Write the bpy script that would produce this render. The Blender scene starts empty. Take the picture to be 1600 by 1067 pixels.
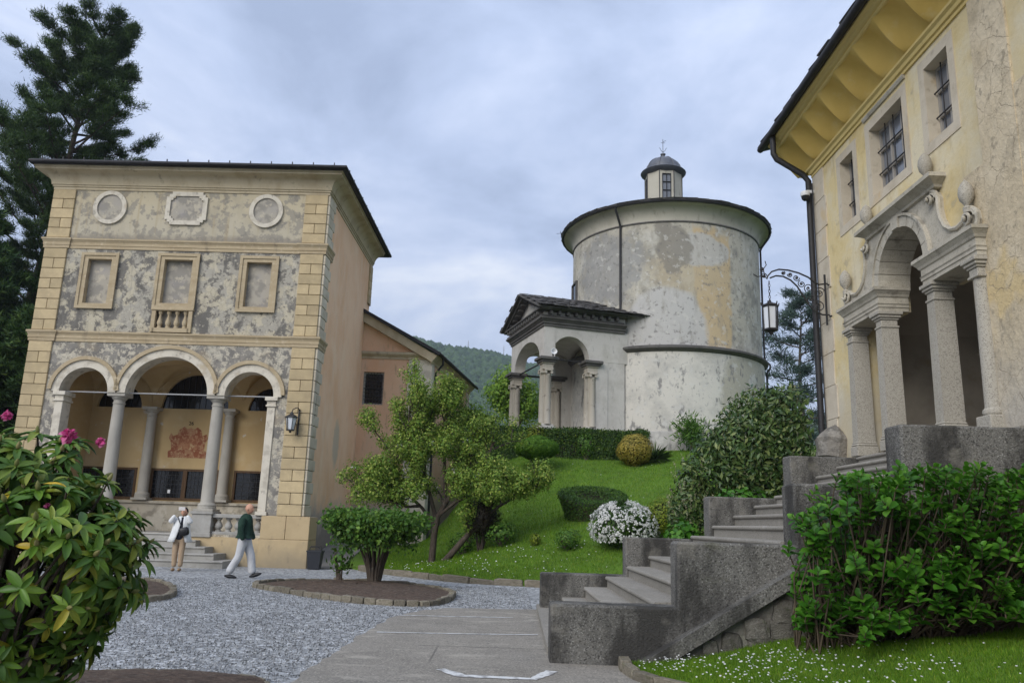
import bpy, bmesh, math, random
import numpy as np
from mathutils import Matrix, Vector, Euler
from mathutils.geometry import tessellate_polygon
R = math.radians
random.seed(7)
sc = bpy.context.scene
col = sc.collection
# ---------------------------------------------------------------- camera
cam = bpy.data.cameras.new('camera')
cam.sensor_width = 36; cam.sensor_fit = 'HORIZONTAL'; cam.lens = 1261 / 1600 * 36
sc.cycles.max_bounces = 6; sc.cycles.diffuse_bounces = 3; sc.cycles.glossy_bounces = 2; sc.cycles.transmission_bounces = 2; sc.cycles.transparent_max_bounces = 4
cam.clip_start = .05; cam.clip_end = 6000
camo = bpy.data.objects.new('camera', cam); col.objects.link(camo)
_p, _r = R(12.73), R(1.79)
_f = Vector((0, math.cos(_p), math.sin(_p))); _u = Vector((0, -math.sin(_p), math.cos(_p))); _x = Vector((1, 0, 0))
_x2 = math.cos(_r) * _x + math.sin(_r) * _u; _u2 = -math.sin(_r) * _x + math.cos(_r) * _u
camo.matrix_world = Matrix(((_x2.x, _u2.x, -_f.x, 0), (_x2.y, _u2.y, -_f.y, 0), (_x2.z, _u2.z, -_f.z, 1.42), (0, 0, 0, 1)))
sc.camera = camo
# ---------------------------------------------------------------- sky (overcast) and sun
SUN_EL, SUN_AZ = 33, 214          # azimuth clockwise from +Y
w = bpy.data.worlds.new('World'); sc.world = w; w.use_nodes = True
nt = w.node_tree; nt.nodes.clear()
def wn(t, **k):
    n = nt.nodes.new(t)
    for a, b in k.items(): setattr(n, a, b)
    return n
L_ = nt.links.new
out = wn('ShaderNodeOutputWorld'); mixs = wn('ShaderNodeMixShader'); mixs.inputs[0].default_value = .9
sky = wn('ShaderNodeTexSky', sky_type='NISHITA', sun_disc=False, sun_elevation=R(SUN_EL), sun_rotation=R(SUN_AZ))
b1 = wn('ShaderNodeBackground'); b1.inputs[1].default_value = .1; L_(sky.outputs[0], b1.inputs[0])
tc = wn('ShaderNodeTexCoord'); sp = wn('ShaderNodeSeparateXYZ'); L_(tc.outputs['Generated'], sp.inputs[0])
ab = wn('ShaderNodeMath', operation='ABSOLUTE'); L_(sp.outputs[2], ab.inputs[0])
ad = wn('ShaderNodeMath', operation='ADD'); ad.inputs[1].default_value = .22; L_(ab.outputs[0], ad.inputs[0])
dx = wn('ShaderNodeMath', operation='DIVIDE'); L_(sp.outputs[0], dx.inputs[0]); L_(ad.outputs[0], dx.inputs[1])
dy = wn('ShaderNodeMath', operation='DIVIDE'); L_(sp.outputs[1], dy.inputs[0]); L_(ad.outputs[0], dy.inputs[1])
cb = wn('ShaderNodeCombineXYZ'); L_(dx.outputs[0], cb.inputs[0]); L_(dy.outputs[0], cb.inputs[1]); cb.inputs[2].default_value = 3.7
n1 = wn('ShaderNodeTexNoise'); n1.inputs['Scale'].default_value = 1.7; n1.inputs['Detail'].default_value = 8; n1.inputs['Roughness'].default_value = .58; n1.inputs['Distortion'].default_value = .35
L_(cb.outputs[0], n1.inputs['Vector'])
cr = wn('ShaderNodeValToRGB'); L_(n1.outputs[0], cr.inputs[0])
e = cr.color_ramp.elements
e[0].position = .33; e[0].color = (.33, .40, .56, 1)
e[1].position = .72; e[1].color = (.86, .90, .98, 1)
m_ = e.new(.47); m_.color = (.46, .545, .74, 1)
m_ = e.new(.56); m_.color = (.57, .65, .84, 1)
b2 = wn('ShaderNodeBackground'); L_(cr.outputs[0], b2.inputs[0])
gr_z = wn('ShaderNodeMath', operation='MULTIPLY_ADD'); L_(ab.outputs[0], gr_z.inputs[0]); gr_z.inputs[1].default_value = .53; gr_z.inputs[2].default_value = .50   # overcast: brighter towards the zenith
L_(gr_z.outputs[0], b2.inputs[1])
L_(b1.outputs[0], mixs.inputs[1]); L_(b2.outputs[0], mixs.inputs[2]); L_(mixs.outputs[0], out.inputs[0])
sun = bpy.data.lights.new('sun', 'SUN'); sun.energy = 1.5; sun.angle = R(40); sun.color = (1, .97, .92)
suno = bpy.data.objects.new('sun', sun); col.objects.link(suno)
_sd = Vector((math.sin(R(SUN_AZ)) * math.cos(R(SUN_EL)), math.cos(R(SUN_AZ)) * math.cos(R(SUN_EL)), math.sin(R(SUN_EL))))
suno.rotation_euler = _sd.to_track_quat('Z', 'Y').to_euler(); suno.location = (-10, -5, 40)
sc.view_settings.view_transform = 'Standard'; sc.view_settings.look = 'None'
sc.view_settings.exposure = .8; sc.view_settings.gamma = 1; sc.view_settings.use_curve_mapping = False
sc.render.resolution_x = 1024; sc.render.resolution_y = 682
# ---------------------------------------------------------------- materials
class NT:
    def __init__(s, m): s.nt = m.node_tree; s.n = s.nt.nodes; s.l = s.nt.links.new
    def new(s, t, ins=None, **k):
        n = s.n.new(t)
        for a, b in k.items(): setattr(n, a, b)
        for a, b in (ins or {}).items():
            if hasattr(b, 'node'): s.l(b, n.inputs[a])
            else: n.inputs[a].default_value = b
        return n
    def math(s, op, a, b=0.0, clamp=False):
        return s.new('ShaderNodeMath', {0: a, 1: b}, operation=op, use_clamp=clamp).outputs[0]
    def rng(s, v, lo, hi, a=0., b=1.):
        return s.new('ShaderNodeMapRange', {0: v, 1: lo, 2: hi, 3: a, 4: b}).outputs[0]
    def mix(s, f, a, b, bt='MIX'):
        n = s.new('ShaderNodeMix', data_type='RGBA', blend_type=bt, clamp_factor=True)
        for i, v in ((0, f), (6, a), (7, b)):
            if hasattr(v, 'node'): s.l(v, n.inputs[i])
            else: n.inputs[i].default_value = (*v, 1) if isinstance(v, tuple) and len(v) == 3 else v
        return n.outputs[2]
    def noise(s, vec, scale, detail=5, rough=.55, dist=0., st=(1, 1, 1)):
        if st != (1, 1, 1): vec = s.new('ShaderNodeMapping', {0: vec, 3: st}).outputs[0]
        return s.new('ShaderNodeTexNoise', {'Vector': vec, 'Scale': scale, 'Detail': detail, 'Roughness': rough, 'Distortion': dist}).outputs[0]
MATS = {}
WARM = ('portico_c', 'white_stucco', 'granite', 'pale_stone', 'grey_column', 'facade', 'quoin_white', 'dado', 'asphalt', 'cream', 'porch', 'cracked', 'pale_quoin', 'kerb', 'niche')
def mat(name, base, layers=(), rough=.85, bump=(), var=0., spec=.25, metal=0., rnd=False, seed=0.):
    if name.startswith(WARM):      # stone and old render here are all warm in tone
        wm_ = lambda c: (c[0] * 1.06, c[1], c[2] * .88); base = wm_(base); layers = [(l[0], wm_(l[1]), *l[2:]) for l in layers]
    m = bpy.data.materials.new(name); m.use_nodes = True; m.node_tree.nodes.clear(); t = NT(m)
    o = t.new('ShaderNodeOutputMaterial'); bs = t.new('ShaderNodeBsdfPrincipled', {'Roughness': rough, 'Specular IOR Level': spec, 'Metallic': metal})
    t.l(bs.outputs[0], o.inputs[0])
    co = t.new('ShaderNodeTexCoord').outputs['Object']; co0 = co
    oi = None
    if rnd or var: oi = t.new('ShaderNodeObjectInfo').outputs['Random']
    if rnd:
        k = t.math('MULTIPLY', oi, 37.); c3 = t.new('ShaderNodeCombineXYZ', {0: k, 1: k, 2: k}).outputs[0]
        co = t.new('ShaderNodeVectorMath', {0: co, 1: c3}, operation='ADD').outputs[0]
    if seed: co = t.new('ShaderNodeVectorMath', {0: co, 1: (seed, seed * .7, seed * 1.3)}, operation='ADD').outputs[0]
    c = t.new('ShaderNodeRGB'); c.outputs[0].default_value = (*base, 1); c = c.outputs[0]
    sep = None
    for la in layers:
        ty, cc = la[0], la[1]
        if ty == 'n':      # color, scale, lo, hi, fac, stretch, detail
            _, cc, s, lo, hi, f = la[:6]; st = la[6] if len(la) > 6 else (1, 1, 1); d = la[7] if len(la) > 7 else 4
            k = t.math('MULTIPLY', t.rng(t.noise(co, s, d, .6, 0., st), lo, hi), f)
        elif ty == 'v':
            _, cc, s, lo, hi, f = la[:6]
            v = t.new('ShaderNodeTexVoronoi', {'Vector': co, 'Scale': s}); sv = t.new('ShaderNodeSeparateColor', {0: v.outputs['Color']})
            k = t.math('MULTIPLY', t.rng(sv.outputs[0], lo, hi), f)
        elif ty == 'c':    # cracks: color, scale, width, fac
            _, cc, s, wd, f = la[:5]
            nz = t.new('ShaderNodeTexNoise', {'Vector': co, 'Scale': s * 1.7, 'Detail': 4}).outputs['Color']
            vv = t.new('ShaderNodeVectorMath', {0: co, 1: t.new('ShaderNodeVectorMath', {0: nz, 3: .5 / s}, operation='SCALE').outputs[0]}, operation='ADD').outputs[0]
            v = t.new('ShaderNodeTexVoronoi', {'Vector': vv, 'Scale': s}, feature='DISTANCE_TO_EDGE').outputs[0]
            g = t.rng(t.noise(co, s * .5, 3), .42, .55)
            k = t.math('MULTIPLY', t.math('MULTIPLY', t.rng(v, wd, wd * .3), f), g)
        elif ty == 'z':    # color, zfull, zzero, fac, noise amp, noise scale
            _, cc, z0, z1, f, na, ns = la[:7]
            if sep is None: sep = t.new('ShaderNodeSeparateXYZ', {0: co0})
            zz = t.math('ADD', sep.outputs[2], t.math('MULTIPLY', t.math('SUBTRACT', t.noise(co, ns, 4), .5), na))
            k = t.math('MULTIPLY', t.rng(zz, z0, z1, 1., 0.), f)
        elif ty == 'spot': # color, centre, radii, fac, noise amp, noise scale, softness
            _, cc, ce, ra, f, na, ns = la[:7]; so = la[7] if len(la) > 7 else .15
            d = t.new('ShaderNodeVectorMath', {0: co0, 1: ce}, operation='SUBTRACT').outputs[0]
            d = t.new('ShaderNodeVectorMath', {0: d, 1: ra}, operation='DIVIDE').outputs[0]
            ln = t.new('ShaderNodeVectorMath', {0: d}, operation='LENGTH').outputs['Value']
            ln = t.math('ADD', ln, t.math('MULTIPLY', t.math('SUBTRACT', t.noise(co, ns, 5), .5), na))
            k = t.math('MULTIPLY', t.rng(ln, 1. - so, 1. + so, 1., 0.), f)
        elif ty == 'box':  # color, centre, half sizes, fac, noise amp, noise scale, softness
            _, cc, ce, ra, f, na, ns = la[:7]; so = la[7] if len(la) > 7 else .08
            d = t.new('ShaderNodeVectorMath', {0: co0, 1: ce}, operation='SUBTRACT').outputs[0]
            d = t.new('ShaderNodeVectorMath', {0: d, 1: ra}, operation='DIVIDE').outputs[0]
            d = t.new('ShaderNodeVectorMath', {0: d}, operation='ABSOLUTE').outputs[0]
            s3 = t.new('ShaderNodeSeparateXYZ', {0: d}).outputs
            ln = t.math('MAXIMUM', t.math('MAXIMUM', s3[0], s3[1]), s3[2])
            ln = t.math('ADD', ln, t.math('MULTIPLY', t.math('SUBTRACT', t.noise(co, ns, 5), .5), na))
            k = t.math('MULTIPLY', t.rng(ln, 1. - so, 1. + so, 1., 0.), f)
        c = t.mix(k, c, cc)
    if var:
        v = t.rng(oi, 0., 1., 1. - var, 1. + var); vc = t.new('ShaderNodeCombineColor', {0: v, 1: v, 2: v}).outputs[0]
        c = t.mix(1., c, vc, 'MULTIPLY')
    t.l(c, bs.inputs['Base Color'])
    nb = None
    for bp in bump:
        s, st, d = bp[:3]; kind = bp[3] if len(bp) > 3 else 'n'
        if kind == 'v': h = t.new('ShaderNodeTexVoronoi', {'Vector': co, 'Scale': s}).outputs['Distance']
        elif kind == 'col': h = t.new('ShaderNodeRGBToBW', {0: c}).outputs[0]
        else: h = t.noise(co, s, 3, .6)
        ins = {'Strength': st, 'Distance': d, 'Height': h}
        if nb is not None: ins['Normal'] = nb
        nb = t.new('ShaderNodeBump', ins).outputs[0]
    if nb is not None: t.l(nb, bs.inputs['Normal'])
    MATS[name] = m
    return m
def leafmat(name, cols, rough=.5, trans=.25, spec=.35):
    m = bpy.data.materials.new(name); m.use_nodes = True; m.node_tree.nodes.clear(); t = NT(m)
    o = t.new('ShaderNodeOutputMaterial')
    g = t.new('ShaderNodeNewGeometry').outputs['Random Per Island']; ob = t.new('ShaderNodeObjectInfo').outputs['Random']
    r = t.math('FRACT', t.math('ADD', g, t.math('MULTIPLY', ob, 7.31)))
    ra = t.new('ShaderNodeValToRGB', {0: r}); el = ra.color_ramp.elements
    el[0].position = cols[0][0]; el[0].color = (*cols[0][1], 1); el[1].position = cols[-1][0]; el[1].color = (*cols[-1][1], 1)
    for p_, c_ in cols[1:-1]: q = el.new(p_); q.color = (*c_, 1)
    co = t.new('ShaderNodeTexCoord').outputs['Object']
    c = t.mix(t.rng(t.noise(co, 2.2, 3), .35, .65, 0., .35), ra.outputs[0], tuple(.55 * v for v in cols[0][1]))
    bs = t.new('ShaderNodeBsdfPrincipled', {'Base Color': c, 'Roughness': rough, 'Specular IOR Level': spec * .6})
    tr = t.new('ShaderNodeBsdfTranslucent', {0: c}); mx = t.new('ShaderNodeMixShader', {0: trans, 1: bs.outputs[0], 2: tr.outputs[0]})
    t.l(mx.outputs[0], o.inputs[0]); MATS[name] = m
    return m
def glassmat(name, tint=(.03, .035, .04), rough=.08):
    m = bpy.data.materials.new(name); m.use_nodes = True; t = NT(m); b = m.node_tree.nodes['Principled BSDF']
    b.inputs['Base Color'].default_value = (*tint, 1); b.inputs['Roughness'].default_value = rough; b.inputs['Specular IOR Level'].default_value = .5
    co = t.new('ShaderNodeTexCoord').outputs['Object']
    t.l(t.new('ShaderNodeBump', {'Strength': .25, 'Distance': .02, 'Height': t.noise(co, 5., 2)}).outputs[0], b.inputs['Normal'])
    MATS[name] = m; return m
# ---------------------------------------------------------------- mesh helpers
class MB:
    def __init__(s): s.v = []; s.f = []
    def add(s, vs, fs):
        o = len(s.v); s.v += [tuple(p) for p in vs]; s.f += [tuple(i + o for i in f) for f in fs]; return s
    def box(s, x0, x1, y0, y1, z0, z1, c=0.):
        if c <= 0:
            vs = [(x, y, z) for z in (z0, z1) for y in (y0, y1) for x in (x0, x1)]
            return s.add(vs, [(0, 2, 3, 1), (4, 5, 7, 6), (0, 1, 5, 4), (2, 6, 7, 3), (0, 4, 6, 2), (1, 3, 7, 5)])
        X, Y, Z = (x0, x1), (y0, y1), (z0, z1); c = min(c, (x1 - x0) * .45, (y1 - y0) * .45, (z1 - z0) * .45)
        vs = []; idx = {}
        for i in (0, 1):
            for j in (0, 1):
                for k in (0, 1):
                    sx, sy, sz = (1 if i == 0 else -1), (1 if j == 0 else -1), (1 if k == 0 else -1)
                    for a in range(3):
                        idx[i, j, k, a] = len(vs)
                        vs.append((X[i] + (0 if a == 0 else sx * c), Y[j] + (0 if a == 1 else sy * c), Z[k] + (0 if a == 2 else sz * c)))
        I = lambda i, j, k, a: idx[i, j, k, a]
        fs = []
        for i in (0, 1):
            fs.append((I(i, 0, 0, 0), I(i, 1, 0, 0), I(i, 1, 1, 0), I(i, 0, 1, 0)))
            fs.append((I(0, i, 0, 1), I(1, i, 0, 1), I(1, i, 1, 1), I(0, i, 1, 1)))
            fs.append((I(0, 0, i, 2), I(1, 0, i, 2), I(1, 1, i, 2), I(0, 1, i, 2)))
            for j in (0, 1):
                fs.append((I(i, j, 0, 0), I(i, j, 1, 0), I(i, j, 1, 1), I(i, j, 0, 1)))
                fs.append((I(i, 0, j, 0), I(i, 1, j, 0), I(i, 1, j, 2), I(i, 0, j, 2)))
                fs.append((I(0, i, j, 1), I(1, i, j, 1), I(1, i, j, 2), I(0, i, j, 2)))
                for k in (0, 1): fs.append((I(i, j, k, 0), I(i, j, k, 1), I(i, j, k, 2)))
        return s.add(vs, fs)
    def prism(s, loops, d0, d1, mp):
        """flat shape (outer loop + holes, 2-D) given thickness between d0 and d1; mp(a,b,d)->xyz"""
        loops = [[tuple(p) for p in lp] for lp in loops]; flat = [p for lp in loops for p in lp]; n = len(flat)
        tris = tessellate_polygon([[Vector((p[0], p[1], 0)) for p in lp] for lp in loops])
        vs = [mp(a, b, d0) for a, b in flat] + [mp(a, b, d1) for a, b in flat]
        fs = [tuple(t) for t in tris] + [tuple(i + n for i in t) for t in tris]
        o = 0
        for lp in loops:
            k = len(lp)
            for i in range(k):
                j = (i + 1) % k; fs.append((o + i, o + j, o + j + n, o + i + n))
            o += k
        return s.add(vs, fs)
    def lathe(s, prof, cx=0, cy=0, seg=16, a0=0., a1=2 * math.pi):
        full = abs(a1 - a0 - 2 * math.pi) < 1e-6; m = seg if full else seg + 1; vs = []
        for r, z in prof:
            for i in range(m):
                a = a0 + (a1 - a0) * i / seg; vs.append((cx + r * math.cos(a), cy + r * math.sin(a), z))
        fs = []
        for k in range(len(prof) - 1):
            for i in range(seg if full else seg):
                j = (i + 1) % m; fs.append((k * m + i, k * m + j, (k + 1) * m + j, (k + 1) * m + i))
        if full:
            fs.append(tuple(range(m))); fs.append(tuple((len(prof) - 1) * m + i for i in range(m)))
        return s.add(vs, fs)
    def tube(s, pts, r, seg=6, cap=True):
        pts = [Vector(p) for p in pts]; n = len(pts); rs = r if isinstance(r, (list, tuple)) else [r] * n
        vs = []; ref = None
        for i, p in enumerate(pts):
            d = (pts[min(i + 1, n - 1)] - pts[max(i - 1, 0)])
            d = d.normalized() if d.length > 1e-9 else Vector((0, 0, 1))
            if ref is None: ref = Vector((1, 0, 0)) if abs(d.x) < .8 else Vector((0, 1, 0))
            a = (ref - d * ref.dot(d)).normalized(); b = d.cross(a); ref = a
            for k in range(seg):
                t = 2 * math.pi * k / seg; vs.append(p + (a * math.cos(t) + b * math.sin(t)) * rs[i])
        fs = [(i * seg + k, i * seg + (k + 1) % seg, (i + 1) * seg + (k + 1) % seg, (i + 1) * seg + k) for i in range(n - 1) for k in range(seg)]
        if cap: fs += [tuple(range(seg)), tuple((n - 1) * seg + k for k in range(seg))]
        return s.add(vs, fs)
    def sweep(s, path, prof, closed=False):
        """moulding: profile (outward, z) along a plan path; outward = right of travel"""
        n = len(path); P = [Vector((p[0], p[1])) for p in path]; vs = []
        for i in range(n):
            def nrm(a, b): d = (b - a).normalized(); return Vector((d.y, -d.x))
            if closed: n0, n1 = nrm(P[i - 1], P[i]), nrm(P[i], P[(i + 1) % n])
            else: n0 = nrm(P[max(i - 1, 0)], P[max(i, 1)]); n1 = nrm(P[min(i, n - 2)], P[min(i + 1, n - 1)])
            mm = (n0 + n1); mm = mm / max(.3, (1 + n0.dot(n1)))
            for o_, z in prof: vs.append((P[i].x + mm.x * o_, P[i].y + mm.y * o_, z))
        k = len(prof); fs = []
        for i in range(n if closed else n - 1):
            j = (i + 1) % n
            for q in range(k - 1): fs.append((i * k + q, j * k + q, j * k + q + 1, i * k + q + 1))
        if not closed: fs += [tuple(range(k)), tuple((n - 1) * k + q for q in range(k))]
        return s.add(vs, fs)
    def grid(s, nx, ny, fn):
        vs = [fn(i / nx, j / ny) for j in range(ny + 1) for i in range(nx + 1)]
        return s.add(vs, [(j * (nx + 1) + i, j * (nx + 1) + i + 1, (j + 1) * (nx + 1) + i + 1, (j + 1) * (nx + 1) + i) for j in range(ny) for i in range(nx)])
    def ball(s, c, r, nu=12, nv=8, fn=None):
        prof = []
        vs = []
        for j in range(nv + 1):
            th = math.pi * j / nv
            for i in range(nu):
                ph = 2 * math.pi * i / nu; d = Vector((math.sin(th) * math.cos(ph), math.sin(th) * math.sin(ph), math.cos(th)))
                k = fn(d) if fn else 1.
                vs.append((c[0] + d.x * r[0] * k, c[1] + d.y * r[1] * k, c[2] + d.z * r[2] * k))
        return s.add(vs, [(j * nu + i, j * nu + (i + 1) % nu, (j + 1) * nu + (i + 1) % nu, (j + 1) * nu + i) for j in range(nv) for i in range(nu)])
    def mesh(s, name, m=None, smooth=0, off=(0, 0, 0)):
        me = bpy.data.meshes.new(name)
        vs = s.v if off == (0, 0, 0) else [(a - off[0], b - off[1], c - off[2]) for a, b, c in s.v]
        me.from_pydata(vs, [], s.f)
        bm = bmesh.new(); bm.from_mesh(me); bmesh.ops.remove_doubles(bm, verts=bm.verts, dist=1e-5); bmesh.ops.recalc_face_normals(bm, faces=bm.faces); bm.to_mesh(me); bm.free()
        if smooth:
            me.polygons.foreach_set('use_smooth', [True] * len(me.polygons))
            me.set_sharp_from_angle(angle=R(smooth))
        if m: me.materials.append(MATS[m])
        return me
ORG = {}
def thing(name, label, cat, loc=(0, 0, 0), rz=0., group=None):
    o = bpy.data.objects.new(name, None); col.objects.link(o); o.location = loc; o.rotation_euler = (0, 0, rz); o.empty_display_size = .3
    tag(o, label, cat, group); ORG[o.name] = tuple(loc); return o
def tag(o, label=None, cat=None, group=None, kind=None):
    if label: o['label'] = label
    if cat: o['category'] = cat
    if group: o['group'] = group
    if kind: o['kind'] = kind
    return o
def part(name, mb, m, parent=None, smooth=0, world=False, kind=None, label=None):
    """one mesh object; world=True: coordinates are world ones, turned into the root's frame (unrotated roots)"""
    off = (0, 0, 0)
    if world and parent is not None:
        p = parent
        while p.parent: p = p.parent
        off = ORG[p.name]
    o = bpy.data.objects.new(name, mb.mesh(name, m, smooth, off)); col.objects.link(o); o.parent = parent
    if kind: o['kind'] = kind
    if label: o['label'] = label
    return o
def piece(name, me, parent, loc=(0, 0, 0), rot=(0, 0, 0), scale=(1, 1, 1), world=False):
    o = bpy.data.objects.new(name, me); col.objects.link(o); o.parent = parent
    if world and parent is not None:
        p = parent
        while p.parent: p = p.parent
        loc = tuple(a - b for a, b in zip(loc, ORG[p.name]))
    o.location = loc; o.rotation_euler = rot; o.scale = scale; return o
def copy_tree(o, parent=None):
    c = o.copy(); col.objects.link(c); c.parent = parent
    for ch in list(o.children): copy_tree(ch, c)
    if o.name in ORG: ORG[c.name] = ORG[o.name]
    return c
def npmesh(name, V, F, m=None):
    me = bpy.data.meshes.new(name); F = np.asarray(F, dtype=np.int32); k = F.shape[1]
    me.vertices.add(len(V)); me.vertices.foreach_set('co', np.asarray(V, dtype=np.float32).ravel())
    me.loops.add(F.size); me.loops.foreach_set('vertex_index', F.ravel())
    me.polygons.add(len(F)); me.polygons.foreach_set('loop_start', np.arange(len(F), dtype=np.int32) * k)
    me.update(calc_edges=True)
    if m: me.materials.append(MATS[m])
    return me
def scatter(tv, tf, P, X, Y, Z):
    tv = np.asarray(tv, float); n = len(P)
    V = P[:, None, :] + tv[None, :, 0:1] * X[:, None, :] + tv[None, :, 1:2] * Y[:, None, :] + tv[None, :, 2:3] * Z[:, None, :]
    F = (np.asarray(tf)[None] + (np.arange(n) * len(tv))[:, None, None]).reshape(-1, len(tf[0]))
    return V.reshape(-1, 3), F
def obj_np(name, V, F, m, parent=None, off=(0, 0, 0), kind=None):
    o = bpy.data.objects.new(name, npmesh(name, np.asarray(V) - np.array(off), F, m)); col.objects.link(o); o.parent = parent
    if kind: o['kind'] = kind
    return o
def unit(a): return a / np.maximum(1e-9, np.linalg.norm(a, axis=-1, keepdims=True))
def leaf_axes(rs, N, D, L, W, tilt=.6, droop=.2):
    """leaf frames: normals around D, jittered; returns axes scaled to leaf size"""
    n = unit(D + rs.normal(0, tilt, (N, 3)))
    t = rs.normal(0, 1, (N, 3)); t[:, 2] -= droop; t = unit(t - n * (t * n).sum(1, keepdims=True))
    b = np.cross(t, n); s = rs.uniform(.7, 1.25, (N, 1))
    return b * W * s, t * L * s, n * L * s
LEAF2 = ([(0, 0, 0), (-.5, .45, .06), (0, 1, -.05), (.5, .45, .06)], [(0, 1, 2), (0, 2, 3)])
LEAF4 = ([(0, 0, 0), (-.42, .3, .05), (-.38, .66, .03), (0, 1, -.1), (.38, .66, .03), (.42, .3, .05), (0, .5, -.02)], [(0, 6, 1), (1, 6, 2), (2, 6, 3), (3, 6, 4), (4, 6, 5), (5, 6, 0)])
NEEDLE = ([(-.5, 0, 0), (.5, 0, 0), (0, 1, -.08)], [(0, 1, 2)])
def arc(cx, cz, rx, rz, a0, a1, n): return [(cx + rx * math.cos(R(a0 + (a1 - a0) * i / n)), cz + rz * math.sin(R(a0 + (a1 - a0) * i / n))) for i in range(n + 1)]
def rect(a0, a1, b0, b1): return [(a0, b0), (a1, b0), (a1, b1), (a0, b1)]
# ---------------------------------------------------------------- surfaces of this place
mat('gravel', (.335, .34, .337), [('v', (.08, .084, .088), 22, .5, 1, .9), ('v', (.60, .61, .62), 15, .70, 1, .85), ('n', (.20, .20, .20), .55, .5, .75, .4)], .9, [(26, .9, .03, 'v'), (60, .4, .01)])
mat('asphalt', (.23, .222, .214), [('n', (.16, .155, .15), 1.1, .45, .7, .7), ('v', (.42, .41, .39), 75, .7, 1, .7), ('v', (.10, .098, .095), 60, .75, 1, .7), ('n', (.40, .39, .37), 2.6, .56, .66, .5, (.6, 1.3, 1), 7), ('n', (.17, .165, .16), 3.1, .57, .66, .5, (.6, 1.3, 1), 7), ('box', (.06, .058, .055), (-.1, 9.95, 0), (.95, .012, 2), .85, 1.3, 2., .3), ('box', (.07, .068, .065), (-.75, 9.4, 0), (.012, .55, 2), .6, 1.6, 2., .3), ('box', (.06, .058, .055), (.1, 12.1, 0), (1.5, .012, 2), .5, 1.6, 2., .3)], .92, [(90, .5, .008)])
mat('road_paint', (.62, .62, .60), [('n', (.25, .24, .23), 9, .48, .6, .85)], .8)
mat('soil', (.105, .072, .052), [('n', (.035, .026, .02), 9, .4, .7, .8), ('v', (.16, .13, .10), 30, .8, 1, .7)], .95, [(14, .9, .05), (50, .6, .015)])
mat('kerb_stone', (.19, .175, .15), [('n', (.09, .085, .07), 6, .42, .65, .7), ('n', (.30, .28, .24), 22, .58, .72, .5), ('n', (.10, .11, .05), 3, .55, .7, .5)], .9, [(25, .5, .02)], var=.25, rnd=True)
mat('turf', (.095, .18, .016), [('n', (.055, .105, .012), 1.3, .4, .66, .7), ('n', (.11, .16, .03), 5, .52, .7, .5), ('n', (.10, .085, .04), .8, .62, .76, .4)], .95, [(40, .6, .03)])
mat('terrain', (.045, .075, .022), [('n', (.08, .09, .04), .05, .4, .65, .6)], .95)
mat('concrete_path', (.24, .225, .20), [('n', (.13, .12, .105), 1.6, .42, .68, .7), ('n', (.07, .08, .04), 3, .6, .72, .5)], .92, [(40, .4, .01)])
# left building
mat('quoin_ochre', (.49, .385, .225), [('n', (.37, .29, .175), 2.2, .42, .66, .75), ('n', (.58, .46, .27), 9, .55, .72, .5), ('n', (.24, .19, .12), 1.3, .66, .78, .5, (2.5, 2.5, .5))], .9, [(30, .25, .01)], var=.13, rnd=True)
mat('quoin_white', (.55, .52, .46), [('n', (.38, .33, .26), 2.5, .42, .66, .6), ('n', (.26, .22, .18), 7, .6, .72, .5)], .9, [(30, .3, .01)], var=.1, rnd=True)
mat('ochre_trim', (.43, .345, .22), [('n', (.34, .26, .155), 2.4, .42, .66, .7, (.4, .4, 2.2)), ('n', (.13, .11, .09), 2.2, .6, .74, .65, (1.2, 1.2, .35)), ('n', (.56, .47, .33), 8, .55, .7, .5)], .9, [(24, .3, .012)])
mat('facade_low', (.25, .245, .24), [('n', (.15, .148, .15), 1.7, .44, .58, .85, (1, 1, 1), 8), ('n', (.44, .425, .385), 3.6, .50, .545, .9, (1, 1, 1), 9), ('n', (.53, .50, .44), 7.5, .54, .58, .7, (1, 1, 1), 7), ('n', (.17, .165, .165), 11, .57, .62, .7, (1, 1, 1), 5), ('n', (.40, .33, .22), 1.0, .56, .7, .4), ('c', (.13, .125, .12), 7, .03, .5)], .92, [(0, .7, .03, 'col'), (30, .3, .01)])
mat('facade_mid', (.165, .162, .16), [('n', (.115, .113, .113), 2.6, .45, .6, .7, (1, 1, .6), 6), ('n', (.37, .36, .335), 1.15, .485, .53, .92, (1.15, 1, .8), 9), ('n', (.47, .44, .365), 2.3, .515, .56, .85, (1, 1, 1), 9), ('n', (.125, .123, .122), 5.2, .555, .60, .8, (1, 1, 1), 7), ('n', (.50, .48, .43), 9, .59, .63, .6, (1, 1, 1), 5), ('n', (.27, .26, .245), 3.0, .54, .68, .5, (3, 3, .3)), ('c', (.14, .135, .13), 5, .03, .55)], .92, [(0, .8, .03, 'col'), (30, .3, .01)], seed=4.4)
mat('facade_top', (.46, .42, .33), [('z', (.43, .41, .36), 10.2, 11.1, .7, 1.2, 2.), ('n', (.36, .335, .28), 1.3, .46, .62, .7, (1, 1, .7), 7), ('n', (.25, .243, .23), 4.2, .515, .56, .75, (1, 1, 1), 9), ('n', (.20, .195, .188), 2.0, .565, .62, .7, (1, 1, 1), 9), ('z', (.20, .19, .18), 9.86, 10.02, .7, .35, 5.), ('n', (.33, .27, .18), 1.4, .56, .7, .5, (4, 4, .3))], .92, [(0, .6, .02, 'col'), (30, .3, .01)], seed=1.7)
mat('niche_grey', (.36, .345, .32), [('n', (.23, .225, .22), 2.2, .48, .56, .8), ('n', (.30, .30, .345), 1.2, .5, .7, .6), ('n', (.47, .44, .38), 4.5, .58, .62, .7)], .92, [(0, .6, .02, 'col')], rnd=True)
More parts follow.
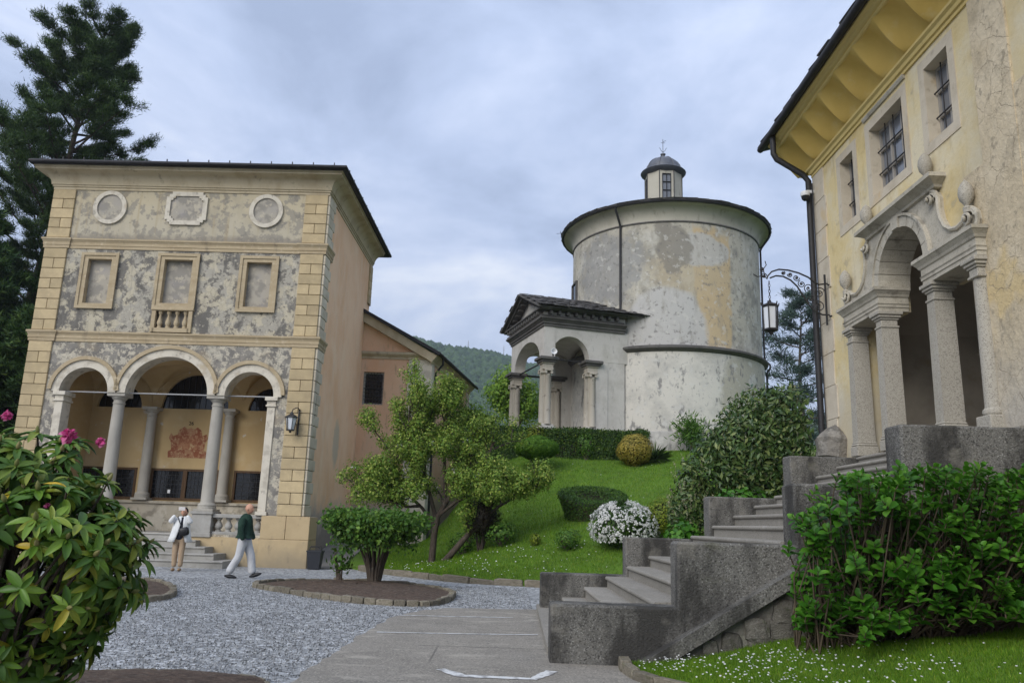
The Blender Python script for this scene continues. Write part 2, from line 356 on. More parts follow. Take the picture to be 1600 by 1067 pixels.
mat('white_stucco', (.57, .55, .51), [('n', (.36, .34, .31), 2.6, .48, .62, .7), ('n', (.20, .19, .18), 5, .6, .68, .6, (1, 1, .6)), ('n', (.50, .40, .25), 1.3, .6, .7, .4)], .9, [(28, .35, .012), (0, .4, .015, 'col')])
mat('pink_wall', (.82, .555, .36), [('n', (.74, .44, .25), .55, .42, .66, .8), ('n', (.82, .63, .45), 1.1, .5, .7, .5, (1.6, 1.6, .6)), ('n', (.62, .44, .30), 3, .54, .72, .35, (1.3, 1.3, .6)),
    ('z', (.36, .325, .29), 1.5, 2.1, .85, 1.2, 1.6), ('z', (.14, .125, .105), .9, 1.5, .6, 1.6, 2.5), ('spot', (.50, .42, .32), (-.27, 3.6, 3.9), (.8, .42, .75), .85, .7, 4., .2), ('spot', (.36, .19, .12), (-.27, 7.2, 3.2), (.8, .6, 1.3), .6, .8, 2., .4)], .92, [(18, .2, .012), (60, .2, .004)])
mat('pink_annex', (.72, .475, .31), [('n', (.66, .37, .21), .6, .42, .68, .7), ('n', (.60, .46, .34), 1.1, .5, .7, .5, (1.5, 1.5, .6)), ('z', (.42, .36, .28), 2.0, 3.2, .8, 1.6, 1.2), ('n', (.27, .20, .13), 3, .58, .7, .5, (2, 2, .4)), ('z', (.17, .145, .11), .8, 1.8, .7, 2.2, 1.4)], .92, [(18, .2, .012)])
mat('cream_trim', (.46, .41, .315), [('n', (.33, .27, .19), 2, .45, .68, .7, (1, 1, .5)), ('n', (.19, .17, .14), 4, .6, .72, .6)], .9, [(25, .3, .012)])
mat('loggia_wall', (.52, .375, .19), [('n', (.43, .295, .135), .7, .42, .68, .7), ('n', (.56, .44, .27), 1.8, .52, .68, .6), ('n', (.55, .52, .46), 2.2, .67, .69, .7)], .92, [(22, .15, .01)])
mat('dado', (.40, .375, .33), [('n', (.22, .205, .18), 2., .47, .56, .8), ('n', (.52, .50, .46), 1.4, .55, .6, .7)], .92, [(0, .6, .02, 'col')])
mat('fresco_red', (.27, .095, .05), [('n', (.40, .22, .12), 7, .47, .56, .85), ('n', (.48, .33, .18), 12, .56, .62, .8), ('n', (.16, .05, .03), 9, .6, .68, .7)], .92)
mat('black_paint', (.02, .018, .015), rough=.8)
mat('grey_column', (.36, .355, .345), [('n', (.27, .265, .255), 3, .45, .68, .6, (1, 1, .4)), ('n', (.20, .20, .195), 60, .58, .7, .5)], .8, [(60, .2, .005)])
mat('step_stone', (.34, .325, .295), [('n', (.21, .20, .175), 2.5, .44, .68, .7), ('n', (.16, .15, .13), 40, .6, .74, .5), ('n', (.43, .42, .39), 6, .58, .7, .4)], .88, [(35, .35, .01)], var=.08, rnd=True)
mat('plinth_ochre', (.49, .375, .22), [('n', (.40, .30, .17), 1.4, .44, .68, .7), ('z', (.27, .225, .155), .1, .7, .75, 1.0, 2.), ('n', (.22, .18, .125), 5, .6, .72, .55, (1, 1, .6))], .9, [(24, .3, .012)])
mat('dark_roof', (.025, .024, .026), [('n', (.05, .045, .045), 3, .5, .7, .6)], .6, [(8, .4, .02)])
mat('dark_interior', (.03, .027, .024), rough=.95)  # near-black colour paints in the dark of unlit rooms
mat('wood_frame', (.115, .065, .03), [('n', (.06, .035, .02), 5, .4, .65, .7, (6, 6, .5))], .7)
mat('iron', (.022, .021, .022), [('n', (.05, .04, .035), 12, .55, .7, .5)], .55, spec=.4)
glassmat('dark_glass', (.012, .013, .015), .12)
glassmat('window_glass', (.17, .18, .20), .12)  # grey-blue base colour paints in the reflected sky
m = glassmat('milk_glass', (.62, .64, .66), .25)
mat('tie_rod', (.33, .33, .33), rough=.5, metal=.3)
# round chapel
DC = (7.4, 38.0)
mat('drum_up', (.44, .405, .33), [('n', (.24, .228, .195), 1.3, .47, .60, .75, (1, 1, 1), 8), ('n', (.50, .475, .415), .9, .52, .62, .7, (1, 1, 1), 7),
    ('box', (.50, .375, .215), (1.3, -4., 7.0), (.86, 3, 2.9), .85, .5, 1.6, .06), ('spot', (.44, .36, .235), (.2, -4.4, 7.9), (1.6, 2.2, 1.0), .6, .9, 1.8, .2),
    ('spot', (.45, .435, .41), (-.85, -4.5, 5.1), (1.85, 2.0, 2.1), .95, .35, 1.3, .06), ('spot', (.44, .425, .39), (.75, -4.3, 8.9), (1.3, 2., .75), .9, .7, 1.6, .08), ('spot', (.225, .205, .17), (-.35, -4.5, 9.0), (.75, 2, 1.1), .85, 1.3, 1.7, .1), ('spot', (.24, .22, .185), (-.9, -4.4, 9.9), (.35, 2, .55), .8, .9, 3., .12),
    ('spot', (.24, .24, .235), (-3.2, -3.2, 8.3), (1.5, 2, 1.7), .7, 1.8, 2.6, .12), ('n', (.17, .162, .15), 5, .57, .64, .65, (1, 1, 1), 6), ('n', (.27, .25, .21), 2.2, .53, .66, .5, (1.6, 1.6, .6), 7), ('n', (.54, .52, .47), 3.2, .58, .64, .55, (1, 1, 1), 6)], .93, [(0, .5, .025, 'col'), (22, .35, .015)])
mat('drum_low', (.57, .54, .48), [('n', (.38, .365, .33), 1.0, .47, .64, .75, (1, 1, 1), 7), ('spot', (.36, .335, .265), (3.1, -3.2, 2.4), (1.75, 2.5, 2.2), .85, .5, 1.4, .1), ('n', (.18, .175, .17), 2.2, .575, .64, .8, (1.3, 1.3, .7), 8), ('n', (.26, .255, .245), 7, .58, .66, .6, (1, 1, 1), 5), ('n', (.60, .585, .55), 2., .56, .64, .5)], .93, [(0, .5, .025, 'col'), (22, .35, .015)])
mat('drum_cornice', (.46, .43, .355), [('n', (.34, .315, .255), .9, .45, .68, .7), ('n', (.22, .20, .16), 2.5, .58, .72, .6, (1.6, 1.6, .5))], .92, [(20, .3, .015)])
mat('drum_plinth', (.37, .355, .325), [('n', (.14, .135, .13), 1.8, .5, .62, .8, (1.6, 1.6, .6)), ('n', (.50, .48, .44), 2.4, .56, .64, .6)], .93, [(0, .6, .025, 'col')])
mat('lead', (.075, .08, .095), [('n', (.13, .135, .15), 2.5, .45, .7, .7), ('n', (.04, .04, .045), 5, .58, .7, .5)], .5, spec=.5)
mat('slate_slab', (.095, .088, .082), [('n', (.05, .048, .045), 4, .42, .66, .7), ('n', (.19, .175, .145), 6, .6, .7, .6)], .85, [(20, .5, .02)], var=.3, rnd=True)
mat('dark_stone', (.115, .108, .10), [('n', (.06, .057, .054), 3, .42, .66, .7), ('n', (.22, .205, .18), 6, .6, .7, .55)], .88, [(25, .45, .015)])
mat('portico_stone', (.50, .475, .43), [('n', (.37, .345, .30), 1.5, .45, .68, .7), ('n', (.23, .22, .20), 3.5, .6, .7, .6, (1.5, 1.5, .5)), ('n', (.55, .53, .49), 4, .56, .68, .4)], .9, [(25, .3, .012)])
mat('portico_column', (.40, .385, .36), [('n', (.28, .265, .25), 2.5, .46, .66, .7, (1, 1, .4)), ('n', (.16, .155, .15), 5, .62, .7, .6)], .88, [(30, .3, .01)])
# right building
mat('yellow_wall', (.66, .53, .28), [('n', (.66, .585, .42), .9, .42, .58, .85, (1, 1, 1), 6), ('n', (.52, .37, .13), 1.6, .5, .68, .55), ('n', (.36, .295, .175), 2.2, .58, .72, .4, (1, 2, .4)),
    ('n', (.30, .275, .235), 3.2, .60, .68, .4), ('spot', (.45, .405, .31), (0, -6.1, 1.6), (2, 1.0, 3.6), .6, .7, 1.2, .4), ('z', (.46, .42, .35), .6, 1.6, .6, 1.5, 1.2)], .92, [(14, .35, .02), (45, .25, .008)], seed=2.2)
mat('cracked_render', (.52, .455, .35), [('n', (.62, .56, .46), 1.1, .44, .66, .7), ('n', (.34, .30, .235), 2.6, .50, .68, .6), ('n', (.57, .45, .24), .7, .62, .68, .7), ('n', (.21, .19, .16), 9, .58, .68, .6), ('z', (.40, .39, .375), .2, 1.2, .8, 1.0, 1.6), ('c', (.24, .20, .16), 2.2, .013, .6), ('c', (.26, .22, .17), 5.5, .014, .5)], .93, [(0, .6, .03, 'col'), (9, .5, .04), (40, .5, .012)], seed=8.1)
mat('pale_quoin', (.53, .49, .43), [('n', (.52, .39, .21), 1.1, .56, .66, .55), ('n', (.40, .36, .30), 1.7, .45, .68, .7), ('n', (.30, .26, .21), 6, .6, .72, .5)], .92, [(16, .35, .015), (45, .25, .008)])
mat('yellow_soffit', (.60, .42, .12), [('n', (.50, .34, .085), 1.2, .44, .68, .7), ('n', (.62, .50, .24), 2.6, .56, .7, .5)], .9, [(14, .2, .015)])  # wall ochre darkened in colour for the shade under the eaves
mat('yellow_cornice', (.62, .48, .19), [('n', (.54, .40, .15), 2, .45, .68, .6, (1, .4, 2)), ('n', (.40, .30, .14), 5, .6, .72, .4)], .88, [(20, .2, .01)])
mat('granite', (.37, .36, .34), [('v', (.15, .145, .14), 85, .6, .95, .7), ('n', (.27, .26, .24), 1.6, .45, .68, .6, (1, 1, .5)), ('v', (.50, .49, .47), 120, .75, 1, .6)], .85, [(80, .25, .005)])
mat('pale_stone', (.44, .425, .39), [('n', (.31, .295, .26), 2.2, .46, .66, .7), ('n', (.17, .16, .145), 4, .56, .66, .65, (1, 1, 1), 6), ('v', (.20, .19, .175), 90, .75, .95, .5), ('n', (.54, .52, .48), 3.5, .56, .68, .4)], .87, [(30, .4, .012)])
mat('reveal_stone', (.33, .305, .27), [('n', (.22, .20, .18), 2, .45, .68, .6)], .9, [(25, .3, .01)])
mat('porch_plaster', (.47, .44, .41), [('n', (.23, .215, .20), 1.0, .42, .68, .7), ('n', (.36, .30, .22), 2, .56, .7, .4)], .93, [(18, .2, .01)])
mat('cheek_granite', (.15, .143, .128), [('v', (.33, .32, .29), 95, .78, .98, .7), ('v', (.03, .028, .026), 70, .72, .95, .7), ('n', (.034, .032, .029), 1.5, .42, .58, .88, (1.4, 1.4, .45), 6), ('n', (.21, .195, .165), 2.6, .57, .70, .6), ('n', (.11, .11, .055), 1.8, .63, .74, .45)], .93, [(42, .8, .02), (9, .5, .03)])
mat('stair_stone', (.27, .25, .215), [('n', (.21, .195, .165), 2., .44, .68, .7, (1, .35, 1)), ('v', (.12, .11, .095), 80, .7, .95, .6), ('n', (.36, .34, .30), 5, .57, .7, .4), ('n', (.12, .115, .06), 2.2, .64, .74, .5)], .9, [(40, .45, .012)], var=.06, rnd=True)
mat('rubble', (.15, .138, .118), [('n', (.07, .064, .055), 2.5, .44, .66, .8), ('n', (.26, .245, .215), 7, .56, .7, .6), ('n', (.055, .065, .025), 2, .58, .70, .6), ('n', (.16, .085, .05), 1.4, .64, .72, .4)], .93, [(16, .7, .03)], var=.25, rnd=True)
# vegetation
leafmat('rhodo_leaf', [(0, (0.050, 0.118, 0.015)), (.45, (0.113, 0.227, 0.024)), (.75, (0.194, 0.306, 0.037)), (.96, (0.340, 0.340, 0.039)), (1, (0.679, 0.452, 0.039))], .38, .22, .5)
leafmat('rhodo_rest', [(0, (0.037, 0.086, 0.015)), (.6, (0.109, 0.216, 0.033)), (1, (0.278, 0.309, 0.046))], .45, .2, .4)  # darker tones for all leaves joined behind the nearest ones
leafmat('hydrangea_leaf', [(0, (0.033, 0.122, 0.010)), (.6, (0.068, 0.209, 0.016)), (1, (0.127, 0.295, 0.031))], .42, .3, .4)
leafmat('laurel_leaf', [(0, (0.032, 0.071, 0.020)), (.5, (0.070, 0.130, 0.034)), (.85, (0.151, 0.209, 0.059)), (1, (0.281, 0.320, 0.118))], .33, .15, .5)
leafmat('laurel_flower', [(0, (.30, .29, .17)), (1, (.48, .45, .30))], .7, .3)
leafmat('magnolia_leaf', [(0, (0.095, 0.185, 0.029)), (.5, (0.201, 0.315, 0.044)), (.85, (0.348, 0.434, 0.075)), (1, (0.551, 0.586, 0.151))], .5, .35)
leafmat('petal_white', [(0, (.72, .70, .66)), (1, (.82, .82, .80))], .6, .3)
leafmat('petal_pink', [(0, (.50, .04, .17)), (.5, (.66, .10, .30)), (1, (.80, .30, .48))], .55, .35)
leafmat('bud_green', [(0, (.20, .22, .07)), (1, (.36, .30, .14))], .55, .2)
leafmat('shrub_leaf', [(0, (0.038, 0.101, 0.015)), (.5, (0.078, 0.177, 0.025)), (1, (0.172, 0.286, 0.045))], .45, .25)
leafmat('box_leaf', [(0, (0.023, 0.063, 0.009)), (.6, (0.052, 0.118, 0.015)), (1, (0.105, 0.180, 0.026))], .5, .2)
leafmat('hedge_leaf', [(0, (0.021, 0.054, 0.010)), (.6, (0.045, 0.097, 0.015)), (.92, (0.086, 0.151, 0.023)), (1, (0.207, 0.269, 0.038))], .5, .2)
leafmat('bright_conifer', [(0, (0.058, 0.150, 0.013)), (.6, (0.111, 0.240, 0.019)), (1, (0.182, 0.325, 0.039))], .55, .3)
leafmat('gold_leaf', [(0, (.16, .15, .02)), (.4, (.38, .29, .05)), (.8, (.52, .42, .10)), (1, (.12, .14, .03))], .5, .3)
leafmat('lime_leaf', [(0, (0.081, 0.138, 0.014)), (.5, (0.184, 0.241, 0.023)), (1, (0.310, 0.345, 0.046))], .5, .3)
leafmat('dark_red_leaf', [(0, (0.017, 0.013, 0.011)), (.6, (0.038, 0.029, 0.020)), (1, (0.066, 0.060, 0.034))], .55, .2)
leafmat('spring_leaf', [(0, (0.110, 0.226, 0.021)), (.5, (0.202, 0.354, 0.036)), (1, (0.344, 0.472, 0.075))], .5, .35)
leafmat('pine_needle', [(0, (0.022, 0.049, 0.014)), (.6, (0.053, 0.103, 0.025)), (1, (0.119, 0.179, 0.038))], .5, .15)
leafmat('conifer_dark', [(0, (0.021, 0.053, 0.016)), (.6, (0.050, 0.104, 0.026)), (1, (0.122, 0.190, 0.039))], .55, .15)
leafmat('cedar_needle', [(0, (0.031, 0.058, 0.048)), (.6, (0.061, 0.102, 0.078)), (1, (0.102, 0.153, 0.102))], .55, .15)
leafmat('hill_crown', [(0, (0.020, 0.045, 0.020)), (.5, (0.035, 0.070, 0.025)), (1, (0.062, 0.106, 0.033))], .8, 0.)
leafmat('grass_blade', [(0, (0.066, 0.151, 0.010)), (.5, (0.131, 0.267, 0.014)), (.9, (0.215, 0.363, 0.026)), (1, (0.374, 0.390, 0.063))], .55, .35)
mat('bark', (.085, .066, .05), [('n', (.035, .028, .022), 5, .42, .66, .8, (3, 3, .5)), ('n', (.15, .135, .11), 7, .58, .7, .5)], .93, [(18, .8, .03)])
mat('pale_twig', (.10, .075, .05), [('n', (.05, .036, .025), 6, .45, .66, .6)], .9)
# small things
mat('bin_plastic', (.022, .024, .03), [('n', (.045, .047, .052), 5, .55, .7, .4)], .5, spec=.4)
mat('skin', (.50, .27, .18), rough=.55)
mat('green_cloth', (.012, .033, .022), [('n', (.022, .055, .036), 9, .45, .65, .6)], .85, [(14, .5, .02)])
mat('pale_trousers', (.50, .50, .50), [('n', (.40, .40, .41), 6, .45, .65, .6)], .9, [(10, .5, .02)])
mat('beige_trousers', (.40, .29, .19), [('n', (.32, .22, .14), 7, .45, .65, .6)], .9, [(10, .4, .02)])
mat('white_cloth', (.68, .68, .66), [('n', (.56, .56, .55), 6, .45, .65, .6)], .88, [(9, .5, .02)])
mat('navy_cloth', (.014, .015, .025), rough=.85)
mat('black_leather', (.008, .008, .009), rough=.45, spec=.4)
mat('hair_dark', (.012, .009, .008), rough=.5)
mat('hair_grey', (.22, .17, .145), rough=.7)
mat('blue_shirt', (.09, .12, .20), rough=.85)
mat('tan_shoe', (.32, .21, .12), rough=.6)
mat('phone', (.62, .58, .55), rough=.4)
mat('white_plastic', (.70, .70, .70), rough=.4, spec=.4)
mat('paper', (.8, .8, .78), rough=.8)
leafmat('gravel_stone', [(0, (0.091, 0.095, 0.095)), (.5, (0.262, 0.265, 0.268)), (.9, (0.444, 0.446, 0.443)), (1, (0.665, 0.663, 0.651))], .85, 0.)
mat('boulder_stone', (.23, .21, .18), [('n', (.10, .092, .08), 5, .44, .62, .8), ('n', (.36, .335, .29), 9, .56, .68, .6), ('n', (.12, .11, .05), 3, .58, .7, .5)], .92, [(14, .8, .04)])
mat('fresco_pale', (.40, .20, .105), [('n', (.27, .095, .05), 9, .46, .56, .8), ('n', (.52, .37, .20), 6, .55, .62, .85)], .92)
# ---------------------------------------------------------------- ground, lawns, beds, paths
CP = np.array([(-5.6, 24, 0), (-5.6, 27, .45), (-5.6, 29, .85), (-5.6, 31, 1.2), (-4.2, 24.1, .05), (-2.85, 22.2, .09), (-.74, 20.2, .09), (.8, 19.8, .09), (2.5, 18.4, .1), (2, 16, -.05), (2, 14, -.1), (4, 14.3, .6), (6, 14.6, 1.6), (6.2, 17, 2.4), (4, 17, .75),
    (-3.1, 30.8, .5), (-2.5, 34, 1.3), (-2, 38, 2.4), (-2.2, 26.5, .4), (-1.2, 24, .5), (-.7, 23.1, .62), (.8, 22.4, .85), (1.7, 21.5, .76), (3, 20.8, .86), (2.6, 24, 1.68), (4, 21.4, 1.2), (1, 28.7, 3.0), (-.9, 28.5, 1.8), (-1.3, 31, 2.7), (.1, 31, 3.85), (2, 31, 3.88), (4, 31, 3.9), (5.4, 31, 3.95), (4.7, 30, 3.6), (6.5, 33.4, 4.55), (8, 34, 4.75), (10, 34, 4.8), (9, 26, 3.7), (12, 20, 4.), (0, 34, 4.7), (3, 34, 4.8), (3, 40, 4.9), (0, 40, 4.7), (12, 42, 5), (14, 32, 5)], float)
def tps(d): return np.where(d > 1e-9, d * d * np.log(np.maximum(d, 1e-9)), 0)
_n = len(CP); _K = tps(np.linalg.norm(CP[:, None, :2] - CP[None, :, :2], axis=2)) + np.eye(_n) * .4
_A = np.zeros((_n + 3, _n + 3)); _A[:_n, :_n] = _K; _A[:_n, _n] = 1; _A[:_n, _n + 1:] = CP[:, :2]; _A[_n:, :_n] = _A[:_n, _n:].T
_wt = np.linalg.solve(_A, np.concatenate([CP[:, 2], np.zeros(3)]))
def gz(x, y):
    x = np.atleast_1d(np.asarray(x, float)); y = np.atleast_1d(np.asarray(y, float))
    d = np.sqrt((x[:, None] - CP[None, :, 0]) ** 2 + (y[:, None] - CP[None, :, 1]) ** 2)
    z = tps(d) @ _wt[:_n] + _wt[_n] + _wt[_n + 1] * x + _wt[_n + 2] * y
    return np.minimum(z, 4.95)
def g1(x, y): return float(gz(x, y)[0])
KERB = [(-4.55, 24.6), (-4.15, 23.85), (-2.85, 22.15), (-.74, 20.12), (.8, 19.72), (2.2, 19.3)]
def yk(x): return np.interp(x, [k[0] for k in KERB] + [3, 4, 9], [k[1] for k in KERB] + [14.3, 14.25, 14.25])
def struct(name, mb, m, smooth=0): return tag(part(name, mb, m, None, smooth), kind='structure')
far = MB(); far.grid(40, 40, lambda a, b: ((a - .5) * 5000, (b - .35) * 5000, -.35)); struct('terrain', far, 'terrain')
gr = MB(); gr.grid(60, 60, lambda a, b: (-45 + 60 * a, -14 + 44 * b, -.004 + .012 * math.sin(a * 90) * math.sin(b * 70))); struct('gravel_court', gr, 'gravel')
# paved strip in front of the stairs
pv = MB(); pav = [(-1.78, 6.0), (-1.86, 7.7), (-1.8, 9.3), (-1.78, 10.9), (-1.66, 12.6), (-1.35, 13.7), (-.95, 14.25), (.62, 14.45), (.62, 9.45), (.5, 9.0), (1.3, 8.95), (1.24, 8.3), (1.4, 7.8), (1.7, 6), (1.7, -4), (-1.5, -4), (-1.7, 3)]
jit = []
for i, p in enumerate(pav):
    q = pav[(i + 1) % len(pav)]; n = max(1, int(math.dist(p, q) / .16)) if i < 7 else 1
    for k in range(n): jit.append((p[0] + (q[0] - p[0]) * k / n + (random.uniform(-.035, .035) if i < 7 else 0), p[1] + (q[1] - p[1]) * k / n + (random.uniform(-.03, .03) if i < 7 else 0)))
pv.prism([jit], -.06, .014, lambda a, b, d: (a, b, d)); struct('paved_walk', pv, 'asphalt')
def stripe(pts, wd):
    mb = MB(); L, Rr = [], []
    N = []
    for i in range(len(pts) - 1):
        n = max(2, int(math.dist(pts[i], pts[i + 1]) / .08))
        N += [(pts[i][0] + (pts[i + 1][0] - pts[i][0]) * k / n, pts[i][1] + (pts[i + 1][1] - pts[i][1]) * k / n) for k in range(n)]
    N.append(pts[-1])
    for i, p in enumerate(N):
        a = N[max(i - 1, 0)]; b = N[min(i + 1, len(N) - 1)]; dx, dy = b[0] - a[0], b[1] - a[1]; l = math.hypot(dx, dy); nx, ny = -dy / l, dx / l
        h = wd * random.uniform(.75, 1.15); L.append((p[0] + nx * h, p[1] + ny * h, .019)); Rr.append((p[0] - nx * h, p[1] - ny * h, .019))
    k = len(L); mb.add(L + Rr, [(i, i + 1, k + i + 1, k + i) for i in range(k - 1)]); return mb
for i, (pts, wd) in enumerate([([(-1.58, 12.93), (-.7, 12.97), (.15, 13.08)], .035), ([(-1.62, 10.95), (-.6, 11.02), (.46, 11.17)], .028), ([(-.60, 8.42), (-.38, 8.1), (.3, 8.05), (.5, 8.5)], .06)]):
    struct('painted_line', stripe(pts, wd), 'road_paint')
# planting beds edged with stones
kst = []
for i in range(5):
    mb = MB(); mb.box(-.5, .5, -.5, .5, 0, 1, .09); me = mb.mesh('kerb_stone', 'kerb_stone', 40)
    for v in me.vertices: v.co += Vector((random.uniform(-.04, .04), random.uniform(-.05, .05), random.uniform(-.05, .05)))
    kst.append(me)
def edge_stones(pts, parent, h=.14, wd=.11, lmin=.2, lmax=.36, closed=True, zf=None):
    P = [Vector((p[0], p[1])) for p in pts] + ([Vector(pts[0][:2])] if closed else [])
    seg = [(P[i], P[i + 1]) for i in range(len(P) - 1)]; tot = sum((b - a).length for a, b in seg)
    def at(s):
        for a, b in seg:
            l = (b - a).length
            if s <= l: return a + (b - a) * (s / l), (b - a).normalized()
            s -= l
        return seg[-1][1], (seg[-1][1] - seg[-1][0]).normalized()
    s = 0
    while s < tot - .05:
        l = min(random.uniform(lmin, lmax), tot - s); p, d = at(s + l / 2); p0, _ = at(s); p1, _ = at(s + l); d = (p1 - p0).normalized() if (p1 - p0).length > .02 else d
        zz = zf(p.x, p.y) if zf else -.04
        piece('kerb_stone', random.choice(kst), parent, (p.x, p.y, zz), (random.uniform(-.03, .03), random.uniform(-.03, .03), math.atan2(d.y, d.x) + random.uniform(-.03, .03)), (l - .018, wd * random.uniform(.85, 1.2), h * random.uniform(.9, 1.12)))
        s += l
def smooth_loop(pts, n=6):
    o = []
    k = len(pts)
    for i in range(k):
        p0, p1, p2, p3 = [Vector(pts[(i + j) % k]) for j in (-1, 0, 1, 2)]
        for t in np.linspace(0, 1, n, endpoint=False):
            o.append(tuple(.5 * ((2 * p1) + (-p0 + p2) * t + (2 * p0 - 5 * p1 + 4 * p2 - p3) * t * t + (-p0 + 3 * p1 - 3 * p2 + p3) * t ** 3)))
    return o
BEDS = []
def bed(name, pts, mound, edge=None):
    lp = smooth_loop(pts); BEDS.append([tuple(p) for p in lp]); c = np.mean(np.array(lp), axis=0); mb = MB(); rings = 9; vs = []; n = len(lp); rr = random.Random(3)
    for j in range(rings + 1):
        t = j / rings
        for p in lp: vs.append((c[0] + (p[0] - c[0]) * t, c[1] + (p[1] - c[1]) * t, .05 + mound * (1 - t ** 2) + rr.uniform(-.012, .012)))
    mb.add(vs, [(j * n + i, j * n + (i + 1) % n, (j + 1) * n + (i + 1) % n, (j + 1) * n + i) for j in range(rings) for i in range(n)])
    o = struct(name, mb, 'soil', 80); edge_stones(lp, o, *(edge or (.14, .11))); return o
bed('planting_bed', [(-5.15, 17.5), (-4.6, 16.6), (-3.1, 15.1), (-2.1, 14.45), (-1.25, 14.65), (-1.0, 16.1), (-1.25, 17.5), (-2.4, 18.9), (-3.8, 19.1), (-4.8, 18.5)], .13)
bed('planting_bed', [(-6.0, 13.6), (-5.75, 14.5), (-6.3, 16.0), (-7.2, 17.3), (-8.6, 17.9), (-10, 16.8), (-10.6, 14.8), (-9.6, 13.0), (-7.6, 12.6)], .12)
bed('planting_bed', [(-2.15, 7.55), (-3.1, 7.75), (-4.2, 7.4), (-5.2, 6.2), (-5.2, 3.6), (-3.6, 2.0), (-2.2, 2.4), (-1.75, 4.6), (-1.8, 6.6)], .16, (.085, .05))
# sloping lawn
lx0, lx1, ly0, ly1 = -4.6, 16, 14.2, 60
lw = MB(); NX, NY = 84, 150; xs = np.linspace(lx0, lx1, NX); ys0 = yk(xs); V = []
for j in range(NY):
    t = (j / (NY - 1)) ** 1.4
    yy = ys0 + (ly1 - ys0) * t; zz = gz(xs, yy)
    for i in range(NX): V.append((xs[i], yy[i], zz[i]))
lw.add(V, [(j * NX + i, j * NX + i + 1, (j + 1) * NX + i + 1, (j + 1) * NX + i) for j in range(NY - 1) for i in range(NX - 1)])
# vertical skirt under the front edge
lw.add([V[i] for i in range(NX)] + [(V[i][0], V[i][1], -.3) for i in range(NX)], [(i, i + 1, NX + i + 1, NX + i) for i in range(NX - 1)])
lawn = struct('sloping_lawn', lw, 'turf', 80)
edge_stones(KERB[1:], lawn, .2, .13, .55, .95, False, lambda x, y: -.06)
# ramp path along the side of the left building
rp = MB(); N = 12
pp = []
for i in range(N + 1):
    y = 24.05 + (31.3 - 24.05) * i / N; z = .02 + 1.2 * ((y - 24.05) / 7.25)
    xl, xr = -5.9 + .02 * (y - 24), -4.75 + .035 * (y - 24)
    pp += [(xl, y, z), (xr, y, z), (xl, y, z - .9), (xr, y, z - .9)]
rp.add(pp, [f for i in range(N) for f in ((4 * i, 4 * i + 1, 4 * i + 5, 4 * i + 4), (4 * i + 1, 4 * i + 3, 4 * i + 7, 4 * i + 5), (4 * i, 4 * i + 4, 4 * i + 6, 4 * i + 2))] + [(0, 2, 3, 1)])
struct('ramp_path', rp, 'concrete_path', 30)
bk = MB(); bk.grid(8, 16, lambda a, b: (-4.75 + .6 * a + .035 * 7 * b, 24.3 + 6.7 * b, (.03 + 1.12 * b) * (1 - a) + a * (g1(-4.1 + .2 * b, 24.3 + 6.7 * b) + .02))); struct('path_verge', bk, 'turf', 60)
# little lawn by the stairs, with a stone edge
def lz(x, y): return np.maximum(.02, .03 + .155 * (np.asarray(x) - 1.25))
rl = MB(); edg = [(1.27, 9.0), (1.24, 8.6), (1.3, 8.2), (1.5, 7.75), (1.85, 7.2), (2.2, 6.5), (2.4, 5.5), (2.5, 3)]
def lawnfn(a, b):
    y = 3 + 6.05 * b; x0 = float(np.interp(y, [e_[1] for e_ in edg[::-1]], [e_[0] for e_ in edg[::-1]])); x = x0 + (7.5 - x0) * a
    return (x, y, float(lz(x, y)) + .03 * math.sin(x * 3 + y * 2) * min(1, a * 8))
rl.grid(40, 40, lawnfn); rlawn = struct('stair_lawn', rl, 'turf', 80)
edge_stones([(a, b - .02) for a, b in edg], rlawn, .13, .1, .3, .5, False, lambda x, y: -.02)
# far wooded hills
rs = np.random.RandomState(5)
def hillz(x, y):
    """ridge line falling to the right, taken from the skyline"""
    top = np.interp(x, [-2500, -900, -300, -90, -64, -18, 27, 60, 160, 500, 2500], [150, 175, 185, 172, 165, 159.5, 147, 138, 120, 95, 90])
    f = np.clip((y - 330) / 470, 0, 1); f = f * f * (3 - 2 * f)
    return -1 + top * f + 6 * np.sin(x * .021 + y * .013) * np.sin(y * .017) * f * (1 - f) * 4
hl = MB(); NXh, NYh = 120, 26; V = []
for j in range(NYh):
    for i in range(NXh):
        x = -1500 + 3000 * i / (NXh - 1); y = 300 + 700 * j / (NYh - 1); V.append((x, y, float(hillz(x, min(y, 800))) - (max(0, y - 800) * .3)))
hl.add(V, [(j * NXh + i, j * NXh + i + 1, (j + 1) * NXh + i + 1, (j + 1) * NXh + i) for j in range(NYh - 1) for i in range(NXh - 1)])
hill = struct('wooded_hill', hl, 'terrain', 80)
N = 15000; ico = bmesh.new(); bmesh.ops.create_icosphere(ico, subdivisions=1, radius=1); iv = [tuple(v.co) for v in ico.verts]; ifc = [tuple(v.index for v in f.verts) for f in ico.faces]; ico.free()
x = np.concatenate([rs.uniform(-150, 120, N - 2500), rs.uniform(-900, 700, 2500)]); y = 330 + 480 * rs.uniform(0, 1, N) ** .7; P = np.stack([x, y, hillz(x, y) + 1.5], 1); s = rs.uniform(2.0, 4.6, (N, 1))
X = np.zeros((N, 3)); X[:, 0:1] = s; Y = np.zeros((N, 3)); Y[:, 1:2] = s; Z = np.zeros((N, 3)); Z[:, 2:3] = s * rs.uniform(.9, 1.7, (N, 1)); Y += rs.normal(0, .5, (N, 3)); X += rs.normal(0, .5, (N, 3))
V, F = scatter(iv, ifc, P, X, Y, Z)
wood = obj_np('hill_forest', V, F, 'hill_crown', None, kind='stuff'); tag(wood, 'dense far-off woodland covering the hill behind the chapels', 'forest')
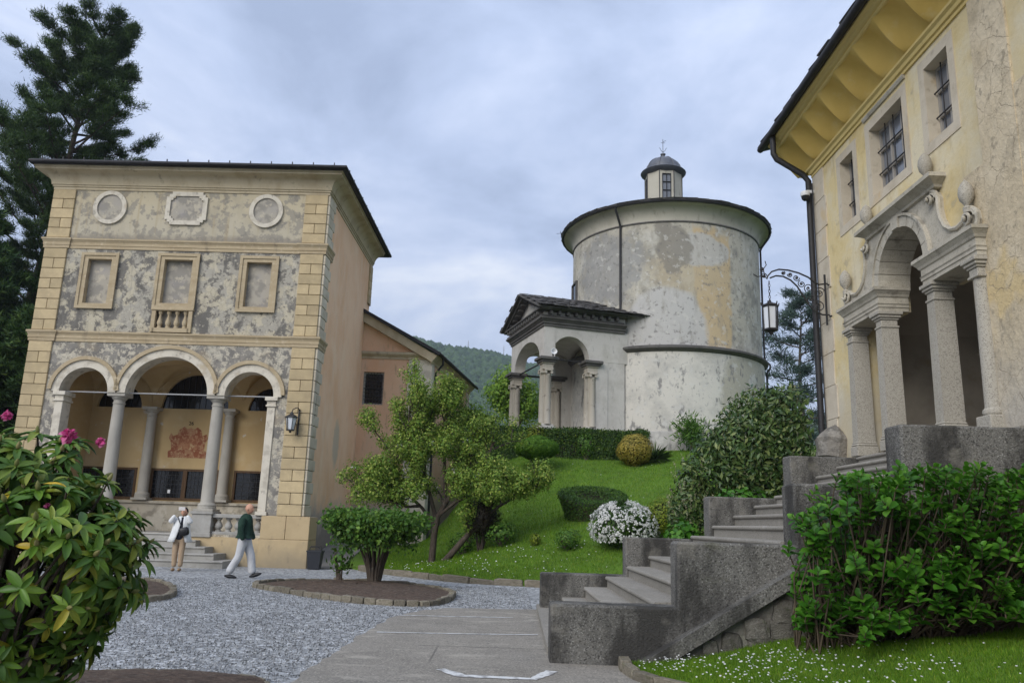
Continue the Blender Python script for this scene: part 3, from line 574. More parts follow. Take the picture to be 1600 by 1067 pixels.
for i, (x, h) in enumerate([(-44, 15), (-40, 7), (-19, 10), (-8, 17), (2, 8), (14, 9)]):
    z = float(hillz(x, 795)); t = thing('antenna_mast', ['tall thin mast nearest the annex roof on the hill skyline', 'short mast just right of the leftmost one on the ridge', 'third small mast from the left on the hill ridge', 'tallest thin mast in the middle of the hill skyline', 'small mast right of the tallest one on the ridge', 'rightmost small mast on the hill ridge'][i], 'mast', (x, 795, z), 0, 'masts along the hill ridge')
    mb = MB(); mb.tube([(0, 0, 0), (0, 0, h + 4)], [.5, .2], 4); part('pole', mb, 'tie_rod', t)
    mb = MB(); mb.box(-.9, .9, -.2, .2, h - 1, h - .6); mb.box(-.6, .6, -.2, .2, h + 1.4, h + 1.7); part('crossbar', mb, 'tie_rod', t)
# ---------------------------------------------------------------- left chapel with arcaded loggia
LB = thing('arcade_chapel', 'two-storey chapel with ochre quoins, peeling grey facade and a three-arched loggia', 'chapel', (-5.69, 23.99, 0), R(-1.21))
UL, UR, UC = -9.1, -.27, -4.68
FV = lambda a, b, d: (a, d, b)            # facade plane: u, z, depth v
SPR = 4.92
A1, A2, A3 = (-7.2, .74, .74), (UC, 1.25, 1.14), (-2.16, .74, .74)
opening = [(-7.97, .87)] + arc(A1[0], SPR, A1[1] + .03, A1[2] + .03, 180, 0, 16) + arc(A2[0], SPR, A2[1] + .03, A2[2] + .03, 180, 0, 24) + arc(A3[0], SPR, A3[1] + .03, A3[2] + .03, 180, 0, 16) + [(-1.39, .87)]
mb = MB(); mb.prism([rect(UL, UR, .0, 6.50), opening], .08, .56, FV); part('wall', mb, 'facade_low', LB, label='lower wall with peeling grey and white plaster above the arches')
wins = [(-7.27, .56, .37, 7.54, 9.28), (-4.79, .63, .44, 7.60, 9.32), (-2.25, .58, .39, 7.55, 9.30)]
holes = [rect(c - i - .03, c + i + .03, z0 + .11, z1 - .14) for c, o_, i, z0, z1 in wins] + [rect(-5.33, -4.25, 6.93, 7.5)]
mb = MB(); mb.prism([rect(UL, UR, 6.50, 9.6)] + holes, .08, .4, FV); part('wall', mb, 'facade_mid', LB, label='grey upper wall with large flakes of cream plaster')
mb = MB(); mb.box(UL, UR, .08, .4, 9.6, 11.6); part('wall', mb, 'facade_top', LB, label='cream and grey attic wall with medallions')
for c, o_, i, z0, z1 in wins:
    wp = MB(); wp.prism([rect(c - o_, c + o_, z0, z1), rect(c - i, c + i, z0 + .14, z1 - .17)], .015, .2, FV)
    wp.prism([rect(c - o_ - .03, c + o_ + .03, z0 - .03, z1 + .03), rect(c - o_ + .06, c + o_ - .06, z0 + .06, z1 - .06)], -.015, .03, FV)
    fr = part('blind_window', wp, 'ochre_trim', LB)
    pn = MB(); pn.box(c - i - .02, c + i + .02, .22, .3, z0 + .12, z1 - .15); part('panel', pn, 'niche_grey', fr)
    if c < -4 and c > -6:
        bl = MB(); bl.box(-5.45, -4.13, -.03, .1, 7.50, 7.58, .015); bl.box(-5.42, -5.30, .0, .12, 6.82, 7.5); bl.box(-4.28, -4.16, .0, .12, 6.82, 7.5); bl.box(-5.36, -4.22, .0, .12, 6.82, 6.95); part('balustrade_frame', bl, 'ochre_trim', fr)
        b2 = MB(); b2.lathe([(.07, 6.95), (.07, 7.0), (.05, 7.02), (.085, 7.10), (.08, 7.16), (.04, 7.3), (.035, 7.38), (.06, 7.41), (.07, 7.45), (.07, 7.5)], 0, 0, 10); me = b2.mesh('baluster', 'ochre_trim', 50)
        for k in range(4): piece('baluster', me, fr, (-5.18 + k * .26, .1, 0))
        bp = MB(); bp.box(-5.36, -4.22, .24, .3, 6.85, 7.52); part('panel', bp, 'niche_grey', fr)
# medallions
def ell(cx, cz, rx, rz, n=28): return [(cx + rx * math.cos(2 * math.pi * k / n), cz + rz * math.sin(2 * math.pi * k / n)) for k in range(n)]
def octo(cx, cz, a, b, k): return [(cx - a, cz - b + k), (cx - a + k * .5, cz - b + k), (cx - a + k * .5, cz - b + k * .5), (cx - a + k, cz - b + k * .5), (cx - a + k, cz - b), (cx + a - k, cz - b), (cx + a - k, cz - b + k * .5), (cx + a - k * .5, cz - b + k * .5), (cx + a - k * .5, cz - b + k), (cx + a, cz - b + k), (cx + a, cz + b - k), (cx + a - k * .5, cz + b - k), (cx + a - k * .5, cz + b - k * .5), (cx + a - k, cz + b - k * .5), (cx + a - k, cz + b), (cx - a + k, cz + b), (cx - a + k, cz + b - k * .5), (cx - a + k * .5, cz + b - k * .5), (cx - a + k * .5, cz + b - k), (cx - a, cz + b - k)]
for c in (-7.22, -4.77, -2.22):
    mb = MB(); pn = MB()
    if c == -4.77: o_, i_ = octo(c, 10.86, .66, .55, .17), octo(c, 10.86, .52, .41, .14)
    else: o_, i_ = ell(c, 10.84, .54, .56), ell(c, 10.84, .405, .43)
    mb.prism([o_, i_], .015, .085, FV); md = part('medallion', mb, 'white_stucco', LB); pn.prism([i_], .06, .085, FV); part('panel', pn, 'niche_grey', md)
# string courses and main cornice
for z, ext in ((6.46, 0), (9.45, 0)):
    pr_ = [(.0, z), (.025, z), (.025, z + .09), (.04, z + .10), (.04, z + .19), (.05, z + .21), (.07, z + .25), (.09, z + .27), (.09, z + .32), (.0, z + .345)]
    mb = MB(); mb.sweep([(UL, .5), (UL, .08), (UR, .08), (UR, .95)], pr_); part('string_course', mb, 'ochre_trim', LB)
    for q in ([(UL - .005, .5), (UL - .005, .05), (-8.36, .05), (-8.36, .1)], [(-1.02, .1), (-1.02, .05), (UR + .03, .05), (UR + .03, .93)]):
        mb = MB(); mb.sweep(q, [(o_ + .012, zz + (.003 if o_ == 0 else 0)) for o_, zz in pr_]); part('string_course', mb, 'ochre_trim', LB)
cov = [(.0, 11.42), (.03, 11.42), (.03, 11.5), (.06, 11.51), (.06, 11.56), (.09, 11.57)] + [(.09 + .33 * (1 - math.cos(R(a))), 11.57 + .36 * math.sin(R(a))) for a in range(15, 91, 15)] + [(.46, 11.95), (.46, 12.0), (.50, 12.02), (.50, 12.06), (0, 12.06)]
mb = MB(); mb.sweep([(UL, 7.5), (UL, .08), (UR, .08), (UR, 7.5)], cov); part('cornice', mb, 'cream_trim', LB, 40)
# roof
rf = MB(); e0, e1, f0, f1, zt = UL - .56, UR + .58, -.52, 8.06, 12.06
rf.add([(e0, f0, zt), (e1, f0, zt), (e1, f1, zt), (e0, f1, zt), (e0, f0, zt + .09), (e1, f0, zt + .09), (e1, f1, zt + .09), (e0, f1, zt + .09), (-6.2, 3.8, 13.0), (-3.2, 3.8, 13.0)], [(0, 3, 2, 1), (0, 1, 5, 4), (1, 2, 6, 5), (2, 3, 7, 6), (3, 0, 4, 7), (4, 5, 9, 8), (5, 6, 9), (6, 7, 8, 9), (7, 4, 8)])
roof = part('roof', rf, 'dark_roof', LB)
mb = MB(); mb.tube([(e0 + .02, f1, zt + .06), (e0 + .02, f0 - .04, zt + .06), (e1 + .04, f0 - .04, zt + .06), (e1 + .04, f1, zt + .06)], .062, 8); part('gutter', mb, 'dark_roof', roof, 50)
mb = MB(); mb.box(-.012, .012, -.02, .02, 0, .09); me = mb.mesh('gutter_clip', 'iron')
for k in range(15): piece('gutter_clip', me, roof, (e0 + .4 + k * .66, f0 - .04, zt + .1))
for k in range(11): piece('gutter_clip', me, roof, (e1 + .04, f0 + .5 + k * .72, zt + .1))
# side, back and left walls
mb = MB(); mb.box(UR - .38, UR, .56, 7.5, -.4, 11.6); part('wall', mb, 'pink_wall', LB, label='pink rendered side wall stained grey near the ground')
mb = MB(); mb.box(UL, UR - .38, 7.15, 7.5, -.4, 11.6); part('wall', mb, 'pink_wall', LB)
mb = MB(); mb.box(UL, UL + .35, .56, 7.15, -.4, 11.6); part('wall', mb, 'pink_wall', LB)
# quoin blocks
def qmesh(w_, h, d, m):
    mb = MB(); mb.box(-w_ / 2, w_ / 2, -d, .02, 0, h, .012); return mb.mesh('quoin_block', m)
qc = {}
def qpiece(w_, h, m, loc, rz=0):
    k = (round(w_, 2), round(h, 3), m)
    if k not in qc: qc[k] = qmesh(w_ - .012, h - .014, .06, m)
    piece('quoin_block', qc[k], LB, loc, (0, 0, rz))
for z0, z1, n in ((1.45, 6.46, 15), (6.81, 9.45, 8), (9.80, 11.42, 5)):
    h = (z1 - z0) / n
    for r in range(n):
        z = z0 + r * h
        for ce in (-8.74, -.64):
            if (r + (n % 2)) % 2: qpiece(.73, h, 'quoin_ochre', (ce, .08, z))
            else: qpiece(.365, h, 'quoin_ochre', (ce - .1825, .08, z)); qpiece(.365, h, 'quoin_ochre', (ce + .1825, .08, z))
        ln = .62 if r % 2 else .82
        qpiece(ln, h, 'quoin_white', (UR, .06 + ln / 2, z), R(90))
        if z > 8.6: qpiece(.5, h, 'quoin_ochre', (UR, 7.24, z), R(90))
# plinth and base of the right bay
mb = MB(); mb.box(-1.42, 0, 0, .9, -.2, .78, .015); part('plinth', mb, 'plinth_ochre', LB)
for a, b in ((-1.42, -.70), (-.69, .0)):
    mb = MB(); mb.box(a, b, .003, .88, .785, 1.44, .012); part('plinth_block', mb, 'plinth_ochre', LB)
mb = MB(); mb.box(-3.46, -1.42, .03, .6, -.2, .80); part('plinth', mb, 'plinth_ochre', LB)
mb = MB(); mb.box(-9.36, -5.9, .03, .6, -.2, .80); mb.box(-9.36, -7.94, 0, .9, .8, 1.44); part('plinth', mb, 'plinth_ochre', LB)
mb = MB(); mb.box(-5.9, -3.46, .2, .6, -.2, .70); part('plinth', mb, 'plinth_ochre', LB)
# loggia shell
mb = MB(); mb.box(UL + .35, UR - .38, .2, 2.6, .72, .866); part('loggia_floor', mb, 'step_stone', LB)
bw = [(-7.3, .75, 4.80), (-4.78, 1.12, 4.80), (-2.25, .75, 4.80)]
hl_ = [[(c - r, z)] + arc(c, z, r, r * 1.03, 180, 0, 16)[1:-1] + [(c + r, z)] for c, r, z in bw]
wr = [(-8.3, -6.42), (-5.95, -3.72), (-3.24, -1.3)]
hl_ += [rect(a, b, 1.84, 2.84) for a, b in wr]
mb = MB(); mb.prism([rect(UL + .35, UR - .38, .87, 6.5)] + hl_, 2.5, 2.75, FV); part('back_wall', mb, 'loggia_wall', LB)
for a_, b_ in ((-8.6, -8.2), (-1.2, -.66)): mb = MB(); mb.box(a_, b_, .56, 2.5, .87, 6.4); part('end_wall', mb, 'loggia_wall', LB)
mb = MB(); mb.box(-8.3, -1.1, 2.22, 2.5, .87, 1.72); mb.box(-8.3, -1.1, 2.16, 2.5, 1.72, 1.80); part('dado', mb, 'dado', LB)
mb = MB(); mb.box(-8.6, -.7, 5.6, 5.7, 0, 6.5); mb.box(-8.6, -.7, 2.76, 5.6, 0, .1); mb.box(-8.6, -8.5, 2.76, 5.6, 0, 6.5); mb.box(-.8, -.7, 2.76, 5.6, 0, 6.5); mb.box(-8.6, -.7, 2.76, 5.6, 6.4, 6.5); part('inner_chamber', mb, 'dark_interior', LB)
bays = [(-8.2, -6.2), (-6.2, -3.17), (-3.17, -1.2)]
def vault(a, b):
    u = -8.2 + 7.0 * a; v = .5 + 2.0 * b
    for q0, q1 in bays:
        if q0 <= u <= q1 + 1e-6:
            du = (u - (q0 + q1) / 2) / ((q1 - q0) / 2); dv = (v - 1.5) / 1.0
            return (u, v, 4.86 + 1.22 * max(math.sqrt(max(0, 1 - du * du)), math.sqrt(max(0, 1 - dv * dv))))
mb = MB(); mb.grid(140, 40, vault); part('vault', mb, 'loggia_wall', LB, 35)
for (c, rx, rz) in (A1, A2, A3):   # arch mouldings
    mb = MB(); mb.prism([arc(c, SPR, rx + .24, rz + .24, 0, 180, 32) + arc(c, SPR, rx, rz, 180, 0, 32)], .02, .56, FV); am = part('archivolt', mb, 'white_stucco', LB, 35)
    mb = MB(); mb.prism([arc(c, SPR, rx + .345, rz + .345, 3, 177, 32) + arc(c, SPR, rx + .235, rz + .235, 177, 3, 32)], -.035, .1, FV); part('outer_moulding', mb, 'ochre_trim', am, 35)
    mb = MB(); mb.tube([(c - rx - .05, .3, SPR + .03), (c + rx + .05, .3, SPR + .03)], .022, 6); part('tie_rod', mb, 'tie_rod', LB)
def colonne(name, u, v, zb, zt, r0, r1, m, ped=None):
    h = zt - zb
    prof = [(r0 * 1.38, zb), (r0 * 1.38, zb + .06), (r0 * 1.3, zb + .07), (r0 * 1.36, zb + .11), (r0 * 1.25, zb + .15), (r0 * 1.08, zb + .17), (r0, zb + .2)]
    prof += [(r0 + (r1 - r0) * (t ** 1.5), zb + .2 + (h - .52) * t) for t in (.2, .4, .6, .8, 1.)]
    prof += [(r1 * 1.12, zt - .31), (r1 * 1.12, zt - .28), (r1, zt - .27), (r1, zt - .2), (r1 * 1.25, zt - .16), (r1 * 1.45, zt - .12), (r1 * 1.45, zt - .10)]
    mb = MB(); mb.lathe(prof, u, v, 20); o = part(name, mb, m, LB, 40)
    mb = MB(); mb.box(u - r1 * 1.65, u + r1 * 1.65, v - r1 * 1.65, v + r1 * 1.65, zt - .10, zt - .004, .01); part('abacus', mb, m, o)
    mb = MB(); mb.box(u - r0 * 1.5, u + r0 * 1.5, v - r0 * 1.5, v + r0 * 1.5, zb - .07, zb, .008); part('base_slab', mb, m, o)
    return o
for u in (-6.2, -3.17):
    colonne('column', u, .32, 1.58, SPR, .195, .165, 'grey_column')
    mb = MB(); mb.box(u - .29, u + .29, -.0, .62, .80, 1.43, .01); mb.box(u - .33, u + .33, -.04, .66, 1.43, 1.51, .01); mb.box(u - .31, u + .31, -.02, .64, .78, .90, .01); part('pedestal', mb, 'step_stone', LB)
for u in (-6.07, -3.5): colonne('back_column', u, 2.3, 1.88, 4.80, .17, .15, 'grey_column')
for s, u0, u1 in ((-1, -8.02, -7.78), (1, -1.58, -1.34)):
    mb = MB(); mb.box(u0, u1, .04, .5, 1.55, 4.62, .01); mb.box(u0 - .04, u1 + .04, .0, .54, 4.62, 4.68, .01); mb.box(u0 - .01, u1 + .01, .03, .51, 4.68, 4.80); mb.box(u0 - .07, u1 + .07, -.03, .57, 4.80, SPR - .004, .01); mb.box(u0 - .05, u1 + .05, -.01, .55, 1.44, 1.55, .01); part('jamb_pilaster', mb, 'white_stucco', LB)
# windows of the loggia, leaded
for a, b in wr:
    mb = MB(); sec = [a, (a + b) / 2, b] if b - a > 2 else [a, b]
    mb.prism([rect(a, b, 1.84, 2.84)] + [rect(sec[i] + .07, sec[i + 1] - .07, 1.91, 2.77) for i in range(len(sec) - 1)], 2.47, 2.58, FV); wn_ = part('loggia_window', mb, 'wood_frame', LB)
    for i in range(len(sec) - 1):
        p0, p1 = sec[i] + .07, sec[i + 1] - .07
        gl = MB(); gl.box(p0, p1, 2.53, 2.54, 1.91, 2.77); part('pane', gl, 'dark_glass', wn_)
        gd = MB()
        for k in range(1, 8): x = p0 + (p1 - p0) * k / 8; gd.box(x - .006, x + .006, 2.515, 2.545, 1.91, 2.77)
        for k in range(1, 6): z = 1.91 + .86 * k / 6; gd.box(p0, p1, 2.512, 2.548, z - .006, z + .006)
        part('lattice', gd, 'iron', wn_)
for (c, r, z) in bw:
    mb = MB(); mb.prism([[(c - r, z)] + arc(c, z, r, r * 1.03, 180, 0, 16)[1:-1] + [(c + r, z)]], 2.62, 2.63, FV); lu = part('lunette_pane', mb, 'dark_glass', LB)
    gd = MB(); n = int(2 * r / .2)
    for k in range(1, n): x = c - r + 2 * r * k / n; gd.box(x - .008, x + .008, 2.6, 2.617, z, z + r * 1.03 * math.sqrt(max(0, 1 - ((x - c) / r) ** 2)))
    part('lattice', gd, 'iron', lu)
mb = MB(); mb.box(-5.36, -5.27, 2.515, 2.53, 2.05, 2.17); part('notice', mb, 'paper', LB)
# faded fresco tablet and the number above it
sh = [(-5.48, 3.2), (-4.22, 3.2), (-4.24, 3.42), (-4.32, 3.45), (-4.3, 3.7), (-4.22, 3.85), (-4.28, 3.98), (-4.42, 3.92), (-4.45, 4.08), (-4.6, 4.2), (-4.72, 4.14), (-4.82, 4.18), (-4.93, 4.14), (-5.04, 4.22), (-5.2, 4.1), (-5.24, 3.95), (-5.38, 3.9), (-5.46, 4.0), (-5.52, 3.85), (-5.43, 3.68), (-5.4, 3.45), (-5.5, 3.4)]
mb = MB(); mb.prism([sh], 2.493, 2.51, FV); fs_ = part('fresco', mb, 'fresco_red', LB, label='faded red painted tablet on the loggia back wall')
mb = MB(); mb.prism([rect(-5.22, -4.5, 3.42, 3.86)], 2.489, 2.5, FV); part('tablet', mb, 'fresco_pale', fs_)
mb = MB(); mb.prism([rect(-5.22, -4.5, 3.42, 3.86), rect(-5.17, -4.55, 3.47, 3.81)], 2.485, 2.492, FV); part('tablet_border', mb, 'fresco_red', fs_)
def text(s, size, parent, loc, rot, m, ext=.004):
    cu = bpy.data.curves.new('lettering', 'FONT'); cu.body = s; cu.size = size; cu.extrude = ext; cu.align_x = 'CENTER'
    tmp = bpy.data.objects.new('tmp', cu); col.objects.link(tmp); dg = bpy.context.evaluated_depsgraph_get(); me = bpy.data.meshes.new_from_object(tmp.evaluated_get(dg))
    bpy.data.objects.remove(tmp); me.materials.clear(); me.materials.append(MATS[m])
    o = bpy.data.objects.new('lettering', me); col.objects.link(o); o.parent = parent; o.location = loc; o.rotation_euler = rot; return o
text('26', .17, LB, (-4.83, 2.495, 4.27), (R(90), 0, 0), 'black_paint')
# balustrades
for a, b in ((-2.88, -1.42), (-7.94, -6.49)):
    mb = MB(); mb.box(a, b, .1, .38, .80, .95, .012); mb.box(a, b, .07, .41, 1.34, 1.45, .015); bs = part('balustrade', mb, 'step_stone', LB)
    b2 = MB(); b2.lathe([(.09, .95), (.09, .985), (.06, 1.0), (.10, 1.05), (.118, 1.10), (.10, 1.16), (.055, 1.23), (.045, 1.27), (.075, 1.29), (.09, 1.31), (.09, 1.345)], 0, 0, 12); me = b2.mesh('baluster', 'step_stone', 50)
    for k in range(5): piece('baluster', me, bs, (a + .15 + k * .29, .24, 0))
# entrance steps, each a slab with a rounded nose
def step_prof(v0, v1, z, h=.17, t=.055, ov=.03): return [(v1, z - h), (v0 + ov, z - h), (v0 + ov, z - t)] + [(v0 + t / 2 - t / 2 * math.sin(R(a)), z - t / 2 - t / 2 * math.cos(R(a))) for a in range(0, 181, 30)] + [(v1, z)]
for k, (ur, v) in enumerate([(-1.98, -1.22), (-2.36, -.92), (-2.74, -.62), (-3.14, -.32), (-3.47, -.02)]):
    z = .185 + .17 * k; ul = 2 * UC - ur
    mb = MB(); mb.prism([step_prof(v, .3 if k < 4 else .35, z, .2)], ul, ur, lambda a, b, d: (d, a, b)); part('step', mb, 'step_stone', LB, 40)
# anchor iron on the quoin
mb = MB(); mb.tube([(UR + .045, .34, 4.35), (UR + .045, .38, 5.05)], .02, 5); mb.tube([(UR + .05, .30, 4.72), (UR + .05, .42, 4.78)], .018, 5); part('anchor_iron', mb, 'iron', LB)
# wall lantern
WL = thing('wall_lantern', 'black iron lantern on a bracket on the ochre corner of the arcaded chapel', 'lantern', (-6.42, 23.85, 3.85))
mb = MB(); mb.box(.12, .16, .12, .2, -.05, .72); mb.tube([(.14, .12, .68), (.14, 0, .74), (.10, -.1, .72), (.02, -.14, .66), (0, -.14, .58)], .014, 6); part('bracket', mb, 'iron', WL)
mb = MB(); mb.lathe([(.02, .60), (.05, .55), (.06, .53), (.19, .45), (.20, .43), (.17, .42)], 0, -.14, 6); part('cap', mb, 'iron', WL)
mb = MB()
for k in range(6):
    a = R(60 * k); mb.tube([(.165 * math.cos(a), -.14 + .165 * math.sin(a), .42), (.11 * math.cos(a), -.14 + .11 * math.sin(a), .06)], .011, 5)
mb.lathe([(.125, .04), (.125, .075), (.04, .03), (.03, -.02)], 0, -.14, 6); part('cage', mb, 'iron', WL)
mb = MB(); mb.lathe([(.095, .075), (.15, .42)], 0, -.14, 6); part('glass', mb, 'milk_glass', WL)
# litter bin
LBn = thing('litter_bin', 'black plastic litter bin by the corner of the arcaded chapel', 'bin', (-5.4, 23.75, .01))
mb = MB(); mb.add([(x * k, y * k, z) for k, z in ((.155, 0), (.20, .47), (.215, .47), (.215, .51), (.19, .51), (.145, .05)) for x, y in ((-1, -1), (1, -1), (1, 1), (-1, 1))], [(4 * j + i, 4 * j + (i + 1) % 4, 4 * j + 4 + (i + 1) % 4, 4 * j + 4 + i) for j in range(5) for i in range(4)] + [(20, 21, 22, 23), (0, 1, 2, 3)]); part('body', mb, 'bin_plastic', LBn)
mb = MB(); mb.tube([(-.17, 0, .5), (-.15, 0, .62), (.15, 0, .62), (.17, 0, .5)], .011, 6); mb.tube([(-.17, -.15, .5), (-.13, -.14, .6), (.13, -.14, .6), (.17, -.15, .5)], .009, 6); part('handle', mb, 'iron', LBn)
# ---------------------------------------------------------------- annex behind
AX = thing('pink_annex', 'low pink annex with lean-to slate roof behind the arcaded chapel', 'chapel', (-3.1, 30.8, .0))
fx, fy = -3.1, 30.8; d1 = Vector((1.08, 7.2, 0)).normalized()
XZ = lambda a, b, d: (a, d, b)
wnd = rect(-5.70, -4.90, 5.72, 7.0)
mb = MB(); mb.prism([[(-6.2, -.3), (fx, -.3), (fx, 7.55), (-6.2, 9.38)], wnd], 30.8, 31.15, XZ); part('wall', mb, 'pink_annex', AX, world=True)
sx, sy = fx + d1.x * 7.4, fy + d1.y * 7.4
mb = MB(); mb.add([(fx, fy + .001, -.3), (sx, sy, -.3), (sx, sy, 7.5), (fx, fy + .001, 7.5), (fx - .4, fy + .05, -.3), (sx - .4, sy, -.3), (sx - .4, sy, 7.5), (fx - .4, fy + .05, 7.5)], [(0, 1, 2, 3), (4, 7, 6, 5), (0, 3, 7, 4), (1, 5, 6, 2), (3, 2, 6, 7)]); part('wall', mb, 'pink_annex', AX, world=True)
mb = MB(); mb.box(-3.98, fx + .03, 30.74, 30.85, .2, 7.52); mb.box(-3.98, fx + .035, 30.70, 30.85, .2, .9); part('corner_pilaster', mb, 'white_stucco', AX, world=True)
def along(s, o=0): return (fx + d1.x * s + d1.y * o, fy + d1.y * s - d1.x * o)
mb = MB(); q = [along(.0, .03), along(.45, .03), along(.45, -.1), along(0, -.1)]; mb.prism([q], .2, 7.45, lambda a, b, d: (a, b, d)); part('corner_pilaster', mb, 'white_stucco', AX, world=True)
mb = MB(); q = [along(6.8, .05), along(7.4, .05), along(7.4, -.1), along(6.8, -.1)]; mb.prism([q], .5, 7.35, lambda a, b, d: (a, b, d)); part('end_pilaster', mb, 'white_stucco', AX, world=True)
mb = MB(); mb.sweep([(-6.0, 30.8), (-3.98, 30.8), (-3.98, 30.74), (fx + .03, 30.74), along(.45, .03)], [(0, 7.52), (.03, 7.52), (.03, 7.6), (.07, 7.64), (.12, 7.70), (.12, 7.78), (0, 7.82)]); part('string_course', mb, 'cream_trim', AX, world=True)
mb = MB(); e_ = along(7.7, .3); f_ = along(-.35, .3)
def roofz(x): return 9.52 - (x + 6.2) * (9.52 - 7.78) / (3.1)
r4 = [(-6.3, 30.45), (f_[0], 30.45), e_, (-6.3, 38.2)]
zz = [9.56, 7.72, 7.72, 9.56]
mb.add([(p[0], p[1], z) for p, z in zip(r4, zz)] + [(p[0], p[1], z + .13) for p, z in zip(r4, zz)], [(0, 3, 2, 1), (4, 5, 6, 7), (0, 1, 5, 4), (1, 2, 6, 5), (2, 3, 7, 6), (3, 0, 4, 7)]); ar = part('roof', mb, 'dark_roof', AX, world=True)
mb = MB(); mb.prism([[(-6.2, 9.16), (fx + .02, 7.42), (fx + .22, 7.66), (-6.2, 9.54)]], 30.56, 30.81, XZ); part('raking_cornice', mb, 'cream_trim', AX, world=True)
mb = MB(); a0, a1 = along(-.2, 0), along(7.6, 0); mb.sweep([a0, a1], [(0, 7.38), (.05, 7.4), (.06, 7.5), (.22, 7.66), (.27, 7.70), (0, 7.715)]); part('eaves_cornice', mb, 'cream_trim', AX, world=True)
mb = MB(); g0, g1_ = along(-.36, .36), along(7.7, .36); mb.tube([(*g0, 7.74), (*g1_, 7.72)], .065, 8); part('gutter', mb, 'dark_roof', ar, 50, world=True)
mb = MB(); p0, p1_, p2 = along(.5, .34), along(.5, .06), along(.5, .07); mb.tube([(*p0, 7.68), (*p0, 7.45), (*p1_, 7.1), (*p2, .6)], .045, 7); part('downpipe', mb, 'iron', AX, 50, world=True)
mb = MB(); mb.prism([rect(-5.70, -4.90, 5.72, 7.0), rect(-5.64, -4.96, 5.78, 6.94)], 30.9, 30.98, XZ); wa = part('window', mb, 'reveal_stone', AX, world=True)
mb = MB(); mb.box(-5.64, -4.96, 31.0, 31.02, 5.78, 6.94); part('pane', mb, 'dark_glass', wa, world=True)
mb = MB()
for k in range(1, 6): x = -5.64 + .68 * k / 6; mb.tube([(x, 30.88, 5.74), (x, 30.88, 6.98)], .009, 5)
for k in range(1, 8): z = 5.78 + 1.16 * k / 8; mb.tube([(-5.68, 30.875, z), (-4.92, 30.875, z)], .008 if k != 4 else .016, 5)
part('window_grille', mb, 'iron', wa, world=True)
# ---------------------------------------------------------------- round chapel on the rise
DR = thing('round_chapel', 'tall round chapel with patched grey and ochre plaster, stone eaves and a small lantern', 'chapel', (7.4, 38, 4.5))
def ring(prof, m, name, parent=DR, seg=72, smooth=35):
    mb = MB(); mb.lathe([(r, z - 4.5) for r, z in prof], 0, 0, seg); return part(name, mb, m, parent, smooth)
ring([(4.66, 3.0), (4.66, 5.28), (4.60, 5.38)], 'drum_plinth', 'plinth')
ring([(4.54, 5.3), (4.54, 8.9)], 'drum_low', 'wall')
ring([(4.5, 8.78), (4.58, 8.80), (4.66, 8.88), (4.72, 8.92), (4.72, 9.0), (4.5, 9.09)], 'dark_stone', 'string_course')
ring([(4.48, 8.95), (4.48, 14.8)], 'drum_up', 'wall')
ring([(4.48, 14.62), (4.525, 14.63), (4.525, 14.69), (4.48, 14.70)], 'dark_stone', 'thin_band')
ring([(4.485, 14.70)] + [(4.49 + .44 * (1 - math.cos(R(a))), 14.70 + .66 * math.sin(R(a))) for a in range(10, 91, 10)] + [(4.96, 15.36), (4.96, 15.42), (4.4, 15.43)], 'drum_cornice', 'cornice')
drf = ring([(4.98, 15.43), (5.02, 15.47), (4.6, 15.58), (1.0, 16.75), (.5, 16.75)], 'dark_stone', 'roof', seg=64)
mbx = []
for i in range(4):
    mb = MB(); mb.box(-.27, .27, -.45, .1, 0, .07, .015); me = mb.mesh('roof_slab', 'slate_slab')
    for v in me.vertices: v.co += Vector((random.uniform(-.03, .03), random.uniform(-.05, .03), random.uniform(-.012, .012)))
    mbx.append(me)
for k in range(62):
    a = 2 * math.pi * k / 62; r = 5.0
    piece('roof_slab', random.choice(mbx), drf, (r * math.cos(a), r * math.sin(a), 15.47 - 4.5 + random.uniform(0, .03)), (random.uniform(-.03, .03) - .22, random.uniform(-.05, .05), a - math.pi / 2), (1, 1, 1))
mb = MB(); mb.tube([(5.04 * math.cos(2 * math.pi * k / 48), 5.04 * math.sin(2 * math.pi * k / 48), 10.93) for k in range(49)], .06, 6, False); part('gutter', mb, 'iron', drf, 50)
def dpipe(ang):
    c, s = math.cos(R(ang)), math.sin(R(ang)); mb = MB()
    mb.tube([(5.02 * c, 5.02 * s, 10.95), (4.98 * c, 4.98 * s, 10.75), (4.62 * c, 4.62 * s, 10.25), (4.56 * c, 4.56 * s, 10.1), (4.56 * c, 4.56 * s, 4.75), (4.8 * c, 4.8 * s, 4.5), (4.8 * c, 4.8 * s, 4.35), (4.64 * c, 4.64 * s, 4.1), (4.64 * c, 4.64 * s, .6)], .05, 8); part('downpipe', mb, 'iron', DR, 50)
dpipe(-126); dpipe(-14)
# window in the drum
an = R(-172.5); mb = MB()
wl = lambda a, b, d: ((4.48 + d) * math.cos(an) - a * math.sin(an), (4.48 + d) * math.sin(an) + a * math.cos(an), b)
mb.prism([rect(-.5, .5, 7.05, 8.35), rect(-.4, .4, 7.13, 8.27)], -.2, .07, wl); dw = part('window', mb, 'dark_stone', DR); mb = MB(); mb.prism([rect(-.42, .42, 7.1, 8.3)], -.05, .02, wl); part('pane', mb, 'dark_glass', dw)
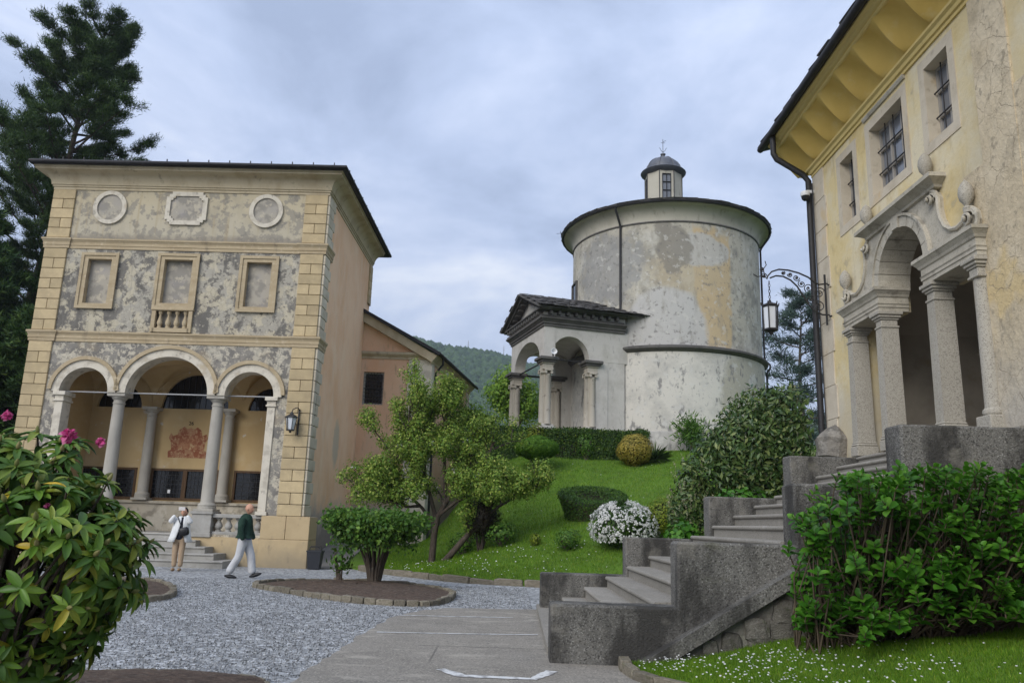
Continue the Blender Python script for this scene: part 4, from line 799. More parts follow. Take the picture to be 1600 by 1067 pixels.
# roof lantern: eight sides, glazed on alternate faces
RL = ring([(1.0, 16.55), (1.0, 16.8), (.9, 16.82)], 'dark_stone', 'roof_lantern', seg=8, smooth=0)
for k in range(8):
    a0 = R(22.5 + 45 * k); a1 = R(22.5 + 45 * (k + 1)); r = .93
    p0 = Vector((r * math.cos(a0), r * math.sin(a0), 0)); p1 = Vector((r * math.cos(a1), r * math.sin(a1), 0)); t = (p1 - p0).normalized(); n = Vector((t.y, -t.x, 0)); W = (p1 - p0).length
    mp = lambda a, b, d, p0=p0, t=t, n=n: tuple(p0 + t * a + n * d + Vector((0, 0, b)))
    z0, z1 = 12.25, 14.28
    mb = MB(); hole = rect(.13, W - .13, z0 + .1, z1 - .18) if k % 2 == 1 else None
    mb.prism([rect(0, W, z0, z1)] + ([hole] if hole else []), -.1, 0, mp); fc = part('lantern_wall', mb, 'drum_cornice', RL)
    mb = MB(); mb.tube([tuple(p0 * 1.01 + Vector((0, 0, z0))), tuple(p0 * 1.01 + Vector((0, 0, z1)))], .025, 5); part('corner_strip', mb, 'iron', RL)
    if hole:
        mb = MB(); mb.prism([hole], -.07, -.06, mp); part('pane', mb, 'window_glass', fc)
        mb = MB(); mb.prism([hole, rect(.16, W - .16, z0 + .13, z1 - .21)], -.06, .01, mp); mb.prism([rect(W / 2 - .014, W / 2 + .014, z0 + .1, z1 - .18)], -.055, .005, mp)
        for q in range(1, 4): zq = z0 + .1 + (z1 - z0 - .28) * q / 4; mb.prism([rect(.13, W - .13, zq - .014, zq + .014)], -.052, .002, mp)
        part('window_bars', mb, 'iron', fc)
mb = MB(); mb.lathe([(.85, 14.24), (1.0, 14.30), (1.12, 14.40), (1.14, 14.44), (1.10, 14.48), (.9, 14.52)], 0, 0, 24); part('lantern_eave', mb, 'lead', RL, 40)
dome = [(.9 * math.cos(R(a)), 14.50 + .80 * math.sin(R(a))) for a in range(0, 84, 12)] + [(.1, 15.3), (.09, 15.45), (.13, 15.48), (.13, 15.53), (.03, 15.56)]
mb = MB(); mb.lathe(dome, 0, 0, 24); dm = part('dome', mb, 'lead', RL, 50)
for k in range(8):
    a = R(22.5 + 45 * k); mb = MB(); mb.tube([(.91 * math.cos(R(q)) * math.cos(a), .91 * math.cos(R(q)) * math.sin(a), 14.50 + .81 * math.sin(R(q))) for q in range(0, 85, 12)], .022, 5); part('rib', mb, 'lead', dm)
mb = MB(); mb.tube([(0, 0, 15.5), (0, 0, 16.35)], .014, 5)
for s in (-1, 1): mb.tube([(0, 0, 15.62), (s * .1, -.02, 15.72), (s * .17, -.03, 15.86), (s * .2, -.03, 15.84)], .011, 5)
mb.tube([(-.1, 0, 16.15), (.1, 0, 16.15)], .011, 5); mb.tube([(0, 0, 16.2), (.14, 0, 16.28), (.16, 0, 16.24)], .01, 5); part('finial', mb, 'iron', RL)
mb = MB(); mb.tube([(-5.1 * .98, 1.0, 11.0), (-5.1, .9, 11.55)], .012, 4); mb.tube([(-5.3, .9, 11.4), (-4.8, .95, 11.5)], .01, 4); part('aerial', mb, 'iron', DR)
# ---------------------------------------------------------------- portico of the round chapel
PO = thing('chapel_portico', 'arched stone portico with gabled slab roof in front of the round chapel', 'portico', (1.35, 33.0, 4.9), R(17))
Z0 = -4.9
SA = lambda a, b, d: (a, d, b + Z0)      # near side: a along, d depth
FA = lambda a, b, d: (d, a, b + Z0)      # front: a = depth along front
TB = 4.6
mb = MB(); mb.box(-.6, 3.4, -.5, TB + .5, 3.6 + Z0, 5.0 + Z0); mb.box(-.35, 3.4, -.3, TB + .3, 5.0 + Z0, 5.18 + Z0); part('floor_slab', mb, 'portico_stone', PO)
spr = 8.30
so = [(.33, 8.28)] + arc(1.19, spr, .86, .95, 180, 0, 20) + [(2.05, 8.28)]
for b0, b1 in ((0.02, .5), (TB - .5, TB - .02)):
    mb = MB(); mb.prism([[(.004, 8.28), (.33, 8.28)] + arc(1.19, spr, .86, .95, 180, 0, 20) + [(2.05, 8.28), (3.9, 8.28), (3.9, 9.62), (.004, 9.62)]], b0, b1, SA); part('side_wall', mb, 'portico_stone', PO)
mb = MB(); mb.prism([[(0, 8.28), (.55, 8.28)] + arc(TB / 2, spr, TB / 2 - .55, 1.0, 180, 0, 24) + [(TB - .55, 8.28), (TB, 8.28), (TB, 9.62), (0, 9.62)]], 0, .5, FA); part('front_wall', mb, 'portico_stone', PO)
mb = MB(); mb.box(2.38, 3.7, .03, .5, 5.1 + Z0, 8.28 + Z0); mb.box(2.34, 2.9, .0, .4, 5.1 + Z0, 8.27 + Z0); part('pier', mb, 'portico_stone', PO)
mb = MB(); mb.box(2.38, 3.7, TB - .5, TB - .03, 5.1 + Z0, 8.28 + Z0); part('pier', mb, 'portico_stone', PO)
mb = MB(); mb.prism([rect(.3, TB - .3, 5.1, 9.6), [(1.9, 5.12)] + arc(2.75, 7.0, .85, .85, 180, 0, 18) + [(3.6, 5.12)]], 2.9, 3.2, FA); part('back_wall', mb, 'portico_stone', PO)
mb = MB(); mb.prism([[(1.9, 5.12)] + arc(2.75, 7.0, .85, .85, 180, 0, 18) + [(3.6, 5.12)]], 3.1, 3.25, FA); part('dark_doorway', mb, 'dark_interior', PO)  # dark slab in place of the unlit space behind the arch
mb = MB(); mb.prism([arc(2.75, 7.0, 1.0, 1.0, 0, 180, 20) + arc(2.75, 7.0, .85, .85, 180, 0, 20)], 2.86, 2.95, FA); part('door_arch', mb, 'portico_stone', PO)
def pvault(a, b):
    u, v = .4 + 2.6 * a, .4 + 3.8 * b; du = (u - 1.7) / 1.35; dv = (v - 2.3) / 1.95
    return (u, v, 8.4 + Z0 + 1.0 * max(math.sqrt(max(0, 1 - du * du)), math.sqrt(max(0, 1 - dv * dv))))
mb = MB(); mb.grid(40, 50, pvault); part('vault', mb, 'portico_stone', PO, 40)
def ent(path, prof, m, name): mb = MB(); mb.sweep(path, [(o_, z + Z0) for o_, z in prof]); return part(name, mb, m, PO)
pth = [(3.4, TB), (0, TB), (0, 0), (3.4, 0)][::-1]
pth = [(0, TB), (0, 0), (3.75, 0)]
pth = [(3.4, TB), (0, TB), (0, 0), (3.7, 0)]
ent(pth, [(0, 9.60), (.05, 9.60), (.05, 9.68), (.1, 9.72), (.1, 9.78), (.2, 9.88), (.24, 9.9), (.24, 9.97), (0, 9.99)], 'dark_stone', 'lower_cornice')
ent(pth, [(-.02, 9.985), (.04, 9.985), (.04, 10.22), (-.02, 10.22)], 'portico_stone', 'frieze')
mb = MB(); mb.box(-.2, 3.6, -.2, TB + .2, 10.0 + Z0, 10.05 + Z0); part('ceiling_slab', mb, 'dark_stone', PO)
ent(pth, [(0, 10.215), (.28, 10.26), (.32, 10.29), (.32, 10.34), (0, 10.36)], 'dark_stone', 'eaves_cornice')
mo = MB(); mo.box(-.06, .06, -.27, 0, 10.08 + Z0, 10.225 + Z0); me = mo.mesh('modillion', 'dark_stone')
for k in range(9): piece('modillion', me, PO, (.2 + k * .38, -.035, 0))
for k in range(13): piece('modillion', me, PO, (-.035, .2 + k * .35, 0), (0, 0, R(-90)))
ap = 11.46; hb = TB / 2
mb = MB(); mb.prism([[(-.1, 10.34), (TB + .1, 10.34), (hb, ap - .08)]], .12, .4, FA); part('pediment', mb, 'portico_stone', PO)
for s in (0, 1):
    y0 = -.46 if s == 0 else TB + .46
    mb = MB(); mb.prism([[(y0, 10.30), (hb, ap), (hb, ap + .08), (y0, 10.38)]], -.46, 4.6, FA); rfh = part('roof', mb, 'dark_stone', PO)
    mb = MB(); yy = -.2 if s == 0 else TB + .2; mb.prism([[(y0 + (.1 if s == 0 else -.1), 10.24), (hb, ap - .1), (hb, ap + .02), (y0, 10.36)]], -.30, .2, FA); part('raking_cornice', mb, 'dark_stone', PO)
    mdl = MB(); mdl.box(-.02, .24, -.06, .06, -.12, 0); me = mdl.mesh('modillion', 'dark_stone')
    sl = math.atan2(ap - 10.3, hb + .46)
    for k in range(1, 7):
        t = k / 7; piece('modillion', me, PO, (-.2, y0 + (hb - y0) * t, 10.24 + (ap - 10.36) * t + .02 + Z0), (sl if s == 0 else -sl, 0, 0))
    n_r, n_c = 7, 15; Ls = (hb + .46) / math.cos(sl) / n_r
    for r in range(n_r):
        for c in range(n_c):
            t = (r + .5) / n_r; a = -.48 + (c + .5 + (.3 if r % 2 else 0)) * .34
            if a > 4.5: continue
            piece('roof_slab', random.choice(mbx), rfh, (a, y0 + (hb - y0) * t, 10.40 + (ap - 10.3) * t + Z0 + random.uniform(.0, .03)), (sl - .07, random.uniform(-.05, .05), 0 if s == 0 else math.pi), (.62 * random.uniform(.9, 1.1), .85, .45))
# supports: paired half columns under stone imposts
def support(a, b, faces):
    mb = MB(); mb.box(a - .16, a + .16, b - .16, b + .16, 5.45 + Z0, 7.95 + Z0, .01); o = part('pier_shaft', mb, 'portico_column', PO)
    mb = MB(); mb.box(a - .28, a + .28, b - .28, b + .28, 5.17 + Z0, 5.30 + Z0, .015); mb.box(a - .33, a + .33, b - .33, b + .33, 5.30 + Z0, 5.38 + Z0, .02); mb.box(a - .27, a + .27, b - .27, b + .27, 5.38 + Z0, 5.46 + Z0, .02); part('base', mb, 'portico_stone', o)
    for dx_, dy_ in faces:
        mb = MB(); mb.lathe([(.17, 5.46 + Z0), (.17, 5.5 + Z0), (.14, 5.54 + Z0), (.135, 6.3 + Z0), (.118, 7.5 + Z0), (.13, 7.52 + Z0), (.13, 7.55 + Z0), (.12, 7.56 + Z0)], a + dx_ * .17, b + dy_ * .17, 14); cc = part('half_column', mb, 'portico_column', o, 40)
        mb = MB(); tx, ty = -dy_, dx_
        mb.box(a + dx_ * .17 - .16, a + dx_ * .17 + .16, b + dy_ * .17 - .16, b + dy_ * .17 + .16, 7.68 + Z0, 7.74 + Z0, .01)
        for s in (-1, 1):
            c_ = Vector((a + dx_ * .17 + tx * s * .13, b + dy_ * .17 + ty * s * .13, 7.62 + Z0)); mb.tube([tuple(c_ - Vector((dx_, dy_, 0)) * .13), tuple(c_ + Vector((dx_, dy_, 0)) * .15)], .062, 10)
        part('ionic_capital', mb, 'portico_column', cc)
    mb = MB(); mb.box(a - .24, a + .24, b - .24, b + .24, 7.74 + Z0, 7.80 + Z0, .01); mb.box(a - .22, a + .22, b - .22, b + .22, 7.80 + Z0, 7.99 + Z0); mb.box(a - .27, a + .27, b - .27, b + .27, 7.99 + Z0, 8.05 + Z0, .01); part('entablature_block', mb, 'portico_column', o)
    mb = MB(); mb.box(a - .34, a + .34, b - .34, b + .34, 8.05 + Z0, 8.14 + Z0, .02); mb.box(a - .42, a + .42, b - .42, b + .42, 8.14 + Z0, 8.275 + Z0, .025); part('impost', mb, 'dark_stone', o)
support(.2, .2, [(0, -1), (-1, 0)]); support(.2, TB - .2, [(-1, 0), (0, 1), (0, -1)]); support(2.2, .2, [(0, -1), (-1, 0)]); support(2.2, TB - .2, [(-1, 0), (0, -1)]) 
mb = MB(); mb.tube([(.25, .5, 8.2 + Z0), (.25, TB - .5, 8.2 + Z0)], .035, 6); part('tie_rod', mb, 'iron', PO)
mb = MB(); mb.tube([(.5, .22, 8.24 + Z0), (2.0, .22, 8.24 + Z0)], .03, 6); part('tie_rod', mb, 'iron', PO)
mb = MB(); mb.tube([(.5, TB - .25, 8.22 + Z0), (2.0, TB - .25, 8.22 + Z0)], .05, 6); part('tie_rod', mb, 'iron', PO)
SP = thing('horn_loudspeaker', 'small white horn loudspeaker on the near corner impost of the portico', 'loudspeaker', (1.72, 32.72, 8.26))
mb = MB(); mb.lathe([(.04, .0), (.05, .08), (.08, .14), (.13, .18), (.135, .19), (.12, .19), (.04, .06), (.03, .06)], 0, 0, 16); h = part('horn', mb, 'white_plastic', SP, 50); h.rotation_euler = (R(80), 0, R(10)); h.location = (0, .05, .14)
mb = MB(); mb.box(-.03, .03, .02, .08, 0, .14); part('bracket', mb, 'iron', SP)
# ---------------------------------------------------------------- right building
RB = thing('yellow_chapel', 'yellow rendered chapel on the right with three-part stone portal and barred upper windows', 'chapel', (6.1, 15.44, 2.7))
XW = 6.1
YZ = lambda a, b, d: (d, a, b)
wins = [(13.83, .285, 7.0, 8.25), (12.27, .585, 7.05, 8.27), (10.64, .325, 7.1, 8.30)]
PC = 11.97; AR = .73; ASP = 5.40
PA = AR + .04
port = [(10.06, 2.5), (10.06, 5.0), (11.2, 5.0), (11.2, ASP)] + [(PC - PA * math.cos(R(180 * k / 24)), ASP + PA * math.sin(R(180 * k / 24))) for k in range(1, 24)] + [(12.74, ASP), (12.74, 5.0), (13.9, 5.0), (13.9, 2.5)]
mb = MB(); mb.prism([[(2, 0), (2, 9.45), (15.44, 9.45), (15.44, 0), (14.6, 0), (14.6, 2.4), (9.9, 2.4), (9.9, 0)], port] + [rect(c - h - .05, c + h + .05, z0 - .05, z1 + .05) for c, h, z0, z1 in wins], XW, XW + .42, YZ); part('wall', mb, 'yellow_wall', RB, world=True)
mb = MB(); mb.box(XW + .42, 14, 15.02, 15.44, 0, 9.45); part('wall', mb, 'yellow_wall', RB, world=True)
mb = MB(); mb.box(XW - .03, XW + .1, 8.98, 9.72, -.1, 8.56); part('pilaster', mb, 'cracked_render', RB, world=True, label='broad pilaster strip of cracked bare render')
mb = MB(); mb.box(XW - .018, XW + .1, 9.72, 10.22, -.1, 6.2); part('render_patch', mb, 'cracked_render', RB, world=True)
mb = MB(); mb.box(XW - .035, XW + .1, 2.0, 8.98, -.1, 3.6); mb.box(XW - .02, XW + .1, 2.0, 8.98, 3.6, 6.9); part('render_patch', mb, 'cracked_render', RB, world=True)
for k in range(9):   # pale quoins at the far corner
    z0 = 2.9 + k * .63; mb = MB(); mb.box(XW - .02, XW + .1, 14.83 if k % 2 else 14.9, 15.46, z0, z0 + .625, .008); part('quoin_block', mb, 'pale_quoin', RB, world=True)
# windows
for (c, h, z0, z1) in wins:
    mb = MB(); b = .16; mb.prism([rect(c - h - b, c + h + b, z0 - b, z1 + b), rect(c - h, c + h, z0, z1)], XW - .012, XW + .3, YZ); wf = part('window', mb, 'pale_quoin', RB, world=True)
    mb = MB(); mb.prism([rect(c - h, c + h, z0, z1), rect(c - h + .045, c + h - .045, z0 + .045, z1 - .045)], XW + .17, XW + .24, YZ); nv = 2 if h < .5 else 3
    for k in range(1, nv): y = c - h + 2 * h * k / nv; mb.box(XW + .165, XW + .235, y - .022, y + .022, z0 + .04, z1 - .04)
    for k in range(1, 3): z = z0 + (z1 - z0) * k / 3; mb.box(XW + .16, XW + .23, c - h + .04, c + h - .04, z - .016, z + .016)
    part('window_frame', mb, 'reveal_stone', wf, world=True)
    gm = MB(); gm.box(0, .008, -h * 2 / nv / 2 + .02, h * 2 / nv / 2 - .02, -(z1 - z0) / 6 + .016, (z1 - z0) / 6 - .016); me = gm.mesh('pane', 'window_glass')
    for k in range(nv):
        for q in range(3): piece('pane', me, wf, (XW + .2, c - h + 2 * h * (k + .5) / nv, z0 + (z1 - z0) * (q + .5) / 3), (random.uniform(-.01, .01), random.uniform(-.012, .012), random.uniform(-.012, .012)), world=True)
    gr_ = MB()
    for k in range(1, 3 if h < .5 else 4): y = c - h + 2 * h * k / (3 if h < .5 else 4); gr_.tube([(XW + .135, y, z0), (XW + .135, y, z1)], .011, 5)
    for k in range(1, 3): z = z0 + (z1 - z0) * k / 3; gr_.tube([(XW + .13, c - h, z), (XW + .13, c + h, z)], .013, 5)
    part('window_grille', gr_, 'iron', wf, world=True)
mb = MB(); c, h, z0, z1 = wins[1]; mb.sweep([(XW - .0, 13.02), (XW - .0, 11.52)], [(0, 8.50), (.03, 8.5), (.05, 8.54), (.05, 8.565), (0, 8.58)]); part('window_hood', mb, 'pale_stone', RB, world=True)
# eaves: moulding, coved soffit with little vaults, fascia, roof
ml = [(0, 8.56), (.03, 8.56), (.03, 8.62), (.06, 8.63), (.07, 8.69), (.11, 8.72), (.11, 8.765), (0, 8.78)]
mb = MB(); mb.sweep([(XW + .4, 15.44), (XW, 15.44), (XW, 2)], ml); part('cornice', mb, 'yellow_cornice', RB, world=True)
def soff(a, b):
    y = 2 + (15.95 - 2) * a; s = b; ph = ((y - 12.75) / .76) % 1.0 - .5
    p_ = .42 + 1.25 * (2 * abs(ph)) ** 2.2
    return (XW - .06 - .56 * s, y, 8.76 + .62 * s ** p_)
mb = MB(); mb.grid(520, 16, soff); part('soffit', mb, 'yellow_soffit', RB, 30, world=True)
mb = MB(); mb.box(XW - .05, XW + .4, 15.3, 15.46, 8.70, 9.5); part('wall', mb, 'yellow_soffit', RB, world=True)
mb = MB(); mb.sweep([(XW - .56, 16.0), (XW - .56, 2)], [(-.1, 9.36), (.02, 9.33), (.05, 9.35), (.05, 9.40), (.09, 9.42), (.11, 9.46), (.16, 9.49), (.16, 9.53), (-.1, 9.55)]); part('fascia', mb, 'yellow_cornice', RB, world=True)
mb = MB(); mb.prism([[(5.28, 9.50), (13, 11.9), (13, 12.05), (5.24, 9.61)]], 2, 16.28, lambda a, b, d: (a, d, b)); rr_ = part('roof', mb, 'dark_roof', RB, world=True)
mb = MB(); mb.prism([[(XW - .6, 9.36), (XW - .1, 8.8), (8, 9.4), (12.5, 11.7), (5.4, 9.52)]], 15.93, 16.02, lambda a, b, d: (a, d, b)); part('verge_board', mb, 'yellow_soffit', RB, world=True)
mb = MB(); mb.tube([(5.29, 2, 9.54), (5.29, 16.25, 9.54)], .07, 8); part('gutter', mb, 'dark_roof', rr_, 50, world=True)
sm = []
for i in range(3):
    q = MB(); q.box(-.35, .12, -.24, .24, 0, .045, .012); me = q.mesh('roof_slab', 'slate_slab'); sm.append(me)
    for v in me.vertices: v.co += Vector((random.uniform(-.05, .02), random.uniform(-.02, .02), random.uniform(-.01, .01)))
for k in range(30): piece('roof_slab', random.choice(sm), rr_, (5.62 + random.uniform(-.02, .03), 2.2 + k * .47, 9.72), (0, -.3 + random.uniform(-.04, .04), random.uniform(-.05, .05)), world=True)
# downpipe
mb = MB(); mb.tube([(5.34, 15.55, 9.5), (5.34, 15.55, 9.12), (5.40, 15.55, 9.0), (5.92, 15.52, 8.66), (6.02, 15.5, 8.5), (6.02, 15.5, 2.6)], .062, 9); part('downpipe', mb, 'iron', RB, 50, world=True)
mb = MB(); mb.tube([(6.04, 15.36, 8.4), (6.055, 15.36, 2.8)], .012, 5); part('cable', mb, 'iron', RB, world=True)
# --- portal: pillars
def pillar(name, y, wd, m, x0=5.98, dep=.32, zb=2.73, zt=4.985, rnd=False):
    mb = MB(); cy, hx = y, wd / 2
    if rnd: mb.lathe([(hx * 1.02, zb + .28), (hx, zb + .35), (hx * .97, zb + 1.2), (hx * .86, zt - .26)], x0 + .1, cy, 18)
    else:
        v = []
        for z, k in ((zb + .24, 1.), (zt - .25, .93)): v += [(x0 + dep / 2 + sx * dep / 2 * k, cy + sy * hx * k, z) for sx, sy in ((-1, -1), (1, -1), (1, 1), (-1, 1))]
        mb.add(v, [(0, 1, 2, 3), (4, 5, 6, 7)] + [(i, (i + 1) % 4, 4 + (i + 1) % 4, 4 + i) for i in range(4)])
    o = part(name, mb, m, RB, 40 if rnd else 0, world=True)
    a0, a1, b0, b1 = x0, x0 + dep, cy - hx, cy + hx
    if rnd: a0, a1 = x0 + .1 - hx, x0 + .1 + hx
    mb = MB(); g = .035
    if rnd: mb.lathe([(hx * 1.12, zb + .19), (hx * 1.28, zb + .22), (hx * 1.28, zb + .26), (hx * 1.02, zb + .29)], x0 + .1, cy, 18); mb.box(a0 - .05, a1 + .03, b0 - .05, b1 + .05, zb, zb + .19, .012)
    else: mb.box(a0 - g, a1 + g, b0 - g, b1 + g, zb, zb + .17, .01); mb.box(a0 - g * .8, a1 + g * .8, b0 - g * .8, b1 + g * .8, zb + .17, zb + .215, .018); mb.box(a0 - .015, a1 + .015, b0 - .015, b1 + .015, zb + .215, zb + .245, .01)
    part('base', mb, m, o, world=True)
    mb = MB(); k = .9; hx2 = hx * k; c0 = (a0 + a1) / 2; d2 = (a1 - a0) / 2 * k
    for e_, z0, z1 in ((.02, zt - .27, zt - .235), (.0, zt - .235, zt - .14), (.02, zt - .14, zt - .105), (.045, zt - .105, zt - .06), (.07, zt - .06, zt - .005)): mb.box(c0 - d2 - e_, c0 + d2 + e_, cy - hx2 - e_, cy + hx2 + e_, z0, z1, .008)
    part('capital', mb, m, o, world=True)
pillar('pillar', 13.92, .22, 'granite', dep=.3); pillar('pillar', 12.80, .22, 'granite', dep=.3); pillar('pillar', 11.14, .22, 'granite', dep=.3); pillar('column', 10.02, .22, 'granite', rnd=True)
# entablatures over the side openings
ep = [(0, 4.985), (.02, 4.985), (.02, 5.04), (.035, 5.05), (.035, 5.09), (.05, 5.11), (.03, 5.12), (.03, 5.21), (.05, 5.225), (.065, 5.26), (.105, 5.31), (.12, 5.32), (.12, 5.37), (0, 5.395)]
for y0, y1 in ((12.69, 14.0), (9.88, 11.23)):
    mb = MB(); mb.sweep([(6.45, y1), (5.98, y1), (5.98, y0), (6.45, y0)], ep); mb.box(5.98, 6.4, y0, y1, 4.98, 5.39); part('entablature', mb, 'pale_stone', RB, world=True)
# arch with voussoirs
nv = 11
for k in range(nv):
    a0, a1 = 180 * k / nv + .4, 180 * (k + 1) / nv - .4; key = k == nv // 2
    ro = AR + (.20 if key else .165)
    mb = MB(); mb.prism([[(PC + r * math.cos(R(a)), ASP + r * math.sin(R(a))) for r, a in [(AR, a0), (AR, (a0 + a1) / 2), (AR, a1), (ro, a1), (ro, (a0 + a1) / 2), (ro, a0)]]], 5.96 if key else 5.99, 6.52, YZ); part('voussoir', mb, 'pale_stone', RB, world=True)
mb = MB(); mb.prism([arc(PC, ASP, AR + .205, AR + .205, 0, 180, 32) + arc(PC, ASP, AR + .165, AR + .165, 180, 0, 32)], 5.965, 6.12, YZ); part('arch_moulding', mb, 'pale_stone', RB, 35, world=True)
# stone field behind the arch with sweeping scrolls
def side(s):
    pts = [(AR + .15, 0), (2.06, 0), (2.10, .09), (2.08, .21), (1.99, .28), (1.89, .25), (1.78, .17), (1.62, .14), (1.46, .18), (1.33, .27), (1.24, .42), (1.2, .6), (1.21, .75), (1.15, .86), (1.05, .92), (0, .92)]
    return [(PC + s * a, ASP + b) for a, b in pts] + [(PC + s * (AR + .15) * math.cos(R(q)), ASP + (AR + .15) * math.sin(R(q))) for q in range(90, -1, -9)][:-1]
for s in (1, -1):
    mb = MB(); mb.prism([side(s)], 6.03, 6.15, YZ); fld = part('scroll_field', mb, 'pale_stone', RB, world=True)
    edge = side(s)[1:15]; mb = MB(); mb.tube([(6.02, p[0], p[1]) for p in edge], .035, 6); part('scroll_rim', mb, 'pale_stone', fld, 50, world=True)
    for cy, cz, rr in ((PC + s * 1.95, ASP + .15, .115), (PC + s * 1.08, ASP + .77, .09)):
        mb = MB(); mb.tube([(6.005 - .004 * q, cy + s * rr * (1 - q / 26) * math.cos(q * .55), cz + rr * (1 - q / 26) * math.sin(q * .55)) for q in range(25)], .022, 6); mb.ball((6.01, cy, cz), (.04, .04, .04), 8, 6); part('volute', mb, 'pale_stone', fld, 50, world=True)
mb = MB(); mb.sweep([(6.3, 13.0), (6.02, 13.0), (6.02, 10.8), (6.3, 10.8)], [(0, 6.315), (.035, 6.32), (.045, 6.36), (.09, 6.39), (.15, 6.425), (.17, 6.43), (.17, 6.49), (0, 6.52)]); mb.box(6.02, 6.2, 10.8, 13.0, 6.31, 6.515); part('portal_cornice', mb, 'pale_stone', RB, world=True)
for y, z in ((12.93, 6.53), (10.95, 6.53), (13.93, 5.68), (10.01, 5.68)):
    mb = MB(); mb.lathe([(.05, z - .06), (.055, z + .01), (.028, z + .035), (.04, z + .06), (.085, z + .12), (.10, z + .20), (.088, z + .29), (.05, z + .36), (.01, z + .40)], 5.98, y, 16); part('egg_finial', mb, 'granite', RB, 50, world=True)
# porch behind the portal
mb = MB(); mb.box(6.15, 9.2, 9.0, 15.1, 2.5, 2.728); part('porch_floor', mb, 'stair_stone', RB, world=True)
mb = MB(); mb.box(8.9, 9.2, 9.0, 15.1, 2.7, 7); mb.box(6.52, 8.9, 14.7, 15.02, 2.7, 7); mb.box(6.52, 8.9, 9.2, 9.6, 2.7, 7); part('porch_wall', mb, 'porch_plaster', RB, world=True)
mb = MB(); mb.grid(6, 24, lambda a, b: (6.5 + 2.4 * a, 9.6 + 5.1 * b, 5.1 + 1.5 * math.sqrt(max(0, 1 - (2 * b - 1) ** 2)))); part('porch_vault', mb, 'porch_plaster', RB, 50, world=True)
mb = MB(); mb.sweep([(8.9, 14.7), (8.9, 9.6)], [(0, 4.6), (.08, 4.62), (.1, 4.7), (.2, 4.78), (.2, 4.86), (0, 4.88)]); mb.box(8.72, 8.9, 11.9, 12.2, 2.73, 4.6); mb.box(8.6, 8.9, 10.4, 11.4, 3.55, 3.65); part('porch_cornice', mb, 'porch_plaster', RB, world=True)
mb = MB(); mb.tube([(8.7, 10.9 + .35 * math.cos(q * .4) * (1 - q / 30), 4.1 + .4 * math.sin(q * .4) * (1 - q / 30)) for q in range(26)], .05, 6); part('stucco_scroll', mb, 'porch_plaster', RB, 50, world=True)
# security dome camera
SC_ = thing('dome_camera', 'small white dome camera beside the downpipe high on the yellow chapel', 'camera', (5.9, 15.4, 8.1))
mb = MB(); mb.lathe([(.05, .14), (.085, .12), (.095, .06), (.085, .03)], 0, 0, 16); part('housing', mb, 'white_plastic', SC_, 50)
mb = MB(); mb.lathe([(.08, .03), (.072, -.03), (.04, -.065), (.008, -.075)], 0, 0, 14); part('dome', mb, 'dark_glass', SC_, 60)
mb = MB(); mb.box(.03, .19, -.02, .02, .1, .16); part('arm', mb, 'white_plastic', SC_)
# ---------------------------------------------------------------- lantern on wrought bracket
LBk = thing('hanging_lantern', 'wrought iron scroll bracket with a six-sided milk-glass lantern on the yellow chapel corner', 'lantern', (6.05, 14.9, 5.1))
def sc3(pts): return [(p[0] - 6.05, 0, p[1] - 5.1) for p in pts]
up_ = [(6.05, 6.12), (5.88, 6.1), (5.8, 6.14), (5.68, 6.24), (5.5, 6.32), (5.3, 6.37), (5.12, 6.38), (4.98, 6.33), (4.9, 6.24), (4.88, 6.18)]
lo_ = [(6.05, 5.5), (5.92, 5.5), (5.78, 5.56), (5.66, 5.7), (5.56, 5.88), (5.46, 6.05), (5.34, 6.17), (5.2, 6.24), (5.06, 6.25), (4.94, 6.2)]
mb = MB(); mb.tube(sc3(up_), .016, 6); mb.tube(sc3(lo_), .016, 6); mb.tube(sc3([(6.0, 6.3), (6.0, 5.3)]), .022, 6); mb.tube([(0, 0, 1.0), (.1, 0, 1.0)], .02, 5); mb.tube([(0, 0, .38), (.1, 0, .38)], .02, 5); br = part('bracket', mb, 'iron', LBk, 50)
def spiral(cx, cz, r, a0, turns=1.4, s=1):
    return [(cx + r * (1 - .75 * q / 22) * math.cos(a0 + s * turns * 2 * math.pi * q / 22), cz + r * (1 - .75 * q / 22) * math.sin(a0 + s * turns * 2 * math.pi * q / 22)) for q in range(23)]
for (cx, cz, r, a0, s) in ((5.88, 5.93, .12, 0, 1), (5.86, 5.66, .12, 3, -1), (5.72, 5.78, .09, 1, 1), (5.68, 6.02, .09, 4, -1), (5.55, 6.1, .075, 2, 1), (5.45, 6.22, .065, 0, -1), (5.33, 6.28, .05, 3, 1), (5.2, 6.31, .04, 1, -1), (4.83, 6.24, .055, 0, 1), (4.80, 6.37, .05, -1, -1)):
    mb = MB(); mb.tube(sc3(spiral(cx, cz, r, a0, 1.4, s)), .010, 5); part('scroll', mb, 'iron', br)
    mb = MB(); mb.ball((cx - 6.05, 0, cz - 5.1), (.022, .014, .022), 8, 6); part('rosette', mb, 'iron', br)
mb = MB(); mb.tube(sc3([(4.88, 6.2), (4.8, 6.24), (4.7, 6.22), (4.62, 6.27)]), .011, 5); mb.tube(sc3([(4.84, 6.26), (4.82, 6.38), (4.88, 6.46), (4.86, 6.54)]), .01, 5); part('tendril', mb, 'iron', br)
lx = 4.92 - 6.05
for k in range(7):
    mb = MB(); z = .66 + k * .058; mb.tube([(lx + .018 * math.cos(q) * (k % 2), .018 * math.cos(q) * (1 - k % 2), z + .036 * math.sin(q)) for q in np.linspace(0, 2 * math.pi, 9)], .006, 4, False); part('chain_link', mb, 'iron', LBk)
mb = MB(); mb.lathe([(.02, .66), (.03, .62), (.08, .59), (.16, .56), (.165, .53), (.14, .52)], lx, 0, 6)
